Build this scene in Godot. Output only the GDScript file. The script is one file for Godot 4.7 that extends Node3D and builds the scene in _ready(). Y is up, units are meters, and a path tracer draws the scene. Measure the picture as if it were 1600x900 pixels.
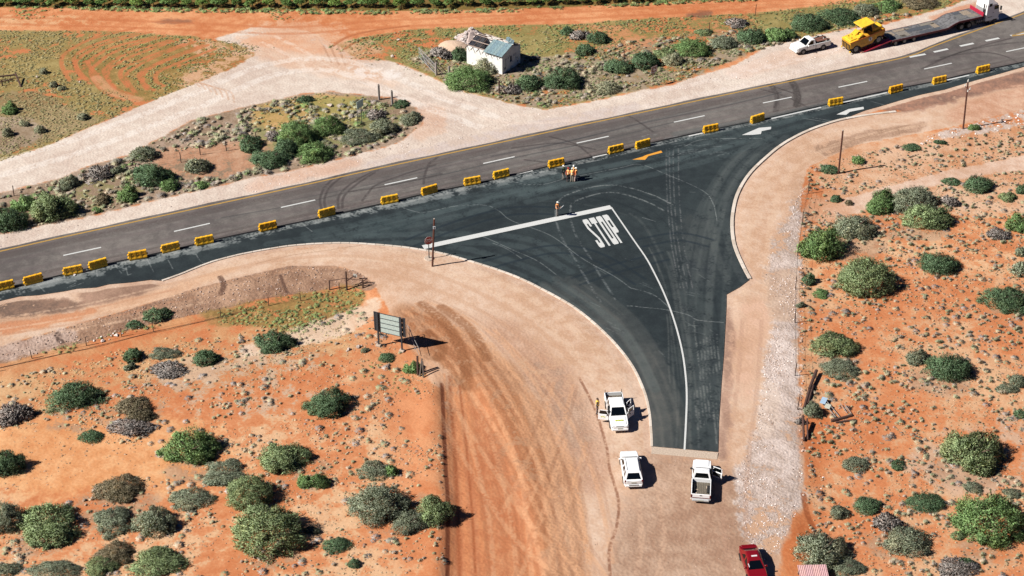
extends Node3D
# Road junction works in red sand country, seen from a drone. x right, y up, z towards the viewer; metres.
# The survey photo is 1600 x 900; gp()/at() turn a traced point of it into a place on the ground.

const FOCAL := 2600.0
const PITCH := 34.0
const HIGH := 101.5
const BACK := 150.48
const KALB := 1.24      # how much brighter a sunlit surface shows than its own colour (sRGB)
const GX0 := -92.0
const GZ0 := -100.0
const GRES := 0.0898
const GW := 2048
const GH := 1736
const HSTEP := 0.4
const HNX := 461
const HNZ := 391

var hg := PackedFloat32Array()
var names := {}
var mats := {}
var rng := RandomNumberGenerator.new()
var soil: Canvas
var NL: PackedByteArray
var NM: PackedByteArray
var NF: PackedByteArray
var NW: PackedByteArray

# ------------------------------------------------------------------ places
func gp(px: float, py: float, y := 0.0) -> Vector3:
	var p := deg_to_rad(PITCH)
	var u := (px - 800.0) / FOCAL
	var v := -(py - 450.0) / FOCAL
	var d := Vector3(u, v * cos(p) - sin(p), -cos(p) - v * sin(p))
	var t := (HIGH - y) / -d.y
	return Vector3(d.x * t, y, BACK + d.z * t)

func hh(x: float, z: float) -> float:
	if hg.is_empty():
		return 0.0
	var fx := clampf((x - GX0) / HSTEP, 0, HNX - 1.01)
	var fz := clampf((z - GZ0) / HSTEP, 0, HNZ - 1.01)
	var i := int(fx)
	var j := int(fz)
	fx -= i
	fz -= j
	var k := j * HNX + i
	return lerpf(lerpf(hg[k], hg[k + 1], fx), lerpf(hg[k + HNX], hg[k + HNX + 1], fx), fz)

func at(px: float, py: float) -> Vector3:
	var q := gp(px, py)
	for k in 5:
		q = gp(px, py, hh(q.x, q.z))
	return q

func sc(py: float) -> float:      # photo pixels per metre at that height of the picture
	var p := deg_to_rad(PITCH)
	return (FOCAL * sin(p) + (py - 450.0) * cos(p)) / HIGH

func th(py: float) -> float:      # how steeply the view comes down there
	return deg_to_rad(PITCH) + atan((py - 450.0) / FOCAL)

func P(s: String) -> PackedVector2Array:
	var o := PackedVector2Array()
	for w in s.split(" ", false):
		var c := w.split(",")
		o.append(Vector2(float(c[0]), float(c[1])))
	return o

func W(s: String) -> PackedVector2Array:   # traced outline -> ground plan (x, z)
	var o := PackedVector2Array()
	for q in P(s):
		var g := gp(q.x, q.y)
		o.append(Vector2(g.x, g.z))
	return o

func smooth_line(a: PackedVector2Array, step := 0.5) -> PackedVector2Array:
	if a.size() < 3:
		return a
	var o := PackedVector2Array()
	for i in a.size() - 1:
		var p0: Vector2 = a[maxi(i - 1, 0)]
		var p1: Vector2 = a[i]
		var p2: Vector2 = a[i + 1]
		var p3: Vector2 = a[mini(i + 2, a.size() - 1)]
		var n := maxi(1, int(p1.distance_to(p2) / step))
		for k in n:
			o.append(p1.cubic_interpolate(p2, p0, p3, float(k) / n))
	o.append(a[a.size() - 1])
	return o

func along(a: PackedVector2Array, step: float) -> PackedVector2Array:   # evenly spaced points
	var o := PackedVector2Array()
	var left := 0.0
	for i in a.size() - 1:
		var l := a[i].distance_to(a[i + 1])
		while left <= l:
			o.append(a[i].lerp(a[i + 1], left / maxf(l, 1e-5)))
			left += step
		left -= l
	return o

# ------------------------------------------------------------------ objects
func numbered(n: String) -> String:
	names[n] = names.get(n, -1) + 1
	return n if names[n] == 0 else "%s_%03d" % [n, names[n]]

func tag(o: Node, label := "", category := "", group := "", kind := "") -> Node:
	if label: o.set_meta("label", label)
	if category: o.set_meta("category", category)
	if group: o.set_meta("group", group)
	if kind: o.set_meta("kind", kind)
	return o

func thing(called: String, label: String, category: String, pos := Vector3.ZERO, yaw := 0.0, group := "") -> Node3D:
	var o := Node3D.new()
	o.name = numbered(called)
	add_child(o)
	o.position = pos
	o.rotation.y = yaw
	tag(o, label, category, group)
	return o

func put(called: String, mesh: Mesh, m: Material, parent: Node, pos := Vector3.ZERO) -> MeshInstance3D:
	var o := MeshInstance3D.new()
	o.name = called if parent != self else numbered(called)
	o.mesh = mesh
	o.material_override = m
	o.position = pos
	parent.add_child(o, true)
	return o

func structure(called: String, mesh: Mesh, m: Material) -> MeshInstance3D:
	var o := put(called, mesh, m, self)
	o.set_meta("kind", "structure")
	return o

func yaw_of(a: Vector3, b: Vector3) -> float:   # turn that makes +z run from a to b
	return atan2(b.x - a.x, b.z - a.z)

# ------------------------------------------------------------------ mesh builder (flat faces, outward)
class B:
	var v := PackedVector3Array()
	var n := PackedVector3Array()
	var c := PackedColorArray()
	var col := Color.WHITE

	func tri(a: Vector3, b: Vector3, d: Vector3) -> void:
		var nn := (b - a).cross(d - a)
		if nn.length_squared() < 1e-16:
			return
		nn = nn.normalized()
		v.append(a); v.append(d); v.append(b)
		for k in 3:
			n.append(nn)
			c.append(col)

	func tri_out(a: Vector3, b: Vector3, d: Vector3, inside: Vector3) -> void:
		if (b - a).cross(d - a).dot((a + b + d) / 3.0 - inside) < 0.0:
			tri(a, d, b)
		else:
			tri(a, b, d)

	func quad(a: Vector3, b: Vector3, d: Vector3, e: Vector3) -> void:
		tri(a, b, d)
		tri(a, d, e)

	func quad_out(a: Vector3, b: Vector3, d: Vector3, e: Vector3, inside: Vector3) -> void:
		tri_out(a, b, d, inside)
		tri_out(a, d, e, inside)

	func box(o: Vector3, s: Vector3, basis := Basis.IDENTITY, bev := 0.0) -> void:
		var h := s * 0.5
		if bev <= 0.0:
			var p := []
			for k in 8:
				p.append(o + basis * Vector3(h.x * (1 if k & 1 else -1), h.y * (1 if k & 2 else -1), h.z * (1 if k & 4 else -1)))
			for f in [[0, 1, 3, 2], [4, 5, 7, 6], [0, 1, 5, 4], [2, 3, 7, 6], [0, 2, 6, 4], [1, 3, 7, 5]]:
				quad_out(p[f[0]], p[f[1]], p[f[2]], p[f[3]], o)
			return
		# bevelled on the upper rim and the upright edges
		var rings := []
		for lv in [[-h.y, 0.0], [h.y - bev, 0.0], [h.y, bev]]:
			var x: float = h.x - lv[1]
			var z: float = h.z - lv[1]
			var r := PackedVector3Array()
			for q in [[-x + bev, -z], [x - bev, -z], [x, -z + bev], [x, z - bev], [x - bev, z], [-x + bev, z], [-x, z - bev], [-x, -z + bev]]:
				r.append(o + basis * Vector3(q[0], lv[0], q[1]))
			rings.append(r)
		loft(rings, true)

	func loft(rings: Array, caps := true) -> void:
		var cs := []
		for r in rings:
			var s := Vector3.ZERO
			for q in r:
				s += q
			cs.append(s / r.size())
		for i in rings.size() - 1:
			var mid: Vector3 = (cs[i] + cs[i + 1]) * 0.5
			var k: int = rings[i].size()
			for j in k:
				quad_out(rings[i][j], rings[i][(j + 1) % k], rings[i + 1][(j + 1) % k], rings[i + 1][j], mid)
		if caps:
			for e in [0, rings.size() - 1]:
				var inner: Vector3 = cs[1] if e == 0 else cs[e - 1]
				var k: int = rings[e].size()
				for j in k:
					tri_out(cs[e], rings[e][j], rings[e][(j + 1) % k], inner)

	func tube(a: Vector3, b: Vector3, ra: float, rb: float, seg := 8, caps := true) -> void:
		var d := (b - a).normalized()
		var x := d.cross(Vector3.UP if absf(d.y) < 0.9 else Vector3.RIGHT).normalized()
		var y := d.cross(x)
		var r0 := PackedVector3Array()
		var r1 := PackedVector3Array()
		for k in seg:
			var t := TAU * k / seg
			var q := x * cos(t) + y * sin(t)
			r0.append(a + q * ra)
			r1.append(b + q * rb)
		loft([r0, r1], caps)

	func prism(poly: PackedVector2Array, y0: float, y1: float) -> void:   # plan outline (x, z) raised from y0 to y1
		var ix := Geometry2D.triangulate_polygon(poly)
		for t in range(0, ix.size(), 3):
			var a := poly[ix[t]]
			var b := poly[ix[t + 1]]
			var d := poly[ix[t + 2]]
			var va := Vector3(a.x, y1, a.y)
			var vb := Vector3(b.x, y1, b.y)
			var vd := Vector3(d.x, y1, d.y)
			if (vb - va).cross(vd - va).y < 0:
				tri(va, vd, vb)
			else:
				tri(va, vb, vd)
		if y1 > y0:
			for i in poly.size():
				var a := poly[i]
				var b := poly[(i + 1) % poly.size()]
				var q := [Vector3(a.x, y0, a.y), Vector3(b.x, y0, b.y), Vector3(b.x, y1, b.y), Vector3(a.x, y1, a.y)]
				var side := (b - a).orthogonal().normalized() * 0.01
				var m := (a + b) * 0.5
				var inner := m + side if Geometry2D.is_point_in_polygon(m + side, poly) else m - side
				quad_out(q[0], q[1], q[2], q[3], Vector3(inner.x, (y0 + y1) * 0.5, inner.y))

	func strip(line: PackedVector2Array, w: float, y: float) -> void:     # flat band along a plan line
		for i in line.size() - 1:
			var a := line[i]
			var b := line[i + 1]
			var ta := (line[mini(i + 1, line.size() - 1)] - line[maxi(i - 1, 0)]).normalized().orthogonal() * w * 0.5
			var tb := (line[mini(i + 2, line.size() - 1)] - line[i]).normalized().orthogonal() * w * 0.5
			var p := [Vector3(a.x - ta.x, y, a.y - ta.y), Vector3(a.x + ta.x, y, a.y + ta.y), Vector3(b.x + tb.x, y, b.y + tb.y), Vector3(b.x - tb.x, y, b.y - tb.y)]
			quad_out(p[0], p[1], p[2], p[3], Vector3((a.x + b.x) / 2, y - 1, (a.y + b.y) / 2))

	func mesh(uv_scale := 0.0, off := Vector2.ZERO, inv := Vector2.ONE) -> ArrayMesh:
		var m := ArrayMesh.new()
		if v.is_empty():
			return m
		var a := []
		a.resize(Mesh.ARRAY_MAX)
		a[Mesh.ARRAY_VERTEX] = v
		a[Mesh.ARRAY_NORMAL] = n
		a[Mesh.ARRAY_COLOR] = c
		if uv_scale > 0.0:
			var uv := PackedVector2Array()
			var uv2 := PackedVector2Array()
			for q in v:
				uv.append((Vector2(q.x, q.z) - off) * inv)
				uv2.append(Vector2(q.x, q.z) * uv_scale)
			a[Mesh.ARRAY_TEX_UV] = uv
			a[Mesh.ARRAY_TEX_UV2] = uv2
		m.add_surface_from_arrays(Mesh.PRIMITIVE_TRIANGLES, a)
		return m

# ------------------------------------------------------------------ materials
func shade(r: float, g: float, b: float) -> Color:    # colour as the sunlit photo shows it -> the thing's own colour
	return Color(r / 255.0 / KALB, g / 255.0 / KALB, b / 255.0 / KALB)

func mat(called: String, col := Color.WHITE, rough := 0.8, metal := 0.0) -> StandardMaterial3D:
	if mats.has(called):
		return mats[called]
	var m := StandardMaterial3D.new()
	m.resource_name = called
	m.albedo_color = col
	m.roughness = rough
	m.metallic = metal
	mats[called] = m
	return m

func noise_tex(called: String, freq: float, lo: float, hi: float, seed_: int, size := 256) -> NoiseTexture2D:
	if mats.has(called):
		return mats[called]
	var f := FastNoiseLite.new()
	f.seed = seed_
	f.frequency = freq
	f.fractal_octaves = 4
	var t := NoiseTexture2D.new()
	t.width = size
	t.height = size
	t.seamless = true
	t.noise = f
	var r := Gradient.new()
	r.set_color(0, Color(lo, lo, lo))
	r.set_color(1, Color(hi, hi, hi))
	t.color_ramp = r
	mats[called] = t
	return t

func worn(called: String, col: Color, rough: float, freq := 0.03, lo := 0.6, hi := 1.15, tile := 0.4) -> StandardMaterial3D:   # mottled
	if mats.has(called):
		return mats[called]
	var m := mat(called, col, rough)
	m.albedo_texture = noise_tex("worn_%s_%s_%s" % [freq, lo, hi], freq, lo, hi, 7)
	m.uv1_triplanar = true
	m.uv1_scale = Vector3.ONE * tile
	return m

func tinted(called: String, rough := 0.85, back := 0.0) -> StandardMaterial3D:  # colours come with the mesh or the copies
	if mats.has(called):
		return mats[called]
	var m := mat(called, Color.WHITE, rough)
	m.vertex_color_use_as_albedo = true
	if back > 0.0:
		m.backlight_enabled = true
		m.backlight = Color(back, back, back * 0.6)
	return m

func paint(called: String, col: Color) -> StandardMaterial3D:
	if mats.has(called):
		return mats[called]
	var m := mat(called, col, 0.35)
	m.clearcoat_enabled = true
	m.clearcoat = 0.6
	m.clearcoat_roughness = 0.12
	return m

# ------------------------------------------------------------------ painted ground maps
class Canvas:
	var w: int
	var h: int
	var x0: float
	var z0: float
	var res: float
	var rgb := PackedByteArray()
	var bump := PackedByteArray()
	var NL: PackedByteArray
	var NM: PackedByteArray
	var NF: PackedByteArray
	var NW: PackedByteArray

	func fill(a: Color, b: Color, amp: int) -> void:
		rgb.resize(w * h * 3)
		bump.resize(w * h)
		var r0 := int(a.r8); var g0 := int(a.g8); var b0 := int(a.b8)
		var dr := int(b.r8) - r0; var dg := int(b.g8) - g0; var db := int(b.b8) - b0
		var j := 0
		for i in w * h:
			var t := clampi((NL[i] + NM[i] - 128) + ((NF[i] - 128) >> 1) + ((NW[i] - 128) >> 2), 0, 255)
			rgb[j] = r0 + ((dr * t) >> 8)
			rgb[j + 1] = g0 + ((dg * t) >> 8)
			rgb[j + 2] = b0 + ((db * t) >> 8)
			j += 3
			bump[i] = 128 + (((NF[i] - 128) * amp) >> 6)

	static func raster(poly: PackedVector2Array, ax: float, az: float, r: float, mw: int, mh: int) -> PackedByteArray:
		var o := PackedByteArray()
		o.resize(mw * mh)
		for y in mh:
			var zz := az + (y + 0.5) * r
			var xs := PackedFloat32Array()
			for i in poly.size():
				var p := poly[i]
				var q := poly[(i + 1) % poly.size()]
				if (p.y <= zz) != (q.y <= zz):
					xs.append(p.x + (zz - p.y) / (q.y - p.y) * (q.x - p.x))
			xs.sort()
			for k in range(0, xs.size() - 1, 2):
				var a := clampi(int(ceil((xs[k] - ax) / r - 0.5)), 0, mw)
				var b := clampi(int(ceil((xs[k + 1] - ax) / r - 0.5)), 0, mw)
				for x in range(a, b):
					o[y * mw + x] = 255
		return o

	static func blur(m: PackedByteArray, mw: int, mh: int, f: float) -> PackedByteArray:   # f: pixels
		if f < 1.5:
			return m
		var im := Image.create_from_data(mw, mh, false, Image.FORMAT_L8, m)
		im.resize(maxi(2, int(mw / f)), maxi(2, int(mh / f)), Image.INTERPOLATE_LANCZOS)
		im.resize(mw, mh, Image.INTERPOLATE_CUBIC)
		return im.get_data()

	# soft: width of the edge in metres; ragged: 0..1, how much noise eats the edge; alpha; patch > 0 leaves only noisy patches
	func area(poly: PackedVector2Array, ca: Color, cb: Color, soft := 1.0, ragged := 0.5, alpha := 1.0, patch := 0.0, amp := 30) -> void:
		var lo := Vector2(1e9, 1e9)
		var hi := -lo
		for p in poly:
			lo = lo.min(p)
			hi = hi.max(p)
		var ix0 := clampi(int((lo.x - x0 - soft) / res), 0, w - 2)
		var iy0 := clampi(int((lo.y - z0 - soft) / res), 0, h - 2)
		var ix1 := clampi(int((hi.x - x0 + soft) / res), ix0 + 2, w)
		var iy1 := clampi(int((hi.y - z0 + soft) / res), iy0 + 2, h)
		var mw := ix1 - ix0
		var mh := iy1 - iy0
		var m := blur(raster(poly, x0 + ix0 * res, z0 + iy0 * res, res, mw, mh), mw, mh, soft / res)
		var r0 := int(ca.r8); var g0 := int(ca.g8); var b0 := int(ca.b8)
		var dr := int(cb.r8) - r0; var dg := int(cb.g8) - g0; var db := int(cb.b8) - b0
		var rag := int(ragged * 256.0)
		var al := int(alpha * 256.0)
		var pt := int(patch * 255.0)
		for y in mh:
			var i := (iy0 + y) * w + ix0
			var k := y * mw
			for x in mw:
				var mm := m[k]
				k += 1
				if mm > 4:
					var nm := NM[i] - 128
					var nf := NF[i] - 128
					var a := clampi((mm - 128) * 3 + (((nm * 2 + nf) * rag) >> 8) + 128, 0, 255)
					if mm > 250:
						a = 255
					if pt > 0:
						a = (a * clampi((NL[i] + nm + (nf >> 1) - pt) * 6 + 128, 0, 255)) >> 8
					a = (a * al) >> 8
					if a > 2:
						var t := clampi(NL[i] + nm + (nf >> 1) + ((NW[i] - 128) >> 2), 0, 255)
						var j := i * 3
						rgb[j] += ((r0 + ((dr * t) >> 8) - rgb[j]) * a) >> 8
						rgb[j + 1] += ((g0 + ((dg * t) >> 8) - rgb[j + 1]) * a) >> 8
						rgb[j + 2] += ((b0 + ((db * t) >> 8) - rgb[j + 2]) * a) >> 8
						bump[i] += ((128 + ((nf * amp) >> 6) - bump[i]) * a) >> 8
				i += 1

	func line(pts: PackedVector2Array, width: float, col: Color, alpha := 1.0, breakup := 0.0, dh := 0, soft := 0.5) -> void:
		var lo := Vector2(1e9, 1e9)
		var hi := -lo
		for p in pts:
			lo = lo.min(p)
			hi = hi.max(p)
		var hw := maxf(width * 0.5, res * 0.75)
		var ix0 := clampi(int((lo.x - x0 - hw) / res) - 1, 0, w - 2)
		var iy0 := clampi(int((lo.y - z0 - hw) / res) - 1, 0, h - 2)
		var ix1 := clampi(int((hi.x - x0 + hw) / res) + 2, ix0 + 2, w)
		var iy1 := clampi(int((hi.y - z0 + hw) / res) + 2, iy0 + 2, h)
		var mw := ix1 - ix0
		var cov := PackedByteArray()
		cov.resize(mw * (iy1 - iy0))
		var edge := maxf(hw * soft, res * 0.8)
		var rmin := PackedInt32Array()
		var rmax := PackedInt32Array()
		rmin.resize(iy1 - iy0)
		rmax.resize(iy1 - iy0)
		rmin.fill(ix1)
		rmax.fill(ix0)
		for s in pts.size() - 1:
			var a := pts[s]
			var d := pts[s + 1] - a
			var l2 := maxf(d.length_squared(), 1e-6)
			var b := pts[s + 1]
			var px0 := clampi(int((minf(a.x, b.x) - hw - x0) / res), ix0, ix1 - 1)
			var px1 := clampi(int((maxf(a.x, b.x) + hw - x0) / res) + 1, ix0, ix1 - 1)
			var py0 := clampi(int((minf(a.y, b.y) - hw - z0) / res), iy0, iy1 - 1)
			var py1 := clampi(int((maxf(a.y, b.y) + hw - z0) / res) + 1, iy0, iy1 - 1)
			for y in range(py0, py1 + 1):
				rmin[y - iy0] = mini(rmin[y - iy0], px0)
				rmax[y - iy0] = maxi(rmax[y - iy0], px1 + 1)
				for x in range(px0, px1 + 1):
					var q := Vector2(x0 + (x + 0.5) * res, z0 + (y + 0.5) * res) - a
					var dist := (q - d * clampf(q.dot(d) / l2, 0.0, 1.0)).length()
					var vv := int(smoothstep(0.0, 1.0, (hw - dist) / edge) * 255.0)
					var k := (y - iy0) * mw + x - ix0
					if vv > cov[k]:
						cov[k] = vv
		var cr := int(col.r8); var cg := int(col.g8); var cb := int(col.b8)
		var al := int(alpha * 256)
		var br := int(breakup * 255)
		for y in range(iy0, iy1):
			var k := (y - iy0) * mw + rmin[y - iy0] - ix0
			for x in range(rmin[y - iy0], mini(rmax[y - iy0], ix1)):
				var a := cov[k]
				k += 1
				if a > 3:
					var i := y * w + x
					if br > 0:
						a = (a * clampi((NM[i] + ((NF[i] - 128)) - br) * 2 + 128, 0, 255)) >> 8
					a = (a * al) >> 8
					var j := i * 3
					rgb[j] += ((cr - rgb[j]) * a) >> 8
					rgb[j + 1] += ((cg - rgb[j + 1]) * a) >> 8
					rgb[j + 2] += ((cb - rgb[j + 2]) * a) >> 8
					bump[i] = clampi(bump[i] + ((dh * a) >> 8), 0, 255)

	func material(called: String, rough: float, bump_cm: float, grain: Texture2D) -> StandardMaterial3D:
		var m := StandardMaterial3D.new()
		m.resource_name = called
		m.albedo_texture = ImageTexture.create_from_image(Image.create_from_data(w, h, false, Image.FORMAT_RGB8, rgb))
		m.roughness = rough
		m.metallic_specular = 0.25
		if bump_cm > 0.0:
			m.heightmap_enabled = true
			m.heightmap_scale = bump_cm
			m.heightmap_texture = ImageTexture.create_from_image(Image.create_from_data(w, h, false, Image.FORMAT_L8, bump))
		m.detail_enabled = true
		m.detail_blend_mode = BaseMaterial3D.BLEND_MODE_MUL
		m.detail_uv_layer = BaseMaterial3D.DETAIL_UV_2
		m.detail_albedo = grain
		return m

func canvas(rows: int, z0: float) -> Canvas:
	var c := Canvas.new()
	c.w = GW
	c.h = rows
	c.x0 = GX0
	c.z0 = z0
	c.res = GRES
	c.NL = NL
	c.NM = NM
	c.NF = NF
	c.NW = NW
	return c

func noise_bytes(freq: float, seed_: int, oct := 3, kind := FastNoiseLite.TYPE_SIMPLEX_SMOOTH) -> PackedByteArray:
	var f := FastNoiseLite.new()
	f.seed = seed_
	f.noise_type = kind
	f.frequency = freq
	f.fractal_octaves = oct
	return f.get_image(GW, GH).get_data()

# ------------------------------------------------------------------ traced outlines (points of the 1600 x 900 photo)
const SEAM := "-60,466 0,452 75,435 175,411 250,395 335,375 400,361 498,341 595,319 658,304.5 725,290.5 800,274.5 857,260 950,240 1020,223 1097,206 1170,191 1200,184.5 1295,162.5 1390,141 1460,127.5 1525,112.5 1600,97 1700,75"
const YELLOW := "-60,406 0,393 100,370.5 200,349 300,327.5 400,306 500,284 580,266 680,244.5 800,219 900,197.5 1000,176.5 1100,155.5 1200,134.5 1300,114 1417,89 1455,74 1495,59 1542,42 1600,21 1700,-20"
const KERB_L := "253,438.5 280,429 325,411 360,401 400,392.5 462,383 537,379.5 612,384 655,389.5 692,396 745,411 800,429.5 844,450 900,482 950,525 985,567 1005,607 1014,640 1017.5,675 1018.5,700"
const KERB_R := "1400,174.5 1362,179 1325,185 1300,191 1262,204.5 1225,224 1197,246 1170,273 1152,304 1144.5,337 1144.5,365 1149,388 1161,416 1172,436.5"
const DASHES := "99,399.5 158,386.8|272,362 328,349.3|439,324.5 492.5,312.8|601,289 652,278|755,255.8 804,245|901,224 951,213.2|1053,191.2 1101,181|1192,161.3 1237,152|1310,136.6 1355,127.4|1444,108.2 1487,99|1572,81 1615,72"
const LANE_DASHES := "1421,89.5 1446,84.8|1459,81.6 1481,76.8|1500,72.4 1521,68|1540,64.2 1561,59.8|1579,56 1601,51.5"
const SIDE_DASHES := "806,272.5 832,266.6|926,246 948,241|1076,212.8 1098,208|1205,185.5 1283,167.8|1317,160.2 1386,144.8|1480,125.2 1514,117.6"

func _ready() -> void:
	var t0 := Time.get_ticks_msec()
	rng.seed = 11
	view_and_light()
	ground()
	print("ground ", Time.get_ticks_msec() - t0)
	roads()
	kerbs()
	print("roads ", Time.get_ticks_msec() - t0)
	house()
	fences()
	poles_and_signs()
	print("built ", Time.get_ticks_msec() - t0)
	barriers()
	vehicles()
	print("vehicles ", Time.get_ticks_msec() - t0)
	people()
	print("people ", Time.get_ticks_msec() - t0)
	bushes()
	print("bushes ", Time.get_ticks_msec() - t0)
	cover()
	clutter()
	print("all ", Time.get_ticks_msec() - t0)

func view_and_light() -> void:
	var cam := Camera3D.new()
	cam.name = "camera"
	add_child(cam)
	cam.position = Vector3(0, HIGH, BACK)
	cam.rotation_degrees = Vector3(-PITCH, 0, 0)
	cam.fov = rad_to_deg(2.0 * atan(450.0 / FOCAL))
	cam.near = 1.0
	cam.far = 4000.0
	cam.current = true
	var sun := DirectionalLight3D.new()
	sun.name = "sun"
	add_child(sun)
	var el := deg_to_rad(42.5)
	var d := Vector3(cos(el) * cos(deg_to_rad(20.0)), -sin(el), -cos(el) * sin(deg_to_rad(20.0)))
	sun.look_at_from_position(Vector3.ZERO, d)
	sun.light_energy = 1.5
	sun.light_color = Color(1.0, 0.985, 0.955)
	sun.light_angular_distance = 0.5
	sun.shadow_enabled = true
	var sky := ProceduralSkyMaterial.new()
	sky.sky_top_color = Color(0.20, 0.36, 0.68)
	sky.sky_horizon_color = Color(0.55, 0.68, 0.84)
	sky.sky_curve = 0.18
	sky.ground_bottom_color = Color(0.42, 0.30, 0.22)
	sky.ground_horizon_color = Color(0.55, 0.52, 0.50)
	sky.sky_energy_multiplier = 0.44
	sky.ground_energy_multiplier = 0.44
	var env := Environment.new()
	env.background_mode = Environment.BG_SKY
	env.sky = Sky.new()
	env.sky.sky_material = sky
	env.tonemap_mode = Environment.TONE_MAPPER_LINEAR
	env.tonemap_exposure = 2.1
	env.sdfgi_enabled = true
	env.ssao_enabled = true
	env.ssil_enabled = true
	var we := WorldEnvironment.new()
	we.name = "air"
	we.environment = env
	add_child(we)

# ------------------------------------------------------------------ ground
func road_outline() -> PackedVector2Array:     # old road: pavement edge beyond the yellow line to the joint
	var a := smooth_line(W(YELLOW), 2.0)
	var o := PackedVector2Array()
	for i in a.size():
		var t := (a[mini(i + 1, a.size() - 1)] - a[maxi(i - 1, 0)]).normalized()
		var q := Vector2(t.y, -t.x) * 0.55
		if q.y > 0:
			q = -q
		var ragged := 0.12 * sin(i * 1.7) + 0.10 * sin(i * 0.61 + 1.0)
		o.append(a[i] + q * (1.0 + ragged))
	var s := smooth_line(W(SEAM), 2.0)
	s.reverse()
	o.append_array(s)
	return o

func junction_outline() -> PackedVector2Array:
	var o := smooth_line(W(SEAM), 2.0)
	o.append_array(W("1700,84 1640,97 1600,104 1562,115 1525,125 1475,140 1437,148 1405,157 1375,166 1350,173"))
	o.append_array(smooth_line(W("1325,183 1300,189 1262,202.5 1225,222.5 1196,245 1169,272.5 1151,304 1143.5,337 1143.5,365 1148,388 1160,417 1171,437"), 1.0))
	o.append_array(W("1155,449 1135,460 1135,476 1131,550 1127,600 1123,660 1122,706 1019,697"))
	var k := smooth_line(W(KERB_L), 1.0)
	k.reverse()
	o.append_array(k)
	o.append_array(W("235,437 205,441 170,444 150,449 120,451 100,455 60,461 30,463 0,470 -60,480"))
	return o

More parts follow.
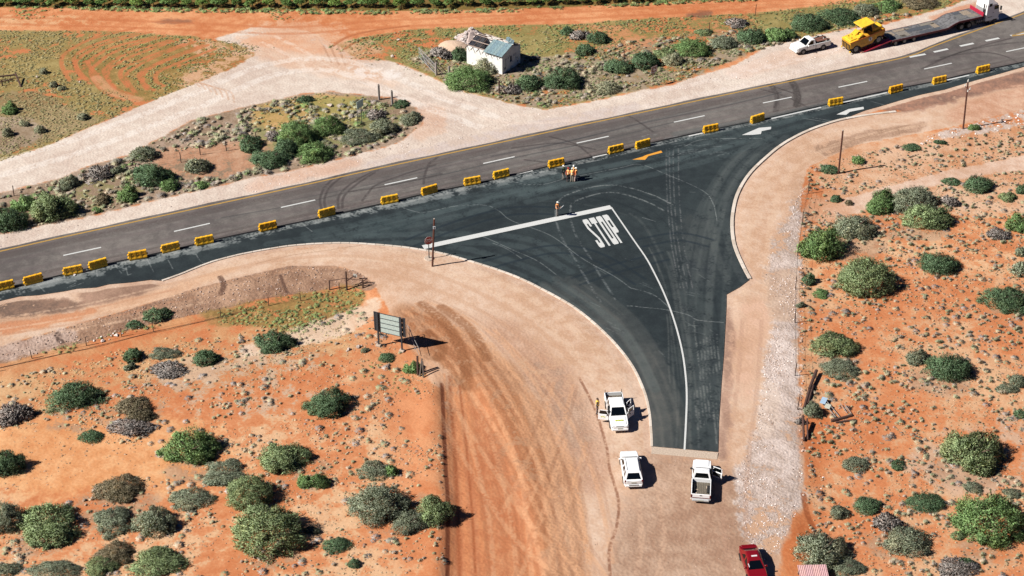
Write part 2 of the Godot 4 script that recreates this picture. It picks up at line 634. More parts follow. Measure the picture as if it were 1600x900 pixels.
func ground() -> void:
	NL = noise_bytes(0.006, 3, 3)
	NM = noise_bytes(0.045, 5, 3)
	NF = noise_bytes(0.22, 9, 2)
	NW = noise_bytes(0.7, 12, 1, FastNoiseLite.TYPE_VALUE)
	relief()
	var c := canvas(GH, GZ0)
	var sand := shade(207, 127, 81)
	var sand2 := shade(237, 174, 128)
	var beige := shade(208, 168, 138)
	var beige2 := shade(232, 202, 178)
	var tan := shade(182, 134, 102)
	var mauve := shade(164, 128, 106)
	var mauve2 := shade(200, 166, 142)
	var pale := shade(216, 194, 178)
	var pale2 := shade(240, 224, 210)
	var white := shade(176, 152, 140)
	var white2 := shade(232, 214, 204)
	var olive := shade(128, 118, 66)
	var olive2 := shade(168, 154, 98)
	var grey := shade(146, 124, 102)
	var grey2 := shade(190, 168, 150)
	c.fill(sand, sand2, 20)
	# broad tones of the sand
	for s in ["-40,600 300,520 560,500 690,610 694,910 -40,910", "1260,260 1680,200 1680,910 1260,910"]:
		c.area(W(s), shade(210, 164, 122), shade(234, 198, 160), 2.0, 1.0, 0.65, 0.6)
	c.area(W("-40,520 200,490 420,470 560,480 560,560 400,590 200,640 -40,720"), shade(190, 128, 84), shade(222, 176, 128), 5.0, 0.9, 0.75, 0.35)
	c.area(W("-40,650 120,640 300,660 420,720 300,760 60,780 -40,760"), shade(222, 150, 98), shade(244, 186, 134), 5.0, 0.6, 0.9)
	c.area(W("250,560 420,540 520,560 480,640 330,650 220,620"), grey2, shade(214, 182, 156), 3.0, 0.9, 0.7, 0.5)
	c.area(W("1260,230 1600,190 1680,260 1680,330 1560,330 1300,330"), shade(206, 150, 112), shade(230, 190, 160), 3.0, 0.9, 0.8)
	c.area(W("1260,440 1680,420 1680,910 1260,910"), shade(190, 130, 92), shade(222, 170, 130), 4.0, 0.9, 0.45, 0.5)
	c.area(W("1440,690 1600,640 1600,760 1500,770 1420,740"), shade(198, 160, 134), shade(214, 180, 156), 3.0, 0.9, 0.7, 0.45)
	# land beyond the main road
	c.area(W("-80,46 190,47 300,56 430,72 400,85 362,106 287,136 225,161 180,181 125,203 75,226 0,252 -80,270"), olive, olive2, 1.5, 0.5, 0.85, 0.25)
	c.area(W("90,75 200,58 330,64 400,85 362,106 287,136 225,161 205,150 150,130 105,105"), shade(126, 112, 58), shade(196, 150, 96), 2.0, 0.7, 0.85, 0.05)
	c.area(W("250,60 330,62 402,84 366,106 300,132 262,140 300,110 330,84"), shade(214, 160, 120), shade(226, 184, 152), 2.5, 0.9, 0.9, 0.3)
	c.area(W("-80,150 60,140 120,170 160,190 60,225 -80,260"), shade(140, 122, 84), shade(176, 152, 118), 2.0, 0.9, 0.8)
	c.area(W("-80,185 40,180 75,205 40,232 -80,255"), grey, grey2, 2.0, 0.8, 0.8)
	c.area(W("500,75 560,58 650,44 800,38 900,36 1000,28 1200,18 1340,-5 1520,-5 1487,8 1425,25 1315,45 1200,70 1075,122 950,152 850,170 800,161 725,141 680,121 620,95 560,90"), olive, olive2, 1.5, 0.7, 0.95, 0.2)
	c.area(W("640,90 720,60 840,90 1000,60 1180,45 1180,80 1060,128 950,150 850,168 790,158 700,128"), grey, grey2, 2.0, 0.9, 0.85, 0.3)
	c.area(W("900,40 1180,25 1180,50 1000,80 930,90 880,60"), shade(202, 120, 74), shade(216, 150, 108), 2.5, 0.9, 0.8, 0.52)
	# the strip between the gravel track and the main road
	c.area(W("-80,310 0,300 95,276 137,258 200,241 300,186 400,161 475,145 512,141 600,150 637,156 655,174 662,192 650,201 625,222 595,231 475,262 400,276 250,311 125,341 40,357 -80,384"), grey, grey2, 1.0, 0.6, 0.95, 0.0, 60)
	c.area(W("20,330 95,300 200,262 260,275 180,320 60,345"), shade(112, 112, 66), shade(160, 150, 98), 2.5, 0.9, 0.7, 0.4)
	c.area(W("400,170 520,150 600,158 650,185 590,220 470,240 400,235"), shade(108, 116, 62), shade(150, 150, 92), 2.5, 0.9, 0.7, 0.35)
	c.area(W("220,235 420,215 430,250 340,280 260,270"), shade(186, 126, 92), shade(212, 168, 136), 2.0, 0.9, 0.85, 0.3)
	c.area(W("395,165 500,145 570,150 560,190 470,200 400,200"), shade(178, 150, 84), shade(216, 170, 116), 2.0, 0.8, 0.9, 0.1)
	c.area(W("480,150 585,150 590,185 500,195"), shade(120, 128, 62), shade(160, 158, 92), 2.0, 0.8, 0.6, 0.45)
	# orange dirt road on top and the vine field
	c.area(W("-80,-40 1260,-40 1180,-4 1000,4 800,13 600,16 400,14 200,12 -80,8"), shade(110, 100, 50), shade(150, 110, 62), 1.0, 0.5, 0.95)
	c.area(W("-80,12 200,16 400,18 600,20 800,17 1000,7 1190,-3 1400,-12 1340,2 1200,16 1000,28 800,37 650,43 560,56 480,66 400,52 320,52 240,50 120,44 -80,42"), shade(206, 124, 78), shade(238, 170, 122), 1.2, 0.5, 1.0)
	c.area(W("-80,20 120,24 180,34 60,40 -80,38"), shade(222, 170, 122), shade(236, 188, 146), 1.5, 0.6, 0.7, 0.4)
	c.area(W("232,30 262,28 318,33 300,37 262,36"), shade(120, 82, 66), shade(150, 100, 78), 1.5, 0.9, 0.7)
	c.area(W("1070,20 1110,14 1118,22 1080,27"), shade(120, 86, 70), shade(150, 100, 80), 1.2, 0.9, 0.7)
	# pale gravel track, apron and shoulder
	c.area(W("400,40 480,46 530,71 560,92 607,93 650,108 680,122 725,142 770,153 800,162 850,171 900,163 950,153 1000,141 1050,133 1075,123 1150,101 1200,71 1315,46 1380,38 1425,26 1487,9 1530,-10 1720,-50 1720,10 1542,42 1495,59 1417,88 1300,113 1200,133 1000,175 800,218 580,265 400,305 200,348 0,392 -80,409 -80,382 0,366 40,357 125,341 250,311 400,276 475,262 595,231 625,222 650,201 662,192 655,174 637,156 600,150 512,141 475,145 400,161 300,186 200,241 137,258 95,276 0,300 -80,312 -80,268 0,250 75,226 125,203 180,181 225,161 287,136 362,106 400,83 380,70 330,60"), pale, pale2, 1.0, 0.5, 1.0, 0.0, 50)
	c.area(W("400,46 480,52 560,95 600,110 640,140 560,125 470,110 400,90 380,70"), shade(222, 176, 146), shade(236, 206, 184), 3.0, 0.8, 0.75)
	c.area(W("330,54 480,58 540,85 470,80 400,70"), shade(222, 150, 108), shade(232, 180, 146), 2.5, 0.8, 0.7)
	c.area(W("385,28 480,32 560,56 615,84 590,98 540,84 470,62 400,56"), shade(216, 150, 112), shade(232, 190, 160), 5.0, 0.9, 0.8)
	c.area(W("540,100 620,108 640,118 600,125 560,118"), shade(240, 228, 218), shade(250, 242, 238), 1.2, 0.9, 0.6, 0.45)
	c.area(W("655,160 700,170 690,210 640,225 650,200"), shade(214, 170, 142), shade(230, 196, 174), 2.0, 0.9, 0.6)
	c.area(W("380,285 480,262 560,246 570,258 470,282 390,302"), shade(220, 172, 146), shade(232, 198, 178), 2.0, 0.8, 0.65)
	c.area(W("1130,112 1230,75 1330,50 1400,40 1400,60 1240,100 1150,125"), shade(222, 188, 166), shade(238, 212, 196), 2.0, 0.8, 0.7)
	c.area(W("1450,28 1490,12 1540,0 1530,15 1470,40"), shade(208, 140, 106), shade(220, 170, 140), 1.5, 0.8, 0.8)
	c.area(W("540,262 700,222 830,190 900,178 1000,158 1000,172 800,214 590,260"), shade(198, 178, 172), shade(222, 206, 200), 1.5, 0.8, 0.6, 0.3)
	# worked ground on the near side
	c.area(W("-80,470 0,470 30,466 120,455 170,447 235,440 253,440 325,413 400,394 537,382 655,391 745,413 844,452 900,485 950,528 985,570 1005,610 1018,700 1122,708 1123,660 1135,476 1150,452 1172,438 1149,388 1144,350 1152,304 1170,273 1197,246 1225,224 1300,191 1362,179 1434,171 1350,172 1437,149 1525,126 1600,105 1720,80 1720,130 1600,170 1480,200 1330,228 1262,262 1252,300 1246,450 1248,620 1258,700 1256,790 1225,905 1150,960 680,960 700,905 694,700 690,600 640,540 600,470 585,446 540,418 450,417 350,440 240,472 125,505 0,541 -80,560"), beige, beige2, 0.5, 0.4, 1.0, 0.0, 26)
	c.area(W("-80,480 30,468 130,470 150,484 100,490 60,500 -80,520"), shade(98, 82, 74), shade(150, 116, 98), 2.0, 0.8, 0.9, 0.15)
	c.area(W("120,452 250,438 255,446 200,470 130,480"), shade(138, 108, 92), shade(176, 138, 116), 1.6, 0.8, 0.8)
	c.area(W("-80,500 100,490 250,455 360,415 380,420 250,470 120,500 -80,545"), shade(214, 168, 134), shade(232, 190, 156), 1.5, 0.6, 0.8)
	c.area(W("-80,515 60,498 160,480 150,492 40,515 -80,535"), shade(196, 122, 84), shade(214, 146, 106), 1.2, 0.9, 0.8, 0.4)
	c.area(W("1350,176 1437,151 1525,128 1600,108 1720,90 1720,112 1600,135 1520,150 1450,168 1400,176"), shade(110, 88, 80), shade(178, 128, 104), 2.2, 0.8, 0.85, 0.1)
	c.area(W("1480,170 1560,140 1640,130 1640,160 1540,190 1480,195"), shade(200, 148, 118), shade(228, 186, 158), 2.0, 0.8, 0.8)
	c.area(W("1270,230 1350,205 1450,190 1440,205 1350,222 1290,245"), shade(150, 116, 96), shade(190, 152, 128), 1.0, 0.9, 0.8, 0.2, 60)
	c.area(W("1455,210 1530,190 1600,172 1640,170 1640,186 1540,208 1470,216"), white, white2, 1.0, 0.9, 0.9, 0.35, 70)
	for o in Geometry2D.offset_polygon(junction_outline(), 0.8):
		c.area(o, shade(204, 168, 142), beige2, 0.4, 0.3)
	# mauve gravel, tan track and bladed red strip
	c.area(W("1020,712 1122,720 1160,740 1165,800 1180,905 1000,960 950,905 972,800 985,740 1000,700"), mauve, mauve2, 3.0, 0.8, 0.8, 0.0, 60)
	c.area(W("1128,640 1135,476 1140,470 1150,520 1142,620 1136,720 1124,720"), shade(140, 108, 94), shade(178, 140, 120), 0.8, 0.8, 0.75)
	c.area(W("1155,470 1200,460 1190,560 1170,640 1150,640"), shade(206, 160, 130), shade(226, 184, 156), 2.5, 0.8, 0.8)
	c.area(W("730,480 800,500 900,590 940,680 955,760 900,780 860,640 780,540"), shade(190, 146, 120), shade(212, 172, 146), 2.5, 0.8, 0.75, 0.1, 60)
	c.area(W("800,560 860,570 905,620 930,700 900,720 850,640"), mauve, mauve2, 2.0, 0.9, 0.75, 0.35, 60)
	c.area(W("610,470 660,482 740,520 800,570 850,640 890,720 915,800 925,960 690,960 700,760 694,610 640,545 612,500"), tan, shade(212, 168, 134), 2.5, 0.5, 1.0, 0.0, 60)
	c.area(W("630,478 700,500 790,590 850,720 865,860 800,860 770,720 720,600 650,530"), shade(164, 104, 68), shade(196, 138, 98), 2.0, 0.8, 0.85, 0.25, 60)
	c.area(W("692,602 730,590 775,660 810,760 850,900 860,960 696,960 702,760"), shade(196, 122, 82), shade(218, 154, 112), 3.5, 0.5, 1.0, 0.0, 40)
	c.area(W("560,520 640,545 690,600 690,660 640,680 560,640 560,580"), shade(198, 120, 76), shade(220, 152, 108), 3.0, 0.7, 0.85)
	c.area(W("600,600 690,602 694,760 690,910 640,910 620,760"), shade(204, 124, 80), shade(226, 152, 106), 4.0, 0.6, 0.8)
	c.area(W("655,560 690,570 706,592 700,606 672,600"), shade(216, 168, 134), shade(230, 190, 160), 1.0, 0.8, 0.9)
	# bank below the shoulder on the left
	c.area(W("-80,556 0,541 125,505 190,487 240,472 300,452 350,439 400,427 450,416 520,415 560,425 590,446 575,452 540,440 500,448 400,464 330,481 300,487 230,502 150,524 75,542 -80,585"), shade(146, 112, 92), shade(198, 160, 134), 0.5, 0.5, 1.0, 0.0, 90)
	c.area(W("-80,552 0,540 100,512 130,520 75,541 -80,580"), shade(180, 150, 136), shade(214, 190, 176), 1.0, 0.8, 0.8, 0.2, 90)
	c.area(W("300,487 400,464 500,448 560,440 570,462 540,500 470,516 400,500 330,498"), shade(120, 100, 54), shade(176, 140, 84), 1.5, 0.8, 0.85, 0.25)
	c.area(W("440,510 540,478 590,460 600,475 560,510 500,530 455,532"), shade(214, 178, 150), shade(236, 208, 184), 1.5, 0.8, 0.95, 0.1)
	c.area(W("365,528 400,526 420,545 380,552"), shade(226, 196, 172), shade(238, 212, 190), 1.5, 0.8, 0.9)
	c.area(W("-80,575 0,566 300,492 420,476 420,482 300,502 0,580 -80,592"), shade(206, 128, 80), shade(222, 160, 114), 1.5, 0.9, 0.6)
	# white stone bank on the right
	c.area(W("1262,268 1246,305 1226,345 1206,378 1194,430 1208,460 1212,500 1192,560 1190,610 1182,660 1168,710 1148,742 1152,800 1168,850 1196,880 1220,860 1238,820 1255,780 1257,700 1250,620 1247,560 1247,450 1249,360 1258,300"), white, white2, 1.6, 1.0, 1.0, 0.18, 110)
	c.area(W("1205,420 1246,420 1247,500 1215,505 1195,470"), shade(188, 156, 134), shade(214, 184, 160), 1.5, 0.9, 0.85, 0.1, 60)
	c.area(W("1195,590 1215,600 1212,680 1185,690 1185,640"), shade(212, 186, 168), shade(228, 206, 190), 1.5, 0.9, 0.7, 0.25, 60)
	c.area(W("1180,860 1215,860 1225,905 1205,960 1180,960"), shade(190, 146, 118), shade(216, 180, 154), 1.5, 0.8, 0.9)
	c.area(W("1222,860 1250,790 1260,790 1285,830 1265,860 1240,890 1245,960 1215,960"), shade(198, 112, 64), shade(222, 146, 98), 1.2, 0.7, 1.0)
	c.area(W("1256,640 1300,640 1290,730 1285,760 1262,770"), shade(198, 106, 58), shade(218, 136, 86), 2.0, 0.8, 0.8, 0.1)
	# pale foot track across the right sand
	c.area(W("1290,322 1330,302 1400,284 1480,262 1560,246 1680,222 1680,256 1560,266 1480,282 1390,308 1340,330 1300,338"), shade(214, 176, 150), shade(238, 210, 190), 1.2, 0.6, 0.95)
	c.area(W("1255,310 1300,300 1340,330 1300,345 1258,345"), shade(208, 156, 122), shade(226, 184, 156), 2.0, 0.8, 0.8)
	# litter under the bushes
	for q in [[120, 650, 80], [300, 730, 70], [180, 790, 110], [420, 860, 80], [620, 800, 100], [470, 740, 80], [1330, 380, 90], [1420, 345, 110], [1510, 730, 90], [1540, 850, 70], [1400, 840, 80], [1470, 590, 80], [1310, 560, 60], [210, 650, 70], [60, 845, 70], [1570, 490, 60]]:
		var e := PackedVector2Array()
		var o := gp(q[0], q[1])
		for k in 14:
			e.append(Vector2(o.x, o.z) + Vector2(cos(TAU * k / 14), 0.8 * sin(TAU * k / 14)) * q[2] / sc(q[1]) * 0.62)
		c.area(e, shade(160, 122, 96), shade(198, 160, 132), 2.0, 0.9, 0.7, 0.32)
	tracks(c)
	var grain := noise_tex("grain", 0.16, 0.72, 1.12, 21, 512)
	var m := c.material("worked_ground", 0.95, 6.0, grain)
	var g := ArrayMesh.new()
	var v := PackedVector3Array()
	var n := PackedVector3Array()
	var uv := PackedVector2Array()
	var uv2 := PackedVector2Array()
	var ix := PackedInt32Array()
	for j in HNZ:
		for i in HNX:
			var x := GX0 + i * HSTEP
			var z := GZ0 + j * HSTEP
			v.append(Vector3(x, hg[j * HNX + i], z))
			var i0 := maxi(i - 1, 0); var i1 := mini(i + 1, HNX - 1)
			var j0 := maxi(j - 1, 0); var j1 := mini(j + 1, HNZ - 1)
			n.append(Vector3((hg[j * HNX + i0] - hg[j * HNX + i1]) / HSTEP * 0.5, 1, (hg[j0 * HNX + i] - hg[j1 * HNX + i]) / HSTEP * 0.5).normalized())
			uv.append(Vector2((x - GX0) / (GW * GRES), (z - GZ0) / (GH * GRES)))
			uv2.append(Vector2(x, z) * 0.31)
			if i < HNX - 1 and j < HNZ - 1:
				var k := j * HNX + i
				ix.append_array([k, k + 1, k + HNX, k + 1, k + HNX + 1, k + HNX])
	var arr := []
	arr.resize(Mesh.ARRAY_MAX)
	arr[Mesh.ARRAY_VERTEX] = v
	arr[Mesh.ARRAY_NORMAL] = n
	arr[Mesh.ARRAY_TEX_UV] = uv
	arr[Mesh.ARRAY_TEX_UV2] = uv2
	arr[Mesh.ARRAY_INDEX] = ix
	g.add_surface_from_arrays(Mesh.PRIMITIVE_TRIANGLES, arr)
	# out to the horizon: bare sand of the same tone, level with the rim
	var x1 := GX0 + (HNX - 1) * HSTEP
	var z1 := GZ0 + (HNZ - 1) * HSTEP
	var rim := B.new()
	var far := 3000.0
	for q in [[-far, -far, far, GZ0], [-far, z1, far, far], [-far, GZ0, GX0, z1], [x1, GZ0, far, z1]]:
		rim.quad(Vector3(q[0], -0.03, q[3]), Vector3(q[2], -0.03, q[3]), Vector3(q[2], -0.03, q[1]), Vector3(q[0], -0.03, q[1]))
	var arr2 := []
	arr2.resize(Mesh.ARRAY_MAX)
	arr2[Mesh.ARRAY_VERTEX] = rim.v
	arr2[Mesh.ARRAY_NORMAL] = rim.n
	g.add_surface_from_arrays(Mesh.PRIMITIVE_TRIANGLES, arr2)
	g.surface_set_material(0, m)
	var sm := worn("far_sand", Color.WHITE, 0.95, 0.012, 0.5, 1.0, 0.02)
	var ramp := Gradient.new()
	ramp.set_color(0, sand)
	ramp.set_color(1, sand2)
	var ft := noise_tex("far_sand_tone", 0.01, 0.5, 1.0, 13, 512)
	ft.color_ramp = ramp
	sm.albedo_texture = ft
	g.surface_set_material(1, sm)
	var go := structure("ground", g, null)
	go.material_override = null
	soil = c

func raise(poly: PackedVector2Array, dh: float, soft: float) -> void:
	var m := Canvas.blur(Canvas.raster(poly, GX0, GZ0, HSTEP, HNX, HNZ), HNX, HNZ, soft / HSTEP)
	for i in HNX * HNZ:
		if m[i] > 0:
			hg[i] += dh * m[i] / 255.0

func relief() -> void:
	hg.resize(HNX * HNZ)
	hg.fill(0.0)
	var far := W("-80,380 0,364 250,310 400,275 595,230 655,180 720,145 850,172 1075,123 1200,71 1425,26 1500,0 1500,-60 -80,-60")
	raise(far, -0.15, 4.0)
	raise(W("-80,570 0,560 150,520 300,484 400,462 560,440 590,470 570,520 400,560 200,610 -80,690"), -0.75, 3.0)
	raise(W("694,600 740,590 800,700 850,900 860,1000 700,1000 702,760"), -0.45, 0.8)
	raise(W("650,540 694,596 702,760 700,1000 664,1000 668,760"), 0.18, 1.6)
	raise(W("1264,280 1700,180 1700,1000 1258,1000 1262,700 1252,500"), -0.4, 2.0)
	raise(W("620,620 -60,680 -60,1000 690,1000"), -0.1, 5.0)
	# hummocks of the sand
	var f := FastNoiseLite.new()
	f.seed = 4
	f.frequency = 0.11
	f.fractal_octaves = 3
	for j in HNZ:
		for i in HNX:
			hg[j * HNX + i] += 0.05 * f.get_noise_2d(i * HSTEP, j * HSTEP)
	# level under the pavement
	for o in [road_outline(), junction_outline()]:
		for q in Geometry2D.offset_polygon(o, 0.9):
			var m := Canvas.raster(q, GX0, GZ0, HSTEP, HNX, HNZ)
			for i in HNX * HNZ:
				if m[i] > 0:
					hg[i] = -0.05
	for pass_ in 2:       # ease the edge
		var old := hg.duplicate()
		for j in range(1, HNZ - 1):
			for i in range(1, HNX - 1):
				var k := j * HNX + i
				if old[k] > -0.0499 or old[k] < -0.0501:
					hg[k] = old[k] * 0.5 + (old[k - 1] + old[k + 1] + old[k - HNX] + old[k + HNX]) * 0.125
	for i in HNX:
		hg[i] = -0.03
		hg[(HNZ - 1) * HNX + i] = -0.03
	for j in HNZ:
		hg[j * HNX] = -0.03
		hg[j * HNX + HNX - 1] = -0.03

func wheel_pair(c: Canvas, s: String, gauge: float, w: float, col: Color, a: float, br: float, dh: int) -> void:
	var l := smooth_line(W(s), 0.5)
	for side in [-0.5, 0.5]:
		var o := PackedVector2Array()
		for i in l.size():
			var t := (l[mini(i + 1, l.size() - 1)] - l[maxi(i - 1, 0)]).normalized().orthogonal()
			o.append(l[i] + t * gauge * side)
		c.line(o, w, col, a, br, dh)

func tracks(c: Canvas) -> void:
	var red := shade(206, 122, 78)
	var red2 := shade(222, 160, 122)
	# curved wheel tracks through the grass
	for s in ["215,46 150,62 112,82 106,98 118,122", "240,52 170,70 136,88 128,100 146,122", "262,58 190,80 160,100 152,112 170,138 200,150", "282,64 215,88 184,104 178,118 190,136", "310,66 245,92 212,110 208,122 220,140", "330,72 262,98 236,112 234,126 248,136"]:
		wheel_pair(c, s, 1.7, 0.85, red, 0.8, 0.25, -26)
	c.line(smooth_line(W("150,120 175,142 215,154"), 0.5), 2.0, red2, 0.7, 0.2, -10)
	for s in ["505,70 512,84 518,96", "515,68 522,84 530,100", "528,70 534,86 540,100"]:
		c.line(smooth_line(W(s), 0.5), 0.4, shade(186, 140, 110), 0.6, 0.2, -14)
	wheel_pair(c, "640,44 590,50 550,60 530,72", 2.0, 0.7, shade(176, 104, 66), 0.7, 0.2, -26)
	wheel_pair(c, "-60,30 100,33 300,40 450,46 600,36 800,27 1000,17 1250,2", 2.2, 0.9, shade(196, 112, 70), 0.45, 0.3, -14)
	# gravel track: pale wheel lanes
	wheel_pair(c, "-60,276 60,245 160,212 300,158 420,108 520,100 600,125 680,160 760,190", 3.4, 1.8, shade(250, 240, 232), 0.5, 0.3, -8)
	wheel_pair(c, "420,60 460,80 520,115 600,132 690,158 800,185 900,180", 2.4, 0.9, shade(244, 222, 206), 0.5, 0.35, -8)
	wheel_pair(c, "1000,158 1150,126 1300,88 1400,62 1540,20", 3.0, 1.4, shade(242, 226, 216), 0.45, 0.35, -8)
	for k in 7:
		c.line(smooth_line(W("%d,%d %d,%d %d,%d" % [280 + k * 9, 118 + k * 3, 300 + k * 10, 124 + k * 3, 312 + k * 9, 134 + k * 4]), 0.4), 0.35, shade(206, 160, 132), 0.5, 0.3, -8)
	# bladed strip: long ruts, and the painted shadow of the cut bank
	for k in 15:
		var x := 698.0 + k * 9.5
		c.line(smooth_line(W("%f,%f %f,%f %f,%f %f,%f" % [x - 4 - k * 1.5, 585 + k * 4, x + 2, 690.0, x + 6 + k * 1.8, 800.0, x + 8 + k * 3.2, 915.0]), 0.5), 0.45 + 0.3 * (k % 3), shade(150, 76, 42) if k % 2 else shade(222, 144, 96), (0.6 if k < 5 else 0.16), 0.25, -46 if k % 2 else 40, 1.0)
	c.line(smooth_line(W("691,600 693,650 696,720 699,762 700,800 699,905"), 0.5), 0.5, shade(120, 62, 38), 0.8, 0.1, -70)  # shaded face of the cut bank, painted as a dark line
	for s in ["640,480 690,510 740,560 790,640 830,740 850,900", "655,476 715,505 770,560 820,640 860,740 885,905", "690,486 760,530 820,600 865,690 890,800 905,905", "625,490 660,540 700,580 750,680 780,800 790,905", "800,800 850,700 880,600", "830,900 870,790 900,690", "790,720 840,800 870,905", "720,560 800,680 860,800 930,905", "760,520 850,620 910,740 940,880", "700,640 760,740 820,830 900,905"]:
		wheel_pair(c, s, 2.0, 0.6, shade(222, 168, 128), 0.5, 0.3, 26)
		wheel_pair(c, s, 2.9, 0.4, shade(150, 98, 68), 0.18, 0.3, -24)
	for s in ["660,475 700,510 725,560 730,600", "690,480 735,515 760,560", "668,520 690,545 684,560"]:
		c.line(smooth_line(W(s), 0.5), 1.6, shade(140, 88, 56), 0.6, 0.2, -30)
	c.line(smooth_line(W("905,590 930,640 948,700 952,730 966,780 964,820 952,860 954,905"), 0.5), 0.35, shade(150, 104, 80), 0.85, 0.3, -50)
	# beige shoulder: wheel lanes along the kerb, a painted wire shadow, thin cracks
	wheel_pair(c, "300,440 420,408 540,396 640,404 740,432 850,492 930,570 975,650 985,705", 2.0, 1.2, shade(232, 200, 172), 0.45, 0.3, -6)
	wheel_pair(c, "260,455 420,418 560,410 680,440 800,500 880,570", 2.4, 0.8, shade(198, 150, 116), 0.35, 0.35, -8)
	wheel_pair(c, "1460,185 1330,210 1240,250 1200,310 1185,380 1180,460", 2.2, 1.0, shade(228, 192, 164), 0.5, 0.3, -6)
	wheel_pair(c, "1010,905 1020,840 1012,780 1005,735", 2.0, 0.7, shade(216, 176, 148), 0.5, 0.35, -8)
	wheel_pair(c, "1160,905 1150,840 1148,780 1155,700 1168,600 1175,500", 2.0, 0.6, shade(188, 148, 124), 0.4, 0.3, -8)
	c.line(smooth_line(W("400,412 460,398 520,390 600,376"), 0.5), 0.12, shade(150, 110, 84), 0.7, 0.1, -10)  # thin cast shadow of a wire, painted into the soil colour
	c.line(smooth_line(W("1285,232 1360,212 1430,192"), 0.5), 0.2, shade(150, 116, 92), 0.6, 0.3, -10)
	for k in 5:
		c.line(smooth_line(W("%d,%d %d,%d %d,%d" % [-20, 500 + k * 9, 120 + k * 10, 478 + k * 7, 260 + k * 14, 446 + k * 6]), 0.5), 0.5, shade(196, 140, 108) if k % 2 else shade(236, 200, 170), 0.5, 0.35, -10)
	c.line(smooth_line(W("1256,770 1262,800 1275,825 1292,850"), 0.4), 0.7, shade(150, 78, 44), 0.7, 0.1, -60)
	c.line(smooth_line(W("344,433 350,445 345,458"), 0.4), 0.8, shade(86, 60, 50), 0.7, 0.2, -60)
	c.line(smooth_line(W("438,430 442,440 448,452"), 0.4), 0.5, shade(90, 64, 54), 0.7, 0.2, -60)
	c.line(smooth_line(W("90,520 92,528 96,530"), 0.4), 0.8, shade(70, 52, 46), 0.7, 0.2, -60)

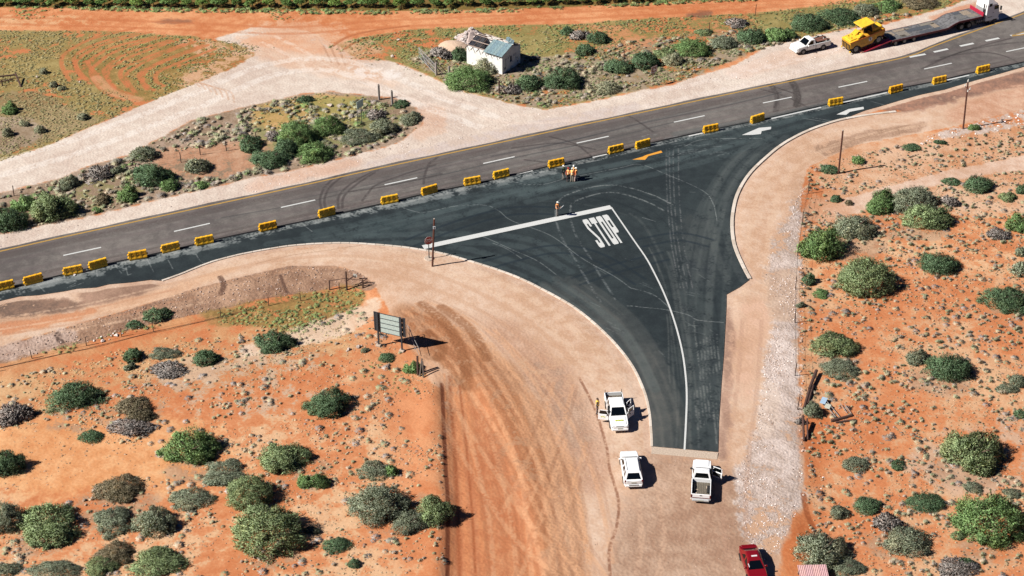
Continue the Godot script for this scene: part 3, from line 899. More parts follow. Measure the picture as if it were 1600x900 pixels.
# ------------------------------------------------------------------ roads
func roads() -> void:
	var c := canvas(1500, GZ0)
	var old1 := shade(99, 93, 90)
	var old2 := shade(131, 124, 119)
	var new1 := shade(40, 47, 51)
	var new2 := shade(55, 63, 66)
	c.fill(old1, old2, 16)
	var j := junction_outline()
	c.area(j, new1, new2, 0.2, 0.0, 1.0, 0.0, 12)
	flow_streaks(c)
	# old road: worn lanes, tar, skid marks
	for d in [[-3.2, 1.1, 0.35], [-1.2, 1.0, 0.3], [1.4, 1.1, 0.3], [3.4, 1.0, 0.35]]:
		var l := PackedVector2Array()
		for q in smooth_line(W("-60,433 128,393 299,356 466,318 625,283 783,250 925,218 1078,186 1217,156 1333,132 1466,103 1640,66"), 2.0):
			l.append(q + Vector2(0.42, 0.9) * d[0])
		c.line(l, d[1], shade(104, 92, 92), d[2], 0.3, 0)
	for s in ["-60,414 200,358 400,315 600,272 800,228 1000,186 1200,144 1420,98", "-60,455 200,400 400,355 600,312 800,268 1000,224 1200,180 1420,130 1600,92"]:
		c.line(smooth_line(W(s), 2.0), 1.6, shade(82, 72, 70), 0.5, 0.4, 0)
	for s in ["503,328 500,312 508,292 525,276", "509,328 507,312 516,292 538,274", "529,326 529,308 545,290 575,272 590,267", "535,326 537,308 555,290 585,270", "566,314 575,302 590,288 640,270 680,258", "662,288 664,272 672,255 684,246", "545,300 610,290 690,272", "1210,168 1216,152 1211,140 1205,130", "1240,166 1246,150 1240,138 1235,128", "1244,168 1250,152 1244,138", "1190,140 1230,152 1262,168", "1198,132 1240,146", "1440,108 1500,82 1560,70 1600,66", "1470,90 1530,82 1570,88 1600,104", "1455,98 1520,76 1580,60", "800,232 870,224 930,234", "860,214 900,226 930,250", "820,250 900,256 960,234", "980,180 1000,192 1020,206"]:
		c.line(smooth_line(W(s), 0.5), 0.42, shade(62, 56, 56), 0.55, 0.25, 0)
	c.line(smooth_line(W("1234,124 1244,140 1246,166"), 0.5), 1.3, shade(74, 68, 66), 0.7, 0.2, 0)
	c.line(smooth_line(W("1205,134 1214,150 1212,176"), 0.5), 1.0, shade(76, 70, 68), 0.6, 0.3, 0)
	# dusty concrete haunch along the joint, tar band in the joint
	var seam := smooth_line(W(SEAM), 1.0)
	var near := PackedVector2Array()
	var far := PackedVector2Array()
	for q in seam:
		near.append(q + Vector2(0.25, 0.55))
		far.append(q - Vector2(0.3, 0.65))
	c.line(near, 1.2, shade(150, 152, 150), 0.75, 0.42, 0)
	c.line(far, 0.7, shade(146, 136, 132), 0.5, 0.5, 0)
	c.area(W("-60,470 75,438 175,414 335,378 498,344 658,308 800,278 860,263 880,268 740,300 600,330 470,352 350,384 200,420 60,452 -60,482"), shade(110, 116, 118), shade(180, 182, 180), 0.8, 1.0, 0.6, 0.42)
	c.line(seam, 0.34, shade(26, 26, 28), 0.95, 0.0, 0)
	# new asphalt: dusty sweeps of wheels
	var dust := shade(112, 116, 114)
	var dust2 := shade(132, 128, 120)
	var dark := shade(28, 40, 50)
	c.area(W("850,452 905,486 955,530 990,572 1010,612 1020,700 1066,702 1064,640 1046,590 1010,530 950,486 880,448"), shade(70, 76, 78), shade(100, 96, 90), 4.0, 0.2, 0.42)
	c.area(W("1010,600 1062,620 1066,702 1020,698"), shade(84, 78, 74), shade(108, 98, 90), 4.0, 0.2, 0.45)
	c.area(W("1060,330 1110,330 1140,420 1128,470 1090,440 1060,400"), shade(70, 76, 80), shade(88, 88, 86), 4.0, 0.7, 0.25)
	c.area(W("520,360 640,330 780,300 900,270 900,290 760,330 620,372 520,378"), shade(60, 74, 78), shade(84, 96, 98), 4.0, 0.7, 0.28)
	c.area(W("1000,246 1080,228 1180,202 1160,222 1080,246 1000,262"), shade(72, 84, 88), shade(96, 104, 106), 4.0, 0.8, 0.3)
	for s in ["860,440 930,490 985,560 1020,640 1030,702", "880,440 950,492 1000,560 1036,640 1044,702", "905,446 975,500 1020,570 1050,650 1056,702", "840,452 915,510 970,580 1005,660 1016,702"]:
		wheel_pair(c, s, 1.8, 1.5, dust2, 0.20, 0.0, 0)
	for s in ["1172,240 1145,270 1122,310 1110,360 1098,430 1094,520 1106,600 1112,700", "1220,210 1165,250 1130,300 1122,350 1136,410 1150,440", "1190,222 1150,255 1126,290 1105,330 1090,380 1080,450 1086,540 1096,640 1100,704", "1140,330 1128,380 1124,430 1118,520 1110,620"]:
		wheel_pair(c, s, 1.7, 1.2, dust, 0.22, 0.12, 0)
	for s in ["420,388 520,372 620,350 720,330 820,300 900,276 1000,256", "480,372 600,348 720,316 860,286", "700,392 760,404 850,440 960,520 1010,610", "560,376 700,372 820,380 900,420", "760,300 880,280 1020,252 1160,216 1260,188", "820,310 960,280 1100,246 1200,212", "1060,215 1150,198 1240,180 1330,160"]:
		wheel_pair(c, s, 1.8, 1.5, shade(90, 104, 106), 0.30, 0.12, 0)
	for s in ["640,380 720,350 800,330 880,330", "760,414 860,390 930,400 1000,440", "900,440 960,420 1040,400", "1000,380 1060,370 1110,380"]:
		wheel_pair(c, s, 1.6, 0.5, dark, 0.5, 0.2, 0)
	wheel_pair(c, "880,340 884,315 920,300 955,295 985,300 1020,312 1045,325", 1.7, 0.32, shade(150, 152, 150), 0.62, 0.42, 0)
	wheel_pair(c, "880,344 890,372 908,400 925,430 950,470", 1.7, 0.35, shade(140, 142, 142), 0.5, 0.5, 0)
	for x in [1041.0, 1046.0, 1052.0, 1060.0]:
		c.line(smooth_line(W("%f,232 %f,300 %f,380 %f,450" % [x, x + 1, x + 8, x + 22]), 0.5), 0.22, shade(134, 132, 132), 0.55, 0.5, 0)
	for k in 16:
		var x := 1084.0 + (k % 8) * 5.0
		var y := 500.0 + (k / 8) * 95 + (k * 37 % 40)
		c.line(smooth_line(W("%f,%f %f,%f" % [x, y, x + 6, y + 60]), 0.5), 0.25, shade(140, 140, 136), 0.5, 0.55, 0)
	# thin pale runnels left by cement water
	var chalk := shade(176, 178, 176)
	for s in ["475,352 488,362", "630,325 655,332 675,330 700,324 725,321 760,321 780,330 800,345 860,368 910,404 960,432 985,450", "800,283 820,288 850,288 880,280 920,272 970,262 1000,257 1040,272 1098,298 1115,320 1120,345", "740,365 760,372 800,390 840,408 870,430", "986,478 1002,480 1040,484 1075,492 1090,500 1130,504", "985,450 1020,460 1045,480", "770,380 790,388 815,404", "870,262 940,250", "1004,340 1024,346", "306,397 315,410 325,412", "262,405 270,420", "230,405 240,425", "195,408 200,430 205,428", "180,415 190,427", "150,418 152,432", "135,420 140,434", "95,436 120,440 105,450 130,442", "60,446 70,456", "1255,185 1300,192", "1270,184 1304,190", "1360,158 1395,168", "1072,228 1100,218 1190,216", "1148,492 1175,500"]:
		c.line(smooth_line(W(s), 0.4), 0.16, chalk, 0.62, 0.28, 0)
	for q in [[988, 478, 0.5], [1091, 500, 0.4], [1082, 508, 0.45], [1082, 300, 0.3], [900, 292, 0.25], [1024, 312, 0.3], [1182, 296, 0.3]]:
		var o := gp(q[0], q[1])
		c.line(PackedVector2Array([Vector2(o.x - q[2], o.z), Vector2(o.x + q[2], o.z + 0.1)]), q[2] * 0.7, shade(140, 144, 140), 0.5, 0.3, 0, 1.0)
	for k in 26:
		var x := rng.randf_range(900, 1110)
		var y := rng.randf_range(390, 560)
		c.line(W("%f,%f %f,%f" % [x, y, x + rng.randf_range(8, 22), y + rng.randf_range(3, 12)]), 0.14, chalk, 0.4, 0.4, 0)
	for k in 22:
		var x := rng.randf_range(985, 1130)
		var y := rng.randf_range(215, 245)
		c.line(smooth_line(W("%f,%f %f,%f %f,%f" % [x, y, x + 12, y - 5 + rng.randf() * 4, x + 26, y - 4]), 0.3), 0.3, shade(150, 154, 154), 0.35, 0.5, 0)
	var m := c.material("asphalt", 0.9, 1.5, noise_tex("asphalt_grain", 0.3, 0.7, 1.2, 33, 512))
	var off := Vector2(GX0, GZ0)
	var inv := Vector2(1.0 / (GW * GRES), 1.0 / (1500 * GRES))
	var b := B.new()
	b.prism(road_outline(), -0.06, 0.03)
	var main := structure("main_road", b.mesh(0.6, off, inv), m)
	b = B.new()
	b.prism(j, -0.06, 0.012)
	var junction := structure("side_road", b.mesh(0.6, off, inv), m)
	# painted lines, each its own sheet a few millimetres up
	var wm := worn("road_paint_white", Color(0.75, 0.75, 0.74), 0.6, 0.06, 0.72, 1.05, 0.7)
	var ym := worn("road_paint_yellow", Color(0.78, 0.54, 0.18), 0.6, 0.06, 0.82, 1.03, 0.7)
	var em := worn("edge_paint_yellow", Color(0.64, 0.50, 0.25), 0.6, 0.06, 0.72, 1.05, 0.7)
	for s in DASHES.split("|"):
		stripe("centre_dash", W(s), 0.22, 0.036, wm, main)
	for s in LANE_DASHES.split("|"):
		stripe("lane_dash", W(s), 0.42, 0.036, wm, main)
	for s in SIDE_DASHES.split("|"):
		stripe("lane_dash", W(s), 0.24, 0.018, wm, junction)
	stripe("edge_line", smooth_line(W(YELLOW), 1.0), 0.24, 0.036, em, main)
	stripe("edge_line", W("1700,22 1640,40 1581,55.5"), 0.3, 0.036, em, main)
	stripe("edge_line", W("1581,56.5 1700,43"), 0.3, 0.040, em, main)
	stripe("edge_line", smooth_line(W("955,324 966,340 990,375 1010,404 1024,430 1036,455 1048,485 1059,520 1067,555 1071.5,590 1073,620 1072,655 1069.5,703"), 0.5), 0.18, 0.018, wm, junction)
	stripe("stop_line", W("661,386.5 955,323.5"), 0.85, 0.022, wm, junction)
	# STOP, drawn out for drivers
	var tl := gp(909, 344)
	var tr := gp(949, 335)
	var bl := gp(937.5, 387.5)
	var ux := (tr - tl)
	var vz := (bl - tl)
	for q in [
		["S", 0.0, ["0.15,0 0.85,0 1,.05 1,.27 .64,.27 .64,.16 .36,.16 .36,.30 1,.68 1,.95 .85,1 .15,1 0,.95 0,.74 .36,.74 .36,.84 .64,.84 .64,.70 0,.32 0,.05"]],
		["T", 0.262, ["0,0 1,0 1,.2 .66,.2 .66,1 .34,1 .34,.2 0,.2"]],
		["O", 0.525, ["0.15,0 0.85,0 1,.04 1,.5 .66,.5 .66,.2 .36,.2 .36,.5 0,.5 0,.04", "0,.5 .36,.5 .36,.8 .66,.8 .66,.5 1,.5 1,.96 .85,1 .15,1 0,.96"]],
		["P", 0.787, ["0,0 .85,0 1,.05 1,.30 .68,.30 .68,.2 .34,.2 .34,.30 0,.30", "0,.30 .34,.30 .34,.45 .68,.45 .68,.30 1,.30 1,.6 .85,.65 .34,.65 .34,1 0,1"]]]:
		var lb := B.new()
		for s in q[2]:
			var poly := PackedVector2Array()
			for k in P(s):
				var g: Vector3 = tl + ux * (float(q[1]) + k.x * 0.213) + vz * k.y
				poly.append(Vector2(g.x, g.z))
			lb.prism(poly, 0.018, 0.018)
		put("stop_letter", lb.mesh(), wm, junction)
	# arrows
	for s in [["1159,211.2 1186,199.8 1205,198.2 1204.5,202 1190,205 1189,209.5 1176,210.8", wm], ["1307,179 1326,170.5 1349,167 1350,170.5 1328,174.8 1322,179.5 1315,179.3", wm], ["988,249.5 1004,245 1009,242.5 1033,235.5 1035,238.5 1013,244 1008,249.8", ym]]:
		var ab := B.new()
		ab.prism(W(s[0]), 0.018, 0.018)
		put("turn_arrow", ab.mesh(), s[1], junction)
	# concrete apron beam closing the new surface
	b = B.new()
	b.prism(W("1018,698 1122,707.5 1120.5,718 1017.5,709"), -0.06, 0.022)
	structure("concrete_edge_beam", b.mesh(), worn("apron_concrete", shade(206, 184, 164), 0.9, 0.05, 0.75, 1.1, 0.5))

func flow_streaks(c: Canvas) -> void:    # dust and rubber drawn out along the ways the wheels take
	var r := RandomNumberGenerator.new()
	r.seed = 41
	for g in [["410,391 470,382.5 540,379 612,384 692,396 745,411 800,429.5 844,450 900,482 950,525 985,567 1005,607 1014,640 1019,700", -0.6, -8.5, 70], ["1360,166 1262,200 1225,223 1197,245 1170,272 1152,304 1144,337 1144,365 1149,388 1158,412", 0.6, 9.0, 44], ["330,381 500,348 660,312 800,281 950,248 1100,213 1290,170", 0.6, 7.0, 60], ["1133,470 1129,560 1125,640 1121,705", 0.5, 5.5, 36], ["760,300 900,300 1010,330 1060,400 1085,500 1095,600 1098,700", -3.0, 3.0, 24]]:
		var l := smooth_line(W(g[0]), 1.0)
		for k in int(g[3]):
			var n := l.size()
			var i0 := r.randi() % maxi(n - 8, 1)
			var i1 := mini(n, i0 + 6 + r.randi() % maxi(n / 2, 8))
			var off := lerpf(g[1], g[2], pow(r.randf(), 1.3))
			var o := PackedVector2Array()
			for i in range(i0, i1):
				var t := (l[mini(i + 1, n - 1)] - l[maxi(i - 1, 0)]).normalized().orthogonal()
				o.append(l[i] + t * (off + 0.15 * sin(i * 0.3 + k)))
			var light := r.randf() < 0.68
			c.line(o, r.randf_range(0.12, 0.75), shade(116, 118, 114) if light else shade(30, 37, 42), r.randf_range(0.12, 0.42), 0.18, 0, 1.0)

func stripe(called: String, l: PackedVector2Array, w: float, y: float, m: Material, parent: Node) -> void:
	var b := B.new()
	b.strip(l, w, y)
	put(called, b.mesh(), m, parent)

func kerbs() -> void:
	var kinds := []
	for k in 4:
		kinds.append(worn("kerb_concrete_%d" % k, shade(232 - k * 7, 218 - k * 8, 204 - k * 9), 0.9, 0.08, 0.8, 1.08, 0.8))
	for q in [[KERB_L, "pale concrete kerb curving along the left edge of the new asphalt", 0.26, 0.05], [KERB_R, "white concrete kerb bending round the right edge of the new asphalt", 0.40, 0.10]]:
		var l := along(smooth_line(W(q[0]), 0.25), 1.0)
		var base := thing("road_kerb", q[1], "kerb")
		base.set_meta("kind", "structure")
		var box := B.new()
		box.box(Vector3.ZERO, Vector3(q[2], 0.2, 0.975), Basis.IDENTITY, 0.02)
		var mesh := box.mesh()
		for i in l.size() - 1:
			var a := Vector3(l[i].x, 0, l[i].y)
			var e := Vector3(l[i + 1].x, 0, l[i + 1].y)
			var o := put("kerb_stone", mesh, kinds[(i * 7 + i / 3) % 4], base, (a + e) * 0.5 + Vector3(0, float(q[3]) - 0.1 + 0.006 * sin(i * 2.3), 0))
			o.rotation.y = yaw_of(a, e) + 0.01 * sin(i * 1.9)

# ------------------------------------------------------------------ ruined house
func house() -> void:
	var a := at(729.5, 99.3)
	var f := at(784.8, 116.6)
	var e := at(815.9, 99.3)
	var ux := Vector3(f.x - a.x, 0, f.z - a.z)
	var lx := ux.length()
	ux = ux.normalized()
	var uz := ux.cross(Vector3.UP)
	var lz := absf(Vector3(e.x - f.x, 0, e.z - f.z).dot(uz))
	var o := thing("ruined_house", "small whitewashed house with half its blue corrugated roof gone", "house")
	o.basis = Basis(ux, Vector3.UP, uz)
	o.position = Vector3(f.x, f.y - 0.05, f.z) - ux * lx * 0.5 - uz * lz * 0.5
	var hx := lx * 0.5
	var hz := lz * 0.5
	var hw := 2.75
	var rise := 0.7
	var wm := worn("whitewash", shade(255, 252, 248), 0.9, 0.015, 0.90, 1.0, 0.25)
	var dark := mat("dark_gap", Color(0.03, 0.025, 0.02), 0.9)
	var timber := worn("bleached_timber", shade(214, 188, 172), 0.85, 0.05, 0.6, 1.1, 0.8)
	var b := B.new()
	b.box(Vector3(0, hw / 2, hz - 0.1), Vector3(lx, hw, 0.2))
	put("front_wall", b.mesh(), wm, o)
	b = B.new()
	b.box(Vector3(0, hw / 2, -hz + 0.1), Vector3(lx, hw, 0.2))
	put("back_wall", b.mesh(), wm, o)
	for s in [-1.0, 1.0]:      # gable walls
		b = B.new()
		var x0: float = s * (hx - 0.2)
		var x1: float = s * hx
		var zz := hz - 0.2
		if s > 0:    # with a window hole
			var w0 := -0.15
			var w1 := 0.30
			b.box(Vector3((x0 + x1) / 2, hw / 2, (zz + w1) / 2), Vector3(0.2, hw, zz - w1))
			b.box(Vector3((x0 + x1) / 2, hw / 2, (-zz + w0) / 2), Vector3(0.2, hw, w0 + zz))
			b.box(Vector3((x0 + x1) / 2, 0.6, (w0 + w1) / 2), Vector3(0.2, 1.2, w1 - w0))
			b.box(Vector3((x0 + x1) / 2, hw - 0.375, (w0 + w1) / 2), Vector3(0.2, 0.75, w1 - w0))
		else:
			b.box(Vector3((x0 + x1) / 2, hw / 2, 0), Vector3(0.2, hw, zz * 2))
		var c := Vector3((x0 + x1) / 2, hw + 0.2, 0)
		var g0 := [Vector3(x0, hw, -zz), Vector3(x0, hw, zz), Vector3(x0, hw + rise * 0.93, 0)]
		var g1 := [Vector3(x1, hw, -zz), Vector3(x1, hw, zz), Vector3(x1, hw + rise * 0.93, 0)]
		b.tri_out(g0[0], g0[1], g0[2], c)
		b.tri_out(g1[0], g1[1], g1[2], c)
		b.quad_out(g0[1], g0[2], g1[2], g1[1], c)
		b.quad_out(g0[0], g0[2], g1[2], g1[0], c)
		put("gable_wall", b.mesh(), wm, o)
	b = B.new()
	b.box(Vector3(hx - 0.12, 1.6, 0.075), Vector3(0.05, 0.8, 0.44))
	var win := put("window", b.mesh(), dark, o)
	b = B.new()
	b.box(Vector3(hx + 0.01, 1.18, 0.075), Vector3(0.12, 0.05, 0.56))
	put("sill", b.mesh(), timber, win)
	# dark worn strokes scrawled on the gable and low on the walls
	var scrawl := worn("faded_scrawl", shade(120, 128, 140), 0.9, 0.06, 0.7, 1.2, 1.0)
	for q in [[-1.35, 1.5, 0.1, 1.1, 0.1], [-1.15, 1.95, 0.4, 0.08, 0.2], [-0.75, 2.0, 0.08, 0.45, 0.5], [-0.55, 2.0, 0.08, 0.45, -0.5], [-0.3, 2.05, 0.07, 0.4, 0.4], [0.55, 1.9, 0.08, 0.4, 0.4], [0.75, 1.9, 0.08, 0.4, -0.5], [1.05, 1.6, 0.09, 0.9, 0.0], [1.3, 1.2, 0.3, 0.1, 0.3], [-1.5, 0.7, 0.4, 0.4, 0.3], [1.5, 0.6, 0.3, 0.25, 0.2], [1.6, 1.0, 0.1, 0.4, 0.4]]:
		b = B.new()
		b.box(Vector3(hx + 0.003, q[1], -q[0]), Vector3(0.006, q[3], q[2]), Basis(Vector3.RIGHT, q[4]))
		put("scrawled_mark", b.mesh(), scrawl, o)
	# floor inside, in shade
	b = B.new()
	b.box(Vector3(0, 0.03, 0), Vector3(lx - 0.42, 0.06, lz - 0.42))
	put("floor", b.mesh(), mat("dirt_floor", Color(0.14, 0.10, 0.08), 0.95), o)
	# rafters (seven pairs) with tails over the front wall, purlins along
	var slope := atan2(rise, hz)
	var half := hz / cos(slope)
	for k in 7:
		var x := lerpf(-hx + 0.1, hx - 0.1, k / 6.0)
		for s in [-1.0, 1.0]:
			b = B.new()
			var tail := 0.55 if s > 0 else 0.1
			var mid := Vector3(x, hw + rise * 0.5 + 0.02, s * hz * 0.5) + Vector3(0, -sin(slope), s * cos(slope)) * tail * 0.5
			b.box(mid, Vector3(0.06, 0.11, half + tail), Basis(Vector3.RIGHT, s * slope))
			if (s < 0 and k in [2, 4]):
				continue
			put("rafter", b.mesh(), worn("dark_rafter", shade(120, 96, 86), 0.9, 0.05, 0.6, 1.1, 0.8), o)
	for q in [0.03, 0.5, 0.97]:
		for s in [-1.0, 1.0]:
			if s > 0 and q < 0.1:
				continue
			b = B.new()
			b.box(Vector3(0, hw + rise * (1.0 - q) + 0.11, s * hz * q), Vector3(lx, 0.07, 0.09), Basis(Vector3.RIGHT, s * slope))
			put("purlin", b.mesh(), timber, o)
	# corrugated sheets left on the near slope, two slipped ones beyond the ridge
	var blue := []
	for k in 3:
		blue.append(worn("blue_roof_sheet_%d" % k, [shade(176, 204, 210), shade(168, 196, 206), shade(184, 208, 210)][k], 0.55, 0.03, 0.75, 1.1, 0.6))
	var sw := 0.50
	for k in 6:
		var mesh := corrugated(sw + 0.03, half + 0.42)
		var sh := put("roof_sheet", mesh, blue[k % 3], o)
		sh.basis = Basis(Vector3.RIGHT, slope + 0.006 * sin(k * 2.0))
		sh.position = Vector3(hx + 0.12 - sw * (k + 0.5), hw + rise * 0.5 + 0.18 + 0.012 * (k % 2), hz * 0.5) + Vector3(0, -sin(slope), cos(slope)) * 0.16
	for k in 3:
		var sh := put("roof_sheet", corrugated(sw + 0.02, half * 0.72), blue[(k + 1) % 3], o)
		sh.basis = Basis(Vector3.UP, 0.5) * Basis(Vector3.RIGHT, -slope * 0.35)
		sh.position = Vector3(hx - 0.55 - k * 0.47, hw + rise * 0.8 + 0.2 + k * 0.015, -hz * 0.42 - k * 0.22)
	# heap of rubble behind
	var heap := thing("rubble_heap", "heap of pale broken plaster and stones behind the ruined house", "rubble heap", at(737, 62))
	b = B.new()
	var rb := RandomNumberGenerator.new()
	rb.seed = 5
	var dome := []
	for i in 5:
		var r := PackedVector3Array()
		for j in 14:
			var t := TAU * j / 14
			var rr := 1.9 * (1.0 - i / 4.6) * (1.0 + 0.25 * sin(j * 2.1)) + rb.randf_range(-0.2, 0.2)
			r.append(Vector3(cos(t) * rr, 1.5 * sin(i / 4.0 * PI / 2) - 0.05, sin(t) * rr * 0.8))
		dome.append(r)
	b.loft(dome)
	put("mound", b.mesh(), worn("plaster_dust", shade(214, 192, 184), 0.95, 0.06, 0.6, 1.1, 0.7), heap)
	b = B.new()
	for k in 240:
		var t := rb.randf() * TAU
		var q := sqrt(rb.randf())
		stone(b, Vector3(cos(t) * 2.3 * q, 1.45 * (1.0 - q) * (1.0 + 0.3 * sin(t * 3.0)) + 0.05, sin(t) * 1.9 * q), 0.07 + 0.38 * pow(rb.randf(), 2.2), rb)
	var st := put("rubble_stone", b.mesh(), worn("plaster_lump", shade(226, 212, 206), 0.9, 0.05, 0.7, 1.1, 0.7), heap)
	st.set_meta("kind", "stuff")
	var sp := thing("sand_heap", "low smooth heap of beige building sand left of the ruined house", "sand heap", at(708, 72))
	b = B.new()
	dome = []
	for i in 5:
		var r := PackedVector3Array()
		for j in 14:
			var t := TAU * j / 14
			var rr := 1.9 * (1.0 - i / 4.5) + rb.randf_range(-0.1, 0.1)
			r.append(Vector3(cos(t) * rr * 1.2, 0.7 * sin(i / 4.0 * PI / 2) - 0.05, sin(t) * rr))
		dome.append(r)
	b.loft(dome)
	put("sand", b.mesh(), worn("building_sand", shade(222, 190, 164), 0.95, 0.06, 0.8, 1.08, 0.7), sp)

func corrugated(w: float, l: float) -> ArrayMesh:
	var b := B.new()
	var n := 24
	for i in n:
		var x0 := -w / 2 + w * i / n
		var x1 := -w / 2 + w * (i + 1) / n
		var y0 := 0.03 * sin(TAU * 4.0 * i / n)
		var y1 := 0.03 * sin(TAU * 4.0 * (i + 1) / n)
		var p := [Vector3(x0, y0, -l / 2), Vector3(x1, y1, -l / 2), Vector3(x1, y1, l / 2), Vector3(x0, y0, l / 2)]
		b.quad_out(p[0], p[1], p[2], p[3], Vector3(x0, -50, 0))
		var d := Vector3(0, -0.004, 0)
		b.quad_out(p[0] + d, p[1] + d, p[2] + d, p[3] + d, Vector3(x0, 50, 0))
	return b.mesh()

func stone(b: B, o: Vector3, r: float, rg: RandomNumberGenerator) -> void:
	var rings := []
	var bs := Basis.from_euler(Vector3(rg.randf() * 6, rg.randf() * 6, rg.randf() * 6)).scaled(Vector3(1, rg.randf_range(0.5, 0.9), rg.randf_range(0.6, 1.0)))
	for i in 3:
		var rr: float = r * [0.55, 1.0, 0.5][i]
		var k := PackedVector3Array()
		for j in 5:
			var t := TAU * j / 5 + i * 0.4
			k.append(o + bs * Vector3(cos(t) * rr * rg.randf_range(0.75, 1.15), (i - 1) * r * 0.7, sin(t) * rr * rg.randf_range(0.75, 1.15)))
		rings.append(k)
	b.loft(rings)

# ------------------------------------------------------------------ fences, gates
func post_fence(label: String, pts: String, hgt: float, r: float, wires: int, m: Material, called := "wire_fence") -> Node3D:
	var o := thing(called, label, "fence")
	var wm := mat("fence_wire", Color(0.16, 0.13, 0.12), 0.6, 0.6)
	var tops := []
	for q in P(pts):
		var g := at(q.x, q.y)
		var lean := Vector3(rng.randf_range(-0.05, 0.05), 0, rng.randf_range(-0.05, 0.05)) * hgt
		var b := B.new()
		b.tube(g - Vector3(0, 0.15, 0), g + Vector3(0, hgt, 0) + lean, r, r * 0.9, 7)
		put("post", b.mesh(), m, o)
		tops.append([g, g + Vector3(0, hgt, 0) + lean])
	for k in wires:
		var b := B.new()
		var f := 0.25 + 0.7 * k / maxf(wires - 1, 1)
		for i in tops.size() - 1:
			var p: Vector3 = tops[i][0].lerp(tops[i][1], f)
			var q: Vector3 = tops[i + 1][0].lerp(tops[i + 1][1], f)
			var mid := (p + q) * 0.5 - Vector3(0, 0.06, 0)
			b.tube(p, mid, 0.008, 0.008, 3, false)
			b.tube(mid, q, 0.008, 0.008, 3, false)
		put("wire", b.mesh(), wm, o)
	return o

func beam(called: String, a: Vector3, e: Vector3, r: float, m: Material, parent: Node) -> void:
	var b := B.new()
	b.tube(a, e, r, r * 0.92, 7)
	put(called, b.mesh(), m, parent)

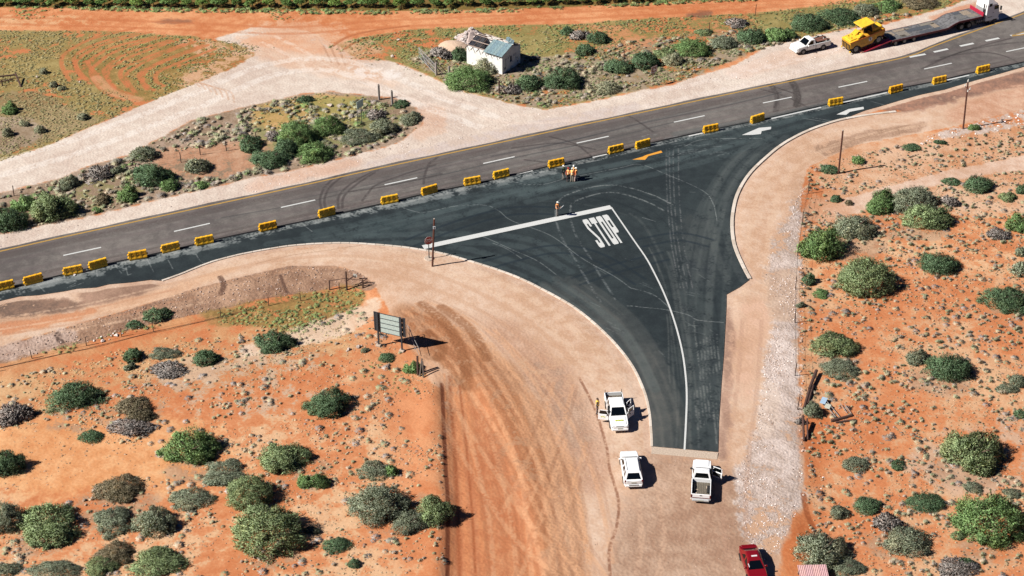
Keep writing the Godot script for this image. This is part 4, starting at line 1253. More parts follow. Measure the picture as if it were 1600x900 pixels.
func fences() -> void:
	var rust := worn("weathered_post", shade(96, 62, 50), 0.9, 0.06, 0.5, 1.1, 0.9)
	var grey := worn("grey_post", shade(120, 104, 94), 0.9, 0.06, 0.6, 1.1, 0.9)
	var conc := worn("concrete_post", shade(188, 176, 168), 0.9, 0.06, 0.75, 1.05, 0.9)
	post_fence("old wire fence of thin posts through the bushes between gravel track and road", "22,306 95,301 132,286 173,275 212,262 283,254 313,242 354,236 400,222", 1.4, 0.06, 3, rust)
	post_fence("thin post and wire fence below the bank across the left sand", "-10,582 50,560 135,540 190,526 240,518 345,494 420,478 470,470", 1.1, 0.045, 2, rust)
	var rail := thing("added_shadow_rail", "thin dark rail added for a wire shadow on the sand along the fence below the left bank", "rail")  # added rods standing in for the dark shadow line of the fence wires
	var rp := P("-10,578 60,562 140,545 230,522 320,502 400,482")
	for i in rp.size() - 1:
		beam("rod", at(rp[i].x, rp[i].y) + Vector3(0, 0.10, 0), at(rp[i + 1].x, rp[i + 1].y) + Vector3(0, 0.07, 0), 0.03, rust, rail)
	post_fence("leaning wire fence along the white stone bank on the right", "1263,302 1254,350 1246,400 1243,452 1242,504 1242,587 1246,640", 1.7, 0.05, 3, rust)
	post_fence("wire fence with thin posts in the scrub behind the small road sign", "780,147 803,142 940,116 975,96 1108,52 1180,24 1300,22 1376,22", 1.7, 0.05, 3, rust)
	# strained corner in the middle, with braces
	var o := thing("fence_corner", "rusty braced fence corner on the bank edge above the sand", "fence corner")
	for q in [[542, 453, 2.4, 0.10], [515, 453, 1.25, 0.07], [567, 450, 1.1, 0.09], [530, 452, 0.9, 0.05]]:
		var g := at(q[0], q[1])
		beam("post", g - Vector3(0, 0.1, 0), g + Vector3(0.03, q[2], 0), q[3], rust, o)
	beam("rail", at(515, 453) + Vector3(0, 1.2, 0), at(542, 453) + Vector3(0, 1.55, 0), 0.04, rust, o)
	beam("brace", at(543, 449) + Vector3(0, 0.9, 0), at(557, 446) + Vector3(0, 1.4, 0), 0.07, rust, o)
	beam("brace", at(542, 453) + Vector3(0, 1.5, 0), at(567, 450) + Vector3(0, 1.0, 0), 0.035, rust, o)
	beam("brace", at(560, 450) + Vector3(0, 0.5, 0), at(574, 446) + Vector3(0, 0.9, 0), 0.06, rust, o)
	beam("rail", at(562, 446) + Vector3(0, 0.9, 0), at(575, 444) + Vector3(0, 0.8, 0), 0.07, rust, o)
	var pl := thing("white_disc", "small round white plate hung on the braced fence corner", "plate", at(556, 447) + Vector3(0, 1.35, 0.12))
	var b := B.new()
	b.tube(Vector3(0, 0.1, 0), Vector3(0, 0.1, 0.05), 0.24, 0.24, 12)
	put("plate", b.mesh(), mat("white_enamel", Color(0.72, 0.72, 0.7), 0.4), pl)
	b = B.new()
	b.box(Vector3(0.02, 0.02, 0.06), Vector3(0.05, 0.3, 0.02))
	put("bracket", b.mesh(), rust, pl)
	# gate posts and mesh gate on the far track
	for q in [[592.5, 156, 2.2, "tall pale gate post left of the track mouth with a twin behind the bushes"], [613, 165, 2.15, "pale gate post standing at the tip of the bushy strip"], [682, 117.5, 1.9, "pale concrete gate post at the near end of the mesh gate"], [702, 122.5, 1.8, "pale concrete post between mesh gate and the big bush by the house"]]:
		var t := thing("gate_post", q[3], "post", at(q[0], q[1]), 0.3, "concrete gate posts by the gravel track")
		b = B.new()
		b.box(Vector3(0, q[2] / 2, 0), Vector3(0.26, q[2], 0.26), Basis.IDENTITY, 0.03)
		put("shaft", b.mesh(), conc, t)
		b = B.new()
		b.box(Vector3(0, q[2] + 0.03, 0), Vector3(0.2, 0.06, 0.2), Basis.IDENTITY, 0.02)
		put("cap", b.mesh(), grey, t)
	var gt := thing("farm_gate", "open farm gate of pipe and wire mesh left of the house", "gate")
	var p := at(655, 92)
	var q2 := at(680, 117)
	var pipe := mat("galvanised_pipe", shade(178, 174, 172), 0.45, 0.4)
	for s in [[0.0, 0.25, 0.0, 1.75], [1.0, 0.25, 1.0, 1.55], [0.5, 0.25, 0.5, 1.65], [0.0, 0.25, 1.0, 0.25], [0.0, 1.75, 1.0, 1.55], [0.0, 1.75, 0.5, 0.25], [0.0, 1.1, 1.0, 1.0]]:
		beam("pipe", p.lerp(q2, s[0]) + Vector3(0, s[1], 0), p.lerp(q2, s[2]) + Vector3(0, s[3], 0), 0.045, pipe, gt)
	b = B.new()
	for k in 14:
		var f := k / 13.0
		b.tube(p.lerp(q2, f) + Vector3(0, 0.25, 0), p.lerp(q2, f) + Vector3(0, 1.65, 0), 0.010, 0.010, 3, false)
	for k in 7:
		b.tube(p + Vector3(0, 0.3 + k * 0.2, 0), q2 + Vector3(0, 0.3 + k * 0.19, 0), 0.010, 0.010, 3, false)
	put("wire_mesh", b.mesh(), pipe, gt)
	var sp := thing("braced_post", "dark wooden fence post with a slanting brace below the house", "post", at(780, 146))
	beam("post", Vector3(0, -0.1, 0), Vector3(0, 1.9, 0), 0.11, rust, sp)
	beam("brace", Vector3(0.1, 1.3, 0), Vector3(1.0, 0.05, 0.3), 0.05, rust, sp)
	# wire stay and leaning poles by the big sign
	var s2 := thing("wire_gate", "collapsed wire gate with pale stays beside the big sign", "gate")
	var g1 := at(636, 528)
	beam("upright", g1, g1 + Vector3(0, 1.7, 0), 0.03, pipe, s2)
	beam("upright", g1 + Vector3(0.3, 0, 0.2), g1 + Vector3(0.3, 1.6, 0.2), 0.025, pipe, s2)
	beam("stay", g1 + Vector3(0.1, 1.6, 0), at(656, 558) + Vector3(0, 0.9, 0), 0.03, pipe, s2)
	beam("stay", g1 + Vector3(0.1, 0.8, 0), at(655, 557) + Vector3(0, 0.2, 0), 0.025, pipe, s2)
	beam("stay", g1 + Vector3(0.4, 1.2, 0.1), at(648, 546), 0.025, pipe, s2)
	for q in [[653, 586, 653, 580, 1.9, "dark upright pole of the leaning bundle by the sign gate", 0.12, rust], [656, 588, 660, 580, 1.6, "pale pole leaning in the bundle beside the sign gate", 0.09, grey], [662, 590, 661, 583, 1.5, "short bleached pole on the right of the bundle by the sign gate", 0.08, grey]]:
		var t := thing("leaning_pole", q[5], "pole", Vector3.ZERO, 0.0, "poles bundled beside the sign gate")
		beam("pole", at(q[0], q[1]), at(q[2], q[3]) + Vector3(0, q[4], 0), q[6], q[7], t)
	# fallen timber by the right fence
	for q in [[1275, 585, 0.5, 1264, 612, 0.3, 0.17, "thick dark pole lying at the upper end of the fallen pair by the white stones"], [1264, 613, 0.25, 1256, 640, 0.1, 0.15, "dark pole lying below the thick one beside the white stones"], [1270, 606, 0.3, 1262, 632, 0.1, 0.12, "brown pole half hidden in the grey scrub by the white stones"], [1299, 659, 0.12, 1331, 650, 0.12, 0.14, "black charred log under the fallen blue board"], [1306, 661, 0.1, 1337, 657, 0.1, 0.11, "dark thinner log in front of the charred one"], [1253, 662, 1.0, 1256, 690, 0.1, 0.12, "leaning red brown post at the lower end of the right fence"], [1260, 664, 0.8, 1262, 688, 0.1, 0.09, "grey leaning post next to the red brown one"]]:
		var t := thing("fallen_pole", q[7], "pole", Vector3.ZERO, 0.0, "fallen poles by the right fence")
		beam("pole", at(q[0], q[1]) + Vector3(0, q[2], 0), at(q[3], q[4]) + Vector3(0, q[5], 0), q[6], rust, t)
	var fb := thing("fallen_board", "blue white sheet metal board fallen on thin legs in the right sand", "board")
	var e0 := at(1283, 629) + Vector3(0, 0.35, 0)
	var e1 := at(1298, 649) + Vector3(0, 0.2, 0)
	for off in [Vector3(0, 0, 0), Vector3(0.35, 0.02, -0.1)]:
		beam("leg", e0 + off, e1 + off + Vector3(0.4, 0, 0.5), 0.035, pipe, fb)
	for off in [Vector3(1.6, 0, -0.1), Vector3(2.0, 0.02, 0)]:
		beam("leg", e0.lerp(e1, 0.3) + off, e1 + off, 0.03, pipe, fb)
	for k in 2:
		b = B.new()
		var c := e0.lerp(e1, 0.1 + 0.42 * k) + Vector3(0.12, 0.08 + 0.02 * k, 0)
		b.box(c, Vector3(0.55, 0.03, 0.95 - 0.3 * k), Basis(Vector3.UP, -0.45) * Basis(Vector3.RIGHT, 0.12))
		put("panel", b.mesh(), worn("board_%d" % k, [shade(176, 202, 226), shade(206, 206, 190)][k], 0.45, 0.05, 0.8, 1.05, 0.9), fb)
	var tin := thing("tin_shelter", "pinkish corrugated iron sheet roof at the bottom edge beside a bush", "shelter", at(1270, 912))
	tin.rotation.y = 0.03
	for k in 4:
		var sh := put("roof_sheet", corrugated(0.64, 2.4), worn("pink_iron_%d" % (k % 2), shade(226 - 8 * (k % 2), 178 - 6 * (k % 2), 174), 0.6, 0.04, 0.75, 1.08, 0.8), tin)
		sh.position = Vector3(-0.93 + k * 0.62, 1.0 + 0.01 * (k % 2), 0)
		sh.basis = Basis(Vector3.RIGHT, 0.08)
	for k in 4:
		beam("leg", Vector3(-1.1 if k % 2 else 1.1, -0.1, -1.0 if k < 2 else 1.0), Vector3(-1.1 if k % 2 else 1.1, 0.95, -1.0 if k < 2 else 1.0), 0.05, rust, tin)

# ------------------------------------------------------------------ poles and signs
func text_mesh(s: String, size: float, depth := 0.01) -> TextMesh:
	var t := TextMesh.new()
	t.text = s
	var f := SystemFont.new()
	f.font_names = PackedStringArray(["Droid Sans"])
	f.font_weight = 700
	t.font = f
	t.font_size = 64
	t.pixel_size = size / 64.0
	t.depth = depth
	return t

func poles_and_signs() -> void:
	var wood := worn("creosoted_pole", shade(112, 62, 46), 0.85, 0.05, 0.55, 1.1, 0.6)
	var steel := mat("dark_steel", shade(66, 72, 80), 0.5, 0.3)
	var board := worn("sign_back", shade(196, 214, 208), 0.55, 0.03, 0.9, 1.04, 0.5)
	for q in [[675.5, 416, 678.5, 342, "reddish wooden pole standing beside the stop sign", false], [1310, 271, 1317, 204, "brown wooden pole between the kerb and the right sand", false], [1505, 201, 1512.5, 128, "brown wooden pole with white insulators near the right edge", true]]:
		var g := at(q[0], q[1])
		var up := 0.0
		for k in 60:     # height that reaches the traced top
			up = k * 0.15
			if gp(q[2], q[3], g.y + up).z > g.z:
				break
		var top := gp(q[2], q[3], g.y + up)
		var o := thing("utility_pole", q[4], "pole", g, 0.0, "wooden poles round the junction")
		var e := top - g
		beam("pole", Vector3(0, -0.2, 0), e, 0.115, wood, o)
		var b := B.new()
		b.tube(e, e + Vector3(0, 0.06, 0), 0.10, 0.08, 8)
		put("cap", b.mesh(), mat("pole_cap", shade(170, 160, 150), 0.6), o)
		if q[5]:
			beam("cross_arm", e + Vector3(-0.1, -0.9, -0.5), e + Vector3(0.25, -0.9, 0.5), 0.06, wood, o)
			for k in [Vector3(0, 0.1, 0), Vector3(0.25, -0.8, 0.5), Vector3(-0.1, -0.8, -0.5), Vector3(0.15, -1.3, 0.1)]:
				b = B.new()
				b.tube(e + k, e + k + Vector3(0, 0.16, 0), 0.10, 0.07, 8)
				b.tube(e + k + Vector3(0, 0.16, 0), e + k + Vector3(0, 0.26, 0), 0.05, 0.07, 8)
				put("insulator", b.mesh(), mat("porcelain", Color(0.7, 0.7, 0.68), 0.3), o)
		elif q[0] < 1000:
			b = B.new()
			b.box(e * 0.835 + Vector3(0.05, 0, 0.16), Vector3(0.3, 0.34, 0.06), Basis.IDENTITY, 0.02)
			put("number_plate", b.mesh(), mat("pale_plate", shade(190, 200, 206), 0.4), o)
			b = B.new()
			b.box(e * 0.835 + Vector3(0.05, 0, 0.195), Vector3(0.12, 0.2, 0.012))
			put("plate_mark", b.mesh(), steel, o)
	# stop sign, facing the side road
	var g := at(670.5, 404)
	var s := thing("stop_sign", "red octagonal stop sign on a dark post in a pale concrete footing", "road sign", g, 0.34)
	var b := B.new()
	b.tube(Vector3(0, -0.05, 0), Vector3(0, 0.10, 0), 0.62, 0.52, 16)
	put("footing", b.mesh(), worn("apron_concrete", shade(206, 184, 164), 0.9), s)
	beam("post", Vector3(0, 0, 0), Vector3(0, 2.9, 0), 0.06, steel, s)
	for k in 3:
		b = B.new()
		var z: float = [0.08, 0.105, 0.112][k]
		var r: float = [0.56, 0.54, 0.49][k]
		var ra := PackedVector3Array()
		var rb := PackedVector3Array()
		for j in 8:
			var t := TAU * (j + 0.5) / 8
			ra.append(Vector3(cos(t) * r, 2.45 + sin(t) * r, z))
			rb.append(Vector3(cos(t) * r, 2.45 + sin(t) * r, z + 0.012))
		b.loft([ra, rb])
		put(["back_plate", "border", "face"][k], b.mesh(), [steel, mat("sign_white", Color(0.72, 0.7, 0.7), 0.4), mat("sign_red", shade(168, 24, 40), 0.4)][k], s)
	var t := put("lettering", text_mesh("STOP", 0.42), mat("sign_white"), s, Vector3(0, 2.45, 0.13))
	t.scale = Vector3(0.84, 1.25, 1.0)
	# big direction sign seen from behind
	var a := at(592, 540)
	var e := at(628.4, 548.5)
	var big := thing("direction_sign", "large grey direction sign seen from behind on two dark posts", "road sign", a)
	var ux := Vector3(e.x - a.x, 0, e.z - a.z)
	var wl := ux.length()
	big.basis = Basis(ux.normalized(), Vector3.UP, ux.normalized().cross(Vector3.UP))
	for x in [0.0, wl]:
		b = B.new()
		b.box(Vector3(x, 2.05, 0), Vector3(0.14, 4.3, 0.14))
		put("post", b.mesh(), steel, big)
		b = B.new()
		b.box(Vector3(x, 0.08, 0.05), Vector3(0.55, 0.26, 0.45), Basis.IDENTITY, 0.04)
		put("footing", b.mesh(), worn("apron_concrete", shade(206, 184, 164), 0.9), big)
	for k in 4:
		b = B.new()
		b.box(Vector3(wl * 0.5, 2.05 + k * 0.585, -0.10), Vector3(wl - 0.1, 0.54, 0.03))
		put("board", b.mesh(), board, big)
		b = B.new()
		b.box(Vector3(wl * 0.5, 1.77 + k * 0.585, -0.08), Vector3(wl, 0.05, 0.05))
		put("rail", b.mesh(), steel, big)
	b = B.new()
	b.box(Vector3(wl * 0.5, 4.12, -0.08), Vector3(wl, 0.05, 0.05))
	put("rail", b.mesh(), steel, big)
	for x in [-0.38, -0.2, 0.18, wl - 0.18, wl + 0.2, wl + 0.38]:
		b = B.new()
		b.box(Vector3(x, 2.98, -0.1), Vector3(0.13, 2.36, 0.10))
		put("side_bar", b.mesh(), steel, big)
	for x in [-0.12, wl + 0.12]:
		for k in 4:
			b = B.new()
			b.box(Vector3(x, 2.05 + k * 0.585, -0.12), Vector3(0.66, 0.40, 0.02))
			put("side_board", b.mesh(), board if k == 9 else mat("side_board_paint", shade(88, 100, 104), 0.6), big)
	# small brown sign by the far shoulder, white sign in the strip
	var m := at(1020, 134)
	var sm := thing("small_road_sign", "small brown and white road sign on one post beside the far shoulder", "road sign", m, 0.75)
	beam("post", Vector3.ZERO, Vector3(0, 2.4, 0), 0.05, wood, sm)
	b = B.new()
	b.box(Vector3(0, 2.45, 0.06), Vector3(1.15, 0.95, 0.03))
	put("panel", b.mesh(), mat("brown_panel", shade(140, 96, 76), 0.5), sm)
	for q in [[0, 2.86, 1.05, 0.07], [0, 2.04, 1.05, 0.07], [-0.5, 2.45, 0.07, 0.8], [0.5, 2.45, 0.07, 0.8], [0.08, 2.35, 0.42, 0.16], [-0.02, 2.52, 0.2, 0.14]]:
		b = B.new()
		b.box(Vector3(q[0], q[1], 0.085), Vector3(q[2], q[3], 0.012))
		put("white_mark", b.mesh(), mat("sign_white"), sm)
	var ws := thing("white_board_sign", "narrow pale board on a thin post in the bushy strip", "sign", at(565.5, 192), 0.95)
	beam("post", Vector3.ZERO, Vector3(0, 3.2, 0), 0.045, steel, ws)
	b = B.new()
	b.box(Vector3(-0.25, 2.85, 0.07), Vector3(1.25, 1.05, 0.03))
	put("panel", b.mesh(), mat("pale_green_panel", shade(206, 232, 220), 0.5), ws)
	beam("strut", Vector3(-0.8, 0, 0), Vector3(-0.8, 2.4, 0), 0.03, steel, ws)

# ------------------------------------------------------------------ water barriers
func barriers() -> void:
	var m := []
	for k in 3:
		m.append(worn("barrier_plastic_%d" % k, [shade(255, 196, 34), shade(255, 188, 28), shade(255, 194, 44)][k], 0.5, 0.03, 0.96, 1.0, 0.8))
	var where := [[8, 448, "first yellow barrier, cut by the left edge of the photo"], [53, 438, "second yellow barrier from the left edge"], [115, 424, "yellow barrier with a small white stone lying at its foot"], [154, 414, "yellow barrier close to the right of the one with the white stone"], [216, 400, "yellow barrier above the branching pale runnels on the asphalt"], [267, 388, "yellow barrier nearest the start of the left kerb"], [320, 377, "seventh yellow barrier from the left, above the low kerb end"], [419, 355, "yellow barrier left of the first black skid arcs"], [511, 333, "yellow barrier at the foot of the black skid arcs"], [609, 313, "tenth yellow barrier from the left, right of the skid arcs"], [671, 298, "yellow barrier straight behind the stop sign pole"], [738, 284, "yellow barrier in the close pair left of the workers, left one"], [783, 273, "yellow barrier in the close pair left of the workers, right one"], [869, 256, "yellow barrier right behind the group of four workers"], [962, 234, "yellow barrier just left of the yellow arrow"], [1004, 226, "yellow barrier just behind the yellow arrow"], [1110, 202, "yellow barrier left of the first white arrow"], [1183, 186, "yellow barrier behind the first white arrow"], [1305, 160, "yellow barrier behind the second white arrow"], [1399, 140, "fourth yellow barrier from the right edge"], [1467, 126, "yellow barrier left of the pole with insulators"], [1535, 109, "last yellow barrier towards the right edge"]]
	var proto: Node3D
	for i in where.size():
		var q = where[i]
		var g := at(q[0], q[1] + 4.5)
		g.y = 0.03
		var yaw := deg_to_rad(24.5 + [0, 4, -3, 6, -5, 1, -2][i % 7])
		var o: Node3D
		if i == 0:
			o = thing("road_barrier", q[2], "barrier", g, yaw, "yellow barriers along the road joint")
			proto = o
			o.scale = Vector3.ONE * 1.1
			var b := B.new()
			var rings := []
			for lv in [[0.0, 0.23], [0.16, 0.23], [0.34, 0.16], [0.84, 0.12], [0.88, 0.09]]:
				rings.append(PackedVector3Array([Vector3(-0.88, lv[0], -lv[1]), Vector3(0.88, lv[0], -lv[1]), Vector3(0.88, lv[0], lv[1]), Vector3(-0.88, lv[0], lv[1])]))
			b.loft(rings)
			put("body", b.mesh(), m[0], o)
			for k in 4:
				b = B.new()
				rings = []
				for lv in [[0.10, 0.245], [0.17, 0.245], [0.36, 0.185], [0.85, 0.145], [0.90, 0.10]]:
					var x := -0.80 + k * 0.533
					rings.append(PackedVector3Array([Vector3(x - 0.1, lv[0], -lv[1]), Vector3(x + 0.1, lv[0], -lv[1]), Vector3(x + 0.1, lv[0], lv[1]), Vector3(x - 0.1, lv[0], lv[1])]))
				b.loft(rings)
				put("rib", b.mesh(), m[0], o)
			for q2 in [[-0.95, 0.18], [-0.95, 0.52], [0.94, 0.35]]:
				b = B.new()
				b.tube(Vector3(q2[0], q2[1], 0), Vector3(q2[0], q2[1] + 0.14, 0), 0.09, 0.09, 8)
				put("lug", b.mesh(), m[0], o)
			for k in 3:
				b = B.new()
				b.tube(Vector3(-0.533 + k * 0.533, 0.56, 0.130), Vector3(-0.533 + k * 0.533, 0.575, 0.158), 0.065, 0.055, 8)
				put("fork_plug", b.mesh(), worn("barrier_plug", shade(246, 166, 24), 0.5, 0.03, 0.8, 1.05, 0.8), o)
		else:
			o = proto.duplicate()
			o.name = numbered("road_barrier")
			add_child(o)
			o.position = g
			o.rotation.y = yaw
			o.scale = proto.scale
			tag(o, q[2])
			for p in o.get_children():
				if p.name.begins_with("body") or p.name.begins_with("rib"):
					(p as MeshInstance3D).material_override = m[i % 3]
	var st := thing("white_stone", "white stone lying at the foot of a yellow barrier on the left", "stone", at(117, 431))
	var b := B.new()
	var rg := RandomNumberGenerator.new()
	rg.seed = 3
	stone(b, Vector3(0, 0.12, 0), 0.2, rg)
	put("lump", b.mesh(), mat("sign_white"), st)

# ------------------------------------------------------------------ vehicles (nose towards +z)
func ring8(z: float, w: float, y0: float, y1: float, y2: float) -> PackedVector3Array:   # body section: sill, waist, shoulder
	return PackedVector3Array([Vector3(-w * 0.9, y0, z), Vector3(w * 0.9, y0, z), Vector3(w * 0.985, y0 + 0.1, z), Vector3(w, y1, z), Vector3(w * 0.965, y2 - 0.07, z), Vector3(w * 0.90, y2, z), Vector3(-w * 0.90, y2, z), Vector3(-w * 0.965, y2 - 0.07, z), Vector3(-w, y1, z), Vector3(-w * 0.985, y0 + 0.1, z)])

func wheel(o: Node3D, x: float, z: float, r: float, w: float, called := "wheel", y := -1.0) -> void:
	var b := B.new()
	var c := Vector3(x, r if y < 0 else y, z)
	var rings := []
	for q in [[-0.5, 0.86], [-0.42, 0.98], [-0.2, 1.0], [0.2, 1.0], [0.42, 0.98], [0.5, 0.86]]:
		var k := PackedVector3Array()
		for j in 18:
			var t := TAU * j / 18
			k.append(c + Vector3(q[0] * w, sin(t) * r * q[1], cos(t) * r * q[1]))
		rings.append(k)
	b.loft(rings)
	var tyre := put(called, b.mesh(), worn("tyre", Color(0.035, 0.033, 0.032), 0.9, 0.05, 0.7, 1.4, 1.0), o)
	b = B.new()
	var s := signf(x) if x != 0 else 1.0
	b.tube(c + Vector3(s * w * 0.42, 0, 0), c + Vector3(s * w * 0.53, 0, 0), r * 0.62, r * 0.56, 14)
	b.tube(c + Vector3(s * w * 0.5, 0, 0), c + Vector3(s * w * 0.58, 0, 0), r * 0.2, r * 0.16, 8)
	put("rim", b.mesh(), mat("wheel_rim", Color(0.42, 0.42, 0.43), 0.45, 0.5), tyre)

func panel(b: B, p: Array, out: float, inset: float) -> void:     # thin plate on a flat four-cornered face, moved outwards
	var c: Vector3 = (p[0] + p[1] + p[2] + p[3]) * 0.25
	var n: Vector3 = (p[1] - p[0]).cross(p[3] - p[0]).normalized()
	var f := []
	var k := []
	for q in p:
		var d: Vector3 = c - q
		var r: Vector3 = q + d.normalized() * minf(inset * 1.4, d.length() * 0.5)
		f.append(r + n * out)
		k.append(r - n * 0.02)
	b.quad_out(f[0], f[1], f[2], f[3], c - n)
	for i in 4:
		b.quad_out(f[i], f[(i + 1) % 4], k[(i + 1) % 4], k[i], c)

# cabin between belt rectangle (zb front, zb rear, half width wb, height yb) and roof rectangle
func cabin(o: Node3D, m: Material, zbf: float, zbr: float, zrf: float, zrr: float, wb: float, wr: float, yb: float, yr: float, cuts: Array, open_sides := [], rear_glass := true) -> void:
	var glass := mat("car_glass", Color(0.02, 0.03, 0.035), 0.06)
	var b := B.new()
	var r0 := PackedVector3Array([Vector3(-wb, yb - 0.03, zbr), Vector3(wb, yb - 0.03, zbr), Vector3(wb, yb - 0.03, zbf), Vector3(-wb, yb - 0.03, zbf)])
	var r1 := PackedVector3Array([Vector3(-wr, yr - 0.06, zrr), Vector3(wr, yr - 0.06, zrr), Vector3(wr, yr - 0.06, zrf), Vector3(-wr, yr - 0.06, zrf)])
	var e := 0.10
	var r2 := PackedVector3Array([Vector3(-wr + e, yr, zrr + e), Vector3(wr - e, yr, zrr + e), Vector3(wr - e, yr, zrf - e * 1.6), Vector3(-wr + e, yr, zrf - e * 1.6)])
	var r3 := PackedVector3Array([Vector3(-wr * 0.5, yr + 0.025, zrr + 0.4), Vector3(wr * 0.5, yr + 0.025, zrr + 0.4), Vector3(wr * 0.5, yr + 0.025, zrf - 0.4), Vector3(-wr * 0.5, yr + 0.025, zrf - 0.4)])
	b.loft([r0, r1, r2, r3])
	put("cab", b.mesh(), m, o)
	b = B.new()
	panel(b, [r0[3], r0[2], r1[2], r1[3]], 0.008, 0.10)
	put("windscreen", b.mesh(), glass, o)
	if rear_glass:
		b = B.new()
		panel(b, [r0[1], r0[0], r1[0], r1[1]], 0.008, 0.12)
		put("rear_window", b.mesh(), glass, o)
	for s in [0, 1]:
		var lo_r: Vector3 = r0[0 if s == 0 else 1]
		var lo_f: Vector3 = r0[3 if s == 0 else 2]
		var hi_r: Vector3 = r1[0 if s == 0 else 1]
		var hi_f: Vector3 = r1[3 if s == 0 else 2]
		for k in cuts.size() - 1:
			var f0: float = cuts[k]
			var f1: float = cuts[k + 1]
			b = B.new()
			var q := [lo_r.lerp(lo_f, f0), lo_r.lerp(lo_f, f1), hi_r.lerp(hi_f, f1), hi_r.lerp(hi_f, f0)]
			if s == 1:
				q = [q[1], q[0], q[3], q[2]]
			panel(b, q, 0.008, 0.085)
			put("side_window", b.mesh(), glass, o)

func arches(o: Node3D, w: float, zs: Array, r: float) -> void:
	var b := B.new()
	for z in zs:
		for s in [-1.0, 1.0]:
			var ra := PackedVector3Array()
			var rb := PackedVector3Array()
			for j in 13:
				var t := PI * j / 12
				ra.append(Vector3(s * (w - 0.1), r * 0.9 + sin(t) * (r + 0.09), z + cos(t) * (r + 0.09)))
				rb.append(Vector3(s * (w + 0.012), r * 0.9 + sin(t) * (r + 0.09), z + cos(t) * (r + 0.09)))
			b.loft([ra, rb])
	put("wheel_arch", b.mesh(), mat("black_trim", Color(0.025, 0.025, 0.027), 0.7), o)

func lamp_box(o: Node3D, called: String, c: Vector3, s: Vector3, m: Material, bev := 0.02) -> void:
	var b := B.new()
	b.box(c, s, Basis.IDENTITY, bev)
	put(called, b.mesh(), m, o)

func door(o: Node3D, m: Material, hinge: Vector3, l: float, ang: float, side: float, decal := false) -> void:
	# opens outwards about its front edge; the leaf runs back (-z) from the hinge
	var d := Node3D.new()
	d.name = "door"
	o.add_child(d, true)
	d.position = hinge
	d.rotation.y = -ang * side
	var b := B.new()
	b.box(Vector3(0, 0.32, -l / 2), Vector3(0.09, 0.66, l), Basis.IDENTITY, 0.02)
	b.box(Vector3(0, 1.12, -l * 0.46), Vector3(0.05, 0.06, l * 0.72))
	b.box(Vector3(0, 0.87, -l + 0.05), Vector3(0.05, 0.5, 0.07), Basis(Vector3.RIGHT, 0.12))
	b.box(Vector3(0, 0.87, -0.12), Vector3(0.05, 0.55, 0.06), Basis(Vector3.RIGHT, -0.45))
	put("leaf", b.mesh(), m, d)
	b = B.new()
	b.box(Vector3(0, 0.87, -l * 0.5), Vector3(0.012, 0.44, l * 0.7))
	put("pane", b.mesh(), mat("car_glass"), d)
	b = B.new()
	b.box(Vector3(-side * 0.05, 0.36, -l * 0.5), Vector3(0.03, 0.4, l * 0.72))
	put("lining", b.mesh(), mat("door_lining", Color(0.16, 0.16, 0.16), 0.8), d)
	if decal:
		b = B.new()
		for k in 3:
			b.box(Vector3(side * 0.048, 0.34 + 0.05 * (k % 2), -l * 0.38 - k * 0.15), Vector3(0.006, 0.12 - 0.03 * (k % 2), 0.12))
		put("yellow_green_mark", b.mesh(), mat("decal_yellow", shade(206, 214, 60), 0.5), d)
	lamp_box(d, "mirror", Vector3(side * 0.16, 0.72, -0.12), Vector3(0.2, 0.16, 0.1), mat("black_trim"))

func mirrors(o: Node3D, x: float, y: float, z: float, m: Material) -> void:
	for s in [-1.0, 1.0]:
		lamp_box(o, "mirror", Vector3(s * x, y, z), Vector3(0.22, 0.16, 0.12), m, 0.03)

func nose(o: Node3D, w: float, z: float, y: float) -> void:
	var blk := mat("black_trim")
	var lens := mat("lamp_glass", Color(0.62, 0.64, 0.66), 0.1)
	lamp_box(o, "grille", Vector3(0, y, z), Vector3(w * 0.95, 0.16, 0.06), blk)
	lamp_box(o, "lower_grille", Vector3(0, y - 0.30, z + 0.03), Vector3(w * 1.0, 0.12, 0.06), blk)
	for s in [-1.0, 1.0]:
		lamp_box(o, "headlight", Vector3(s * w * 0.76, y + 0.02, z - 0.05), Vector3(w * 0.38, 0.17, 0.14), lens, 0.04)
		lamp_box(o, "fog_lamp", Vector3(s * w * 0.76, y - 0.30, z), Vector3(0.16, 0.1, 0.08), blk)
	lamp_box(o, "number_plate", Vector3(0, y - 0.19, z + 0.07), Vector3(0.46, 0.11, 0.02), mat("plate_pale", Color(0.6, 0.6, 0.55), 0.5), 0.0)

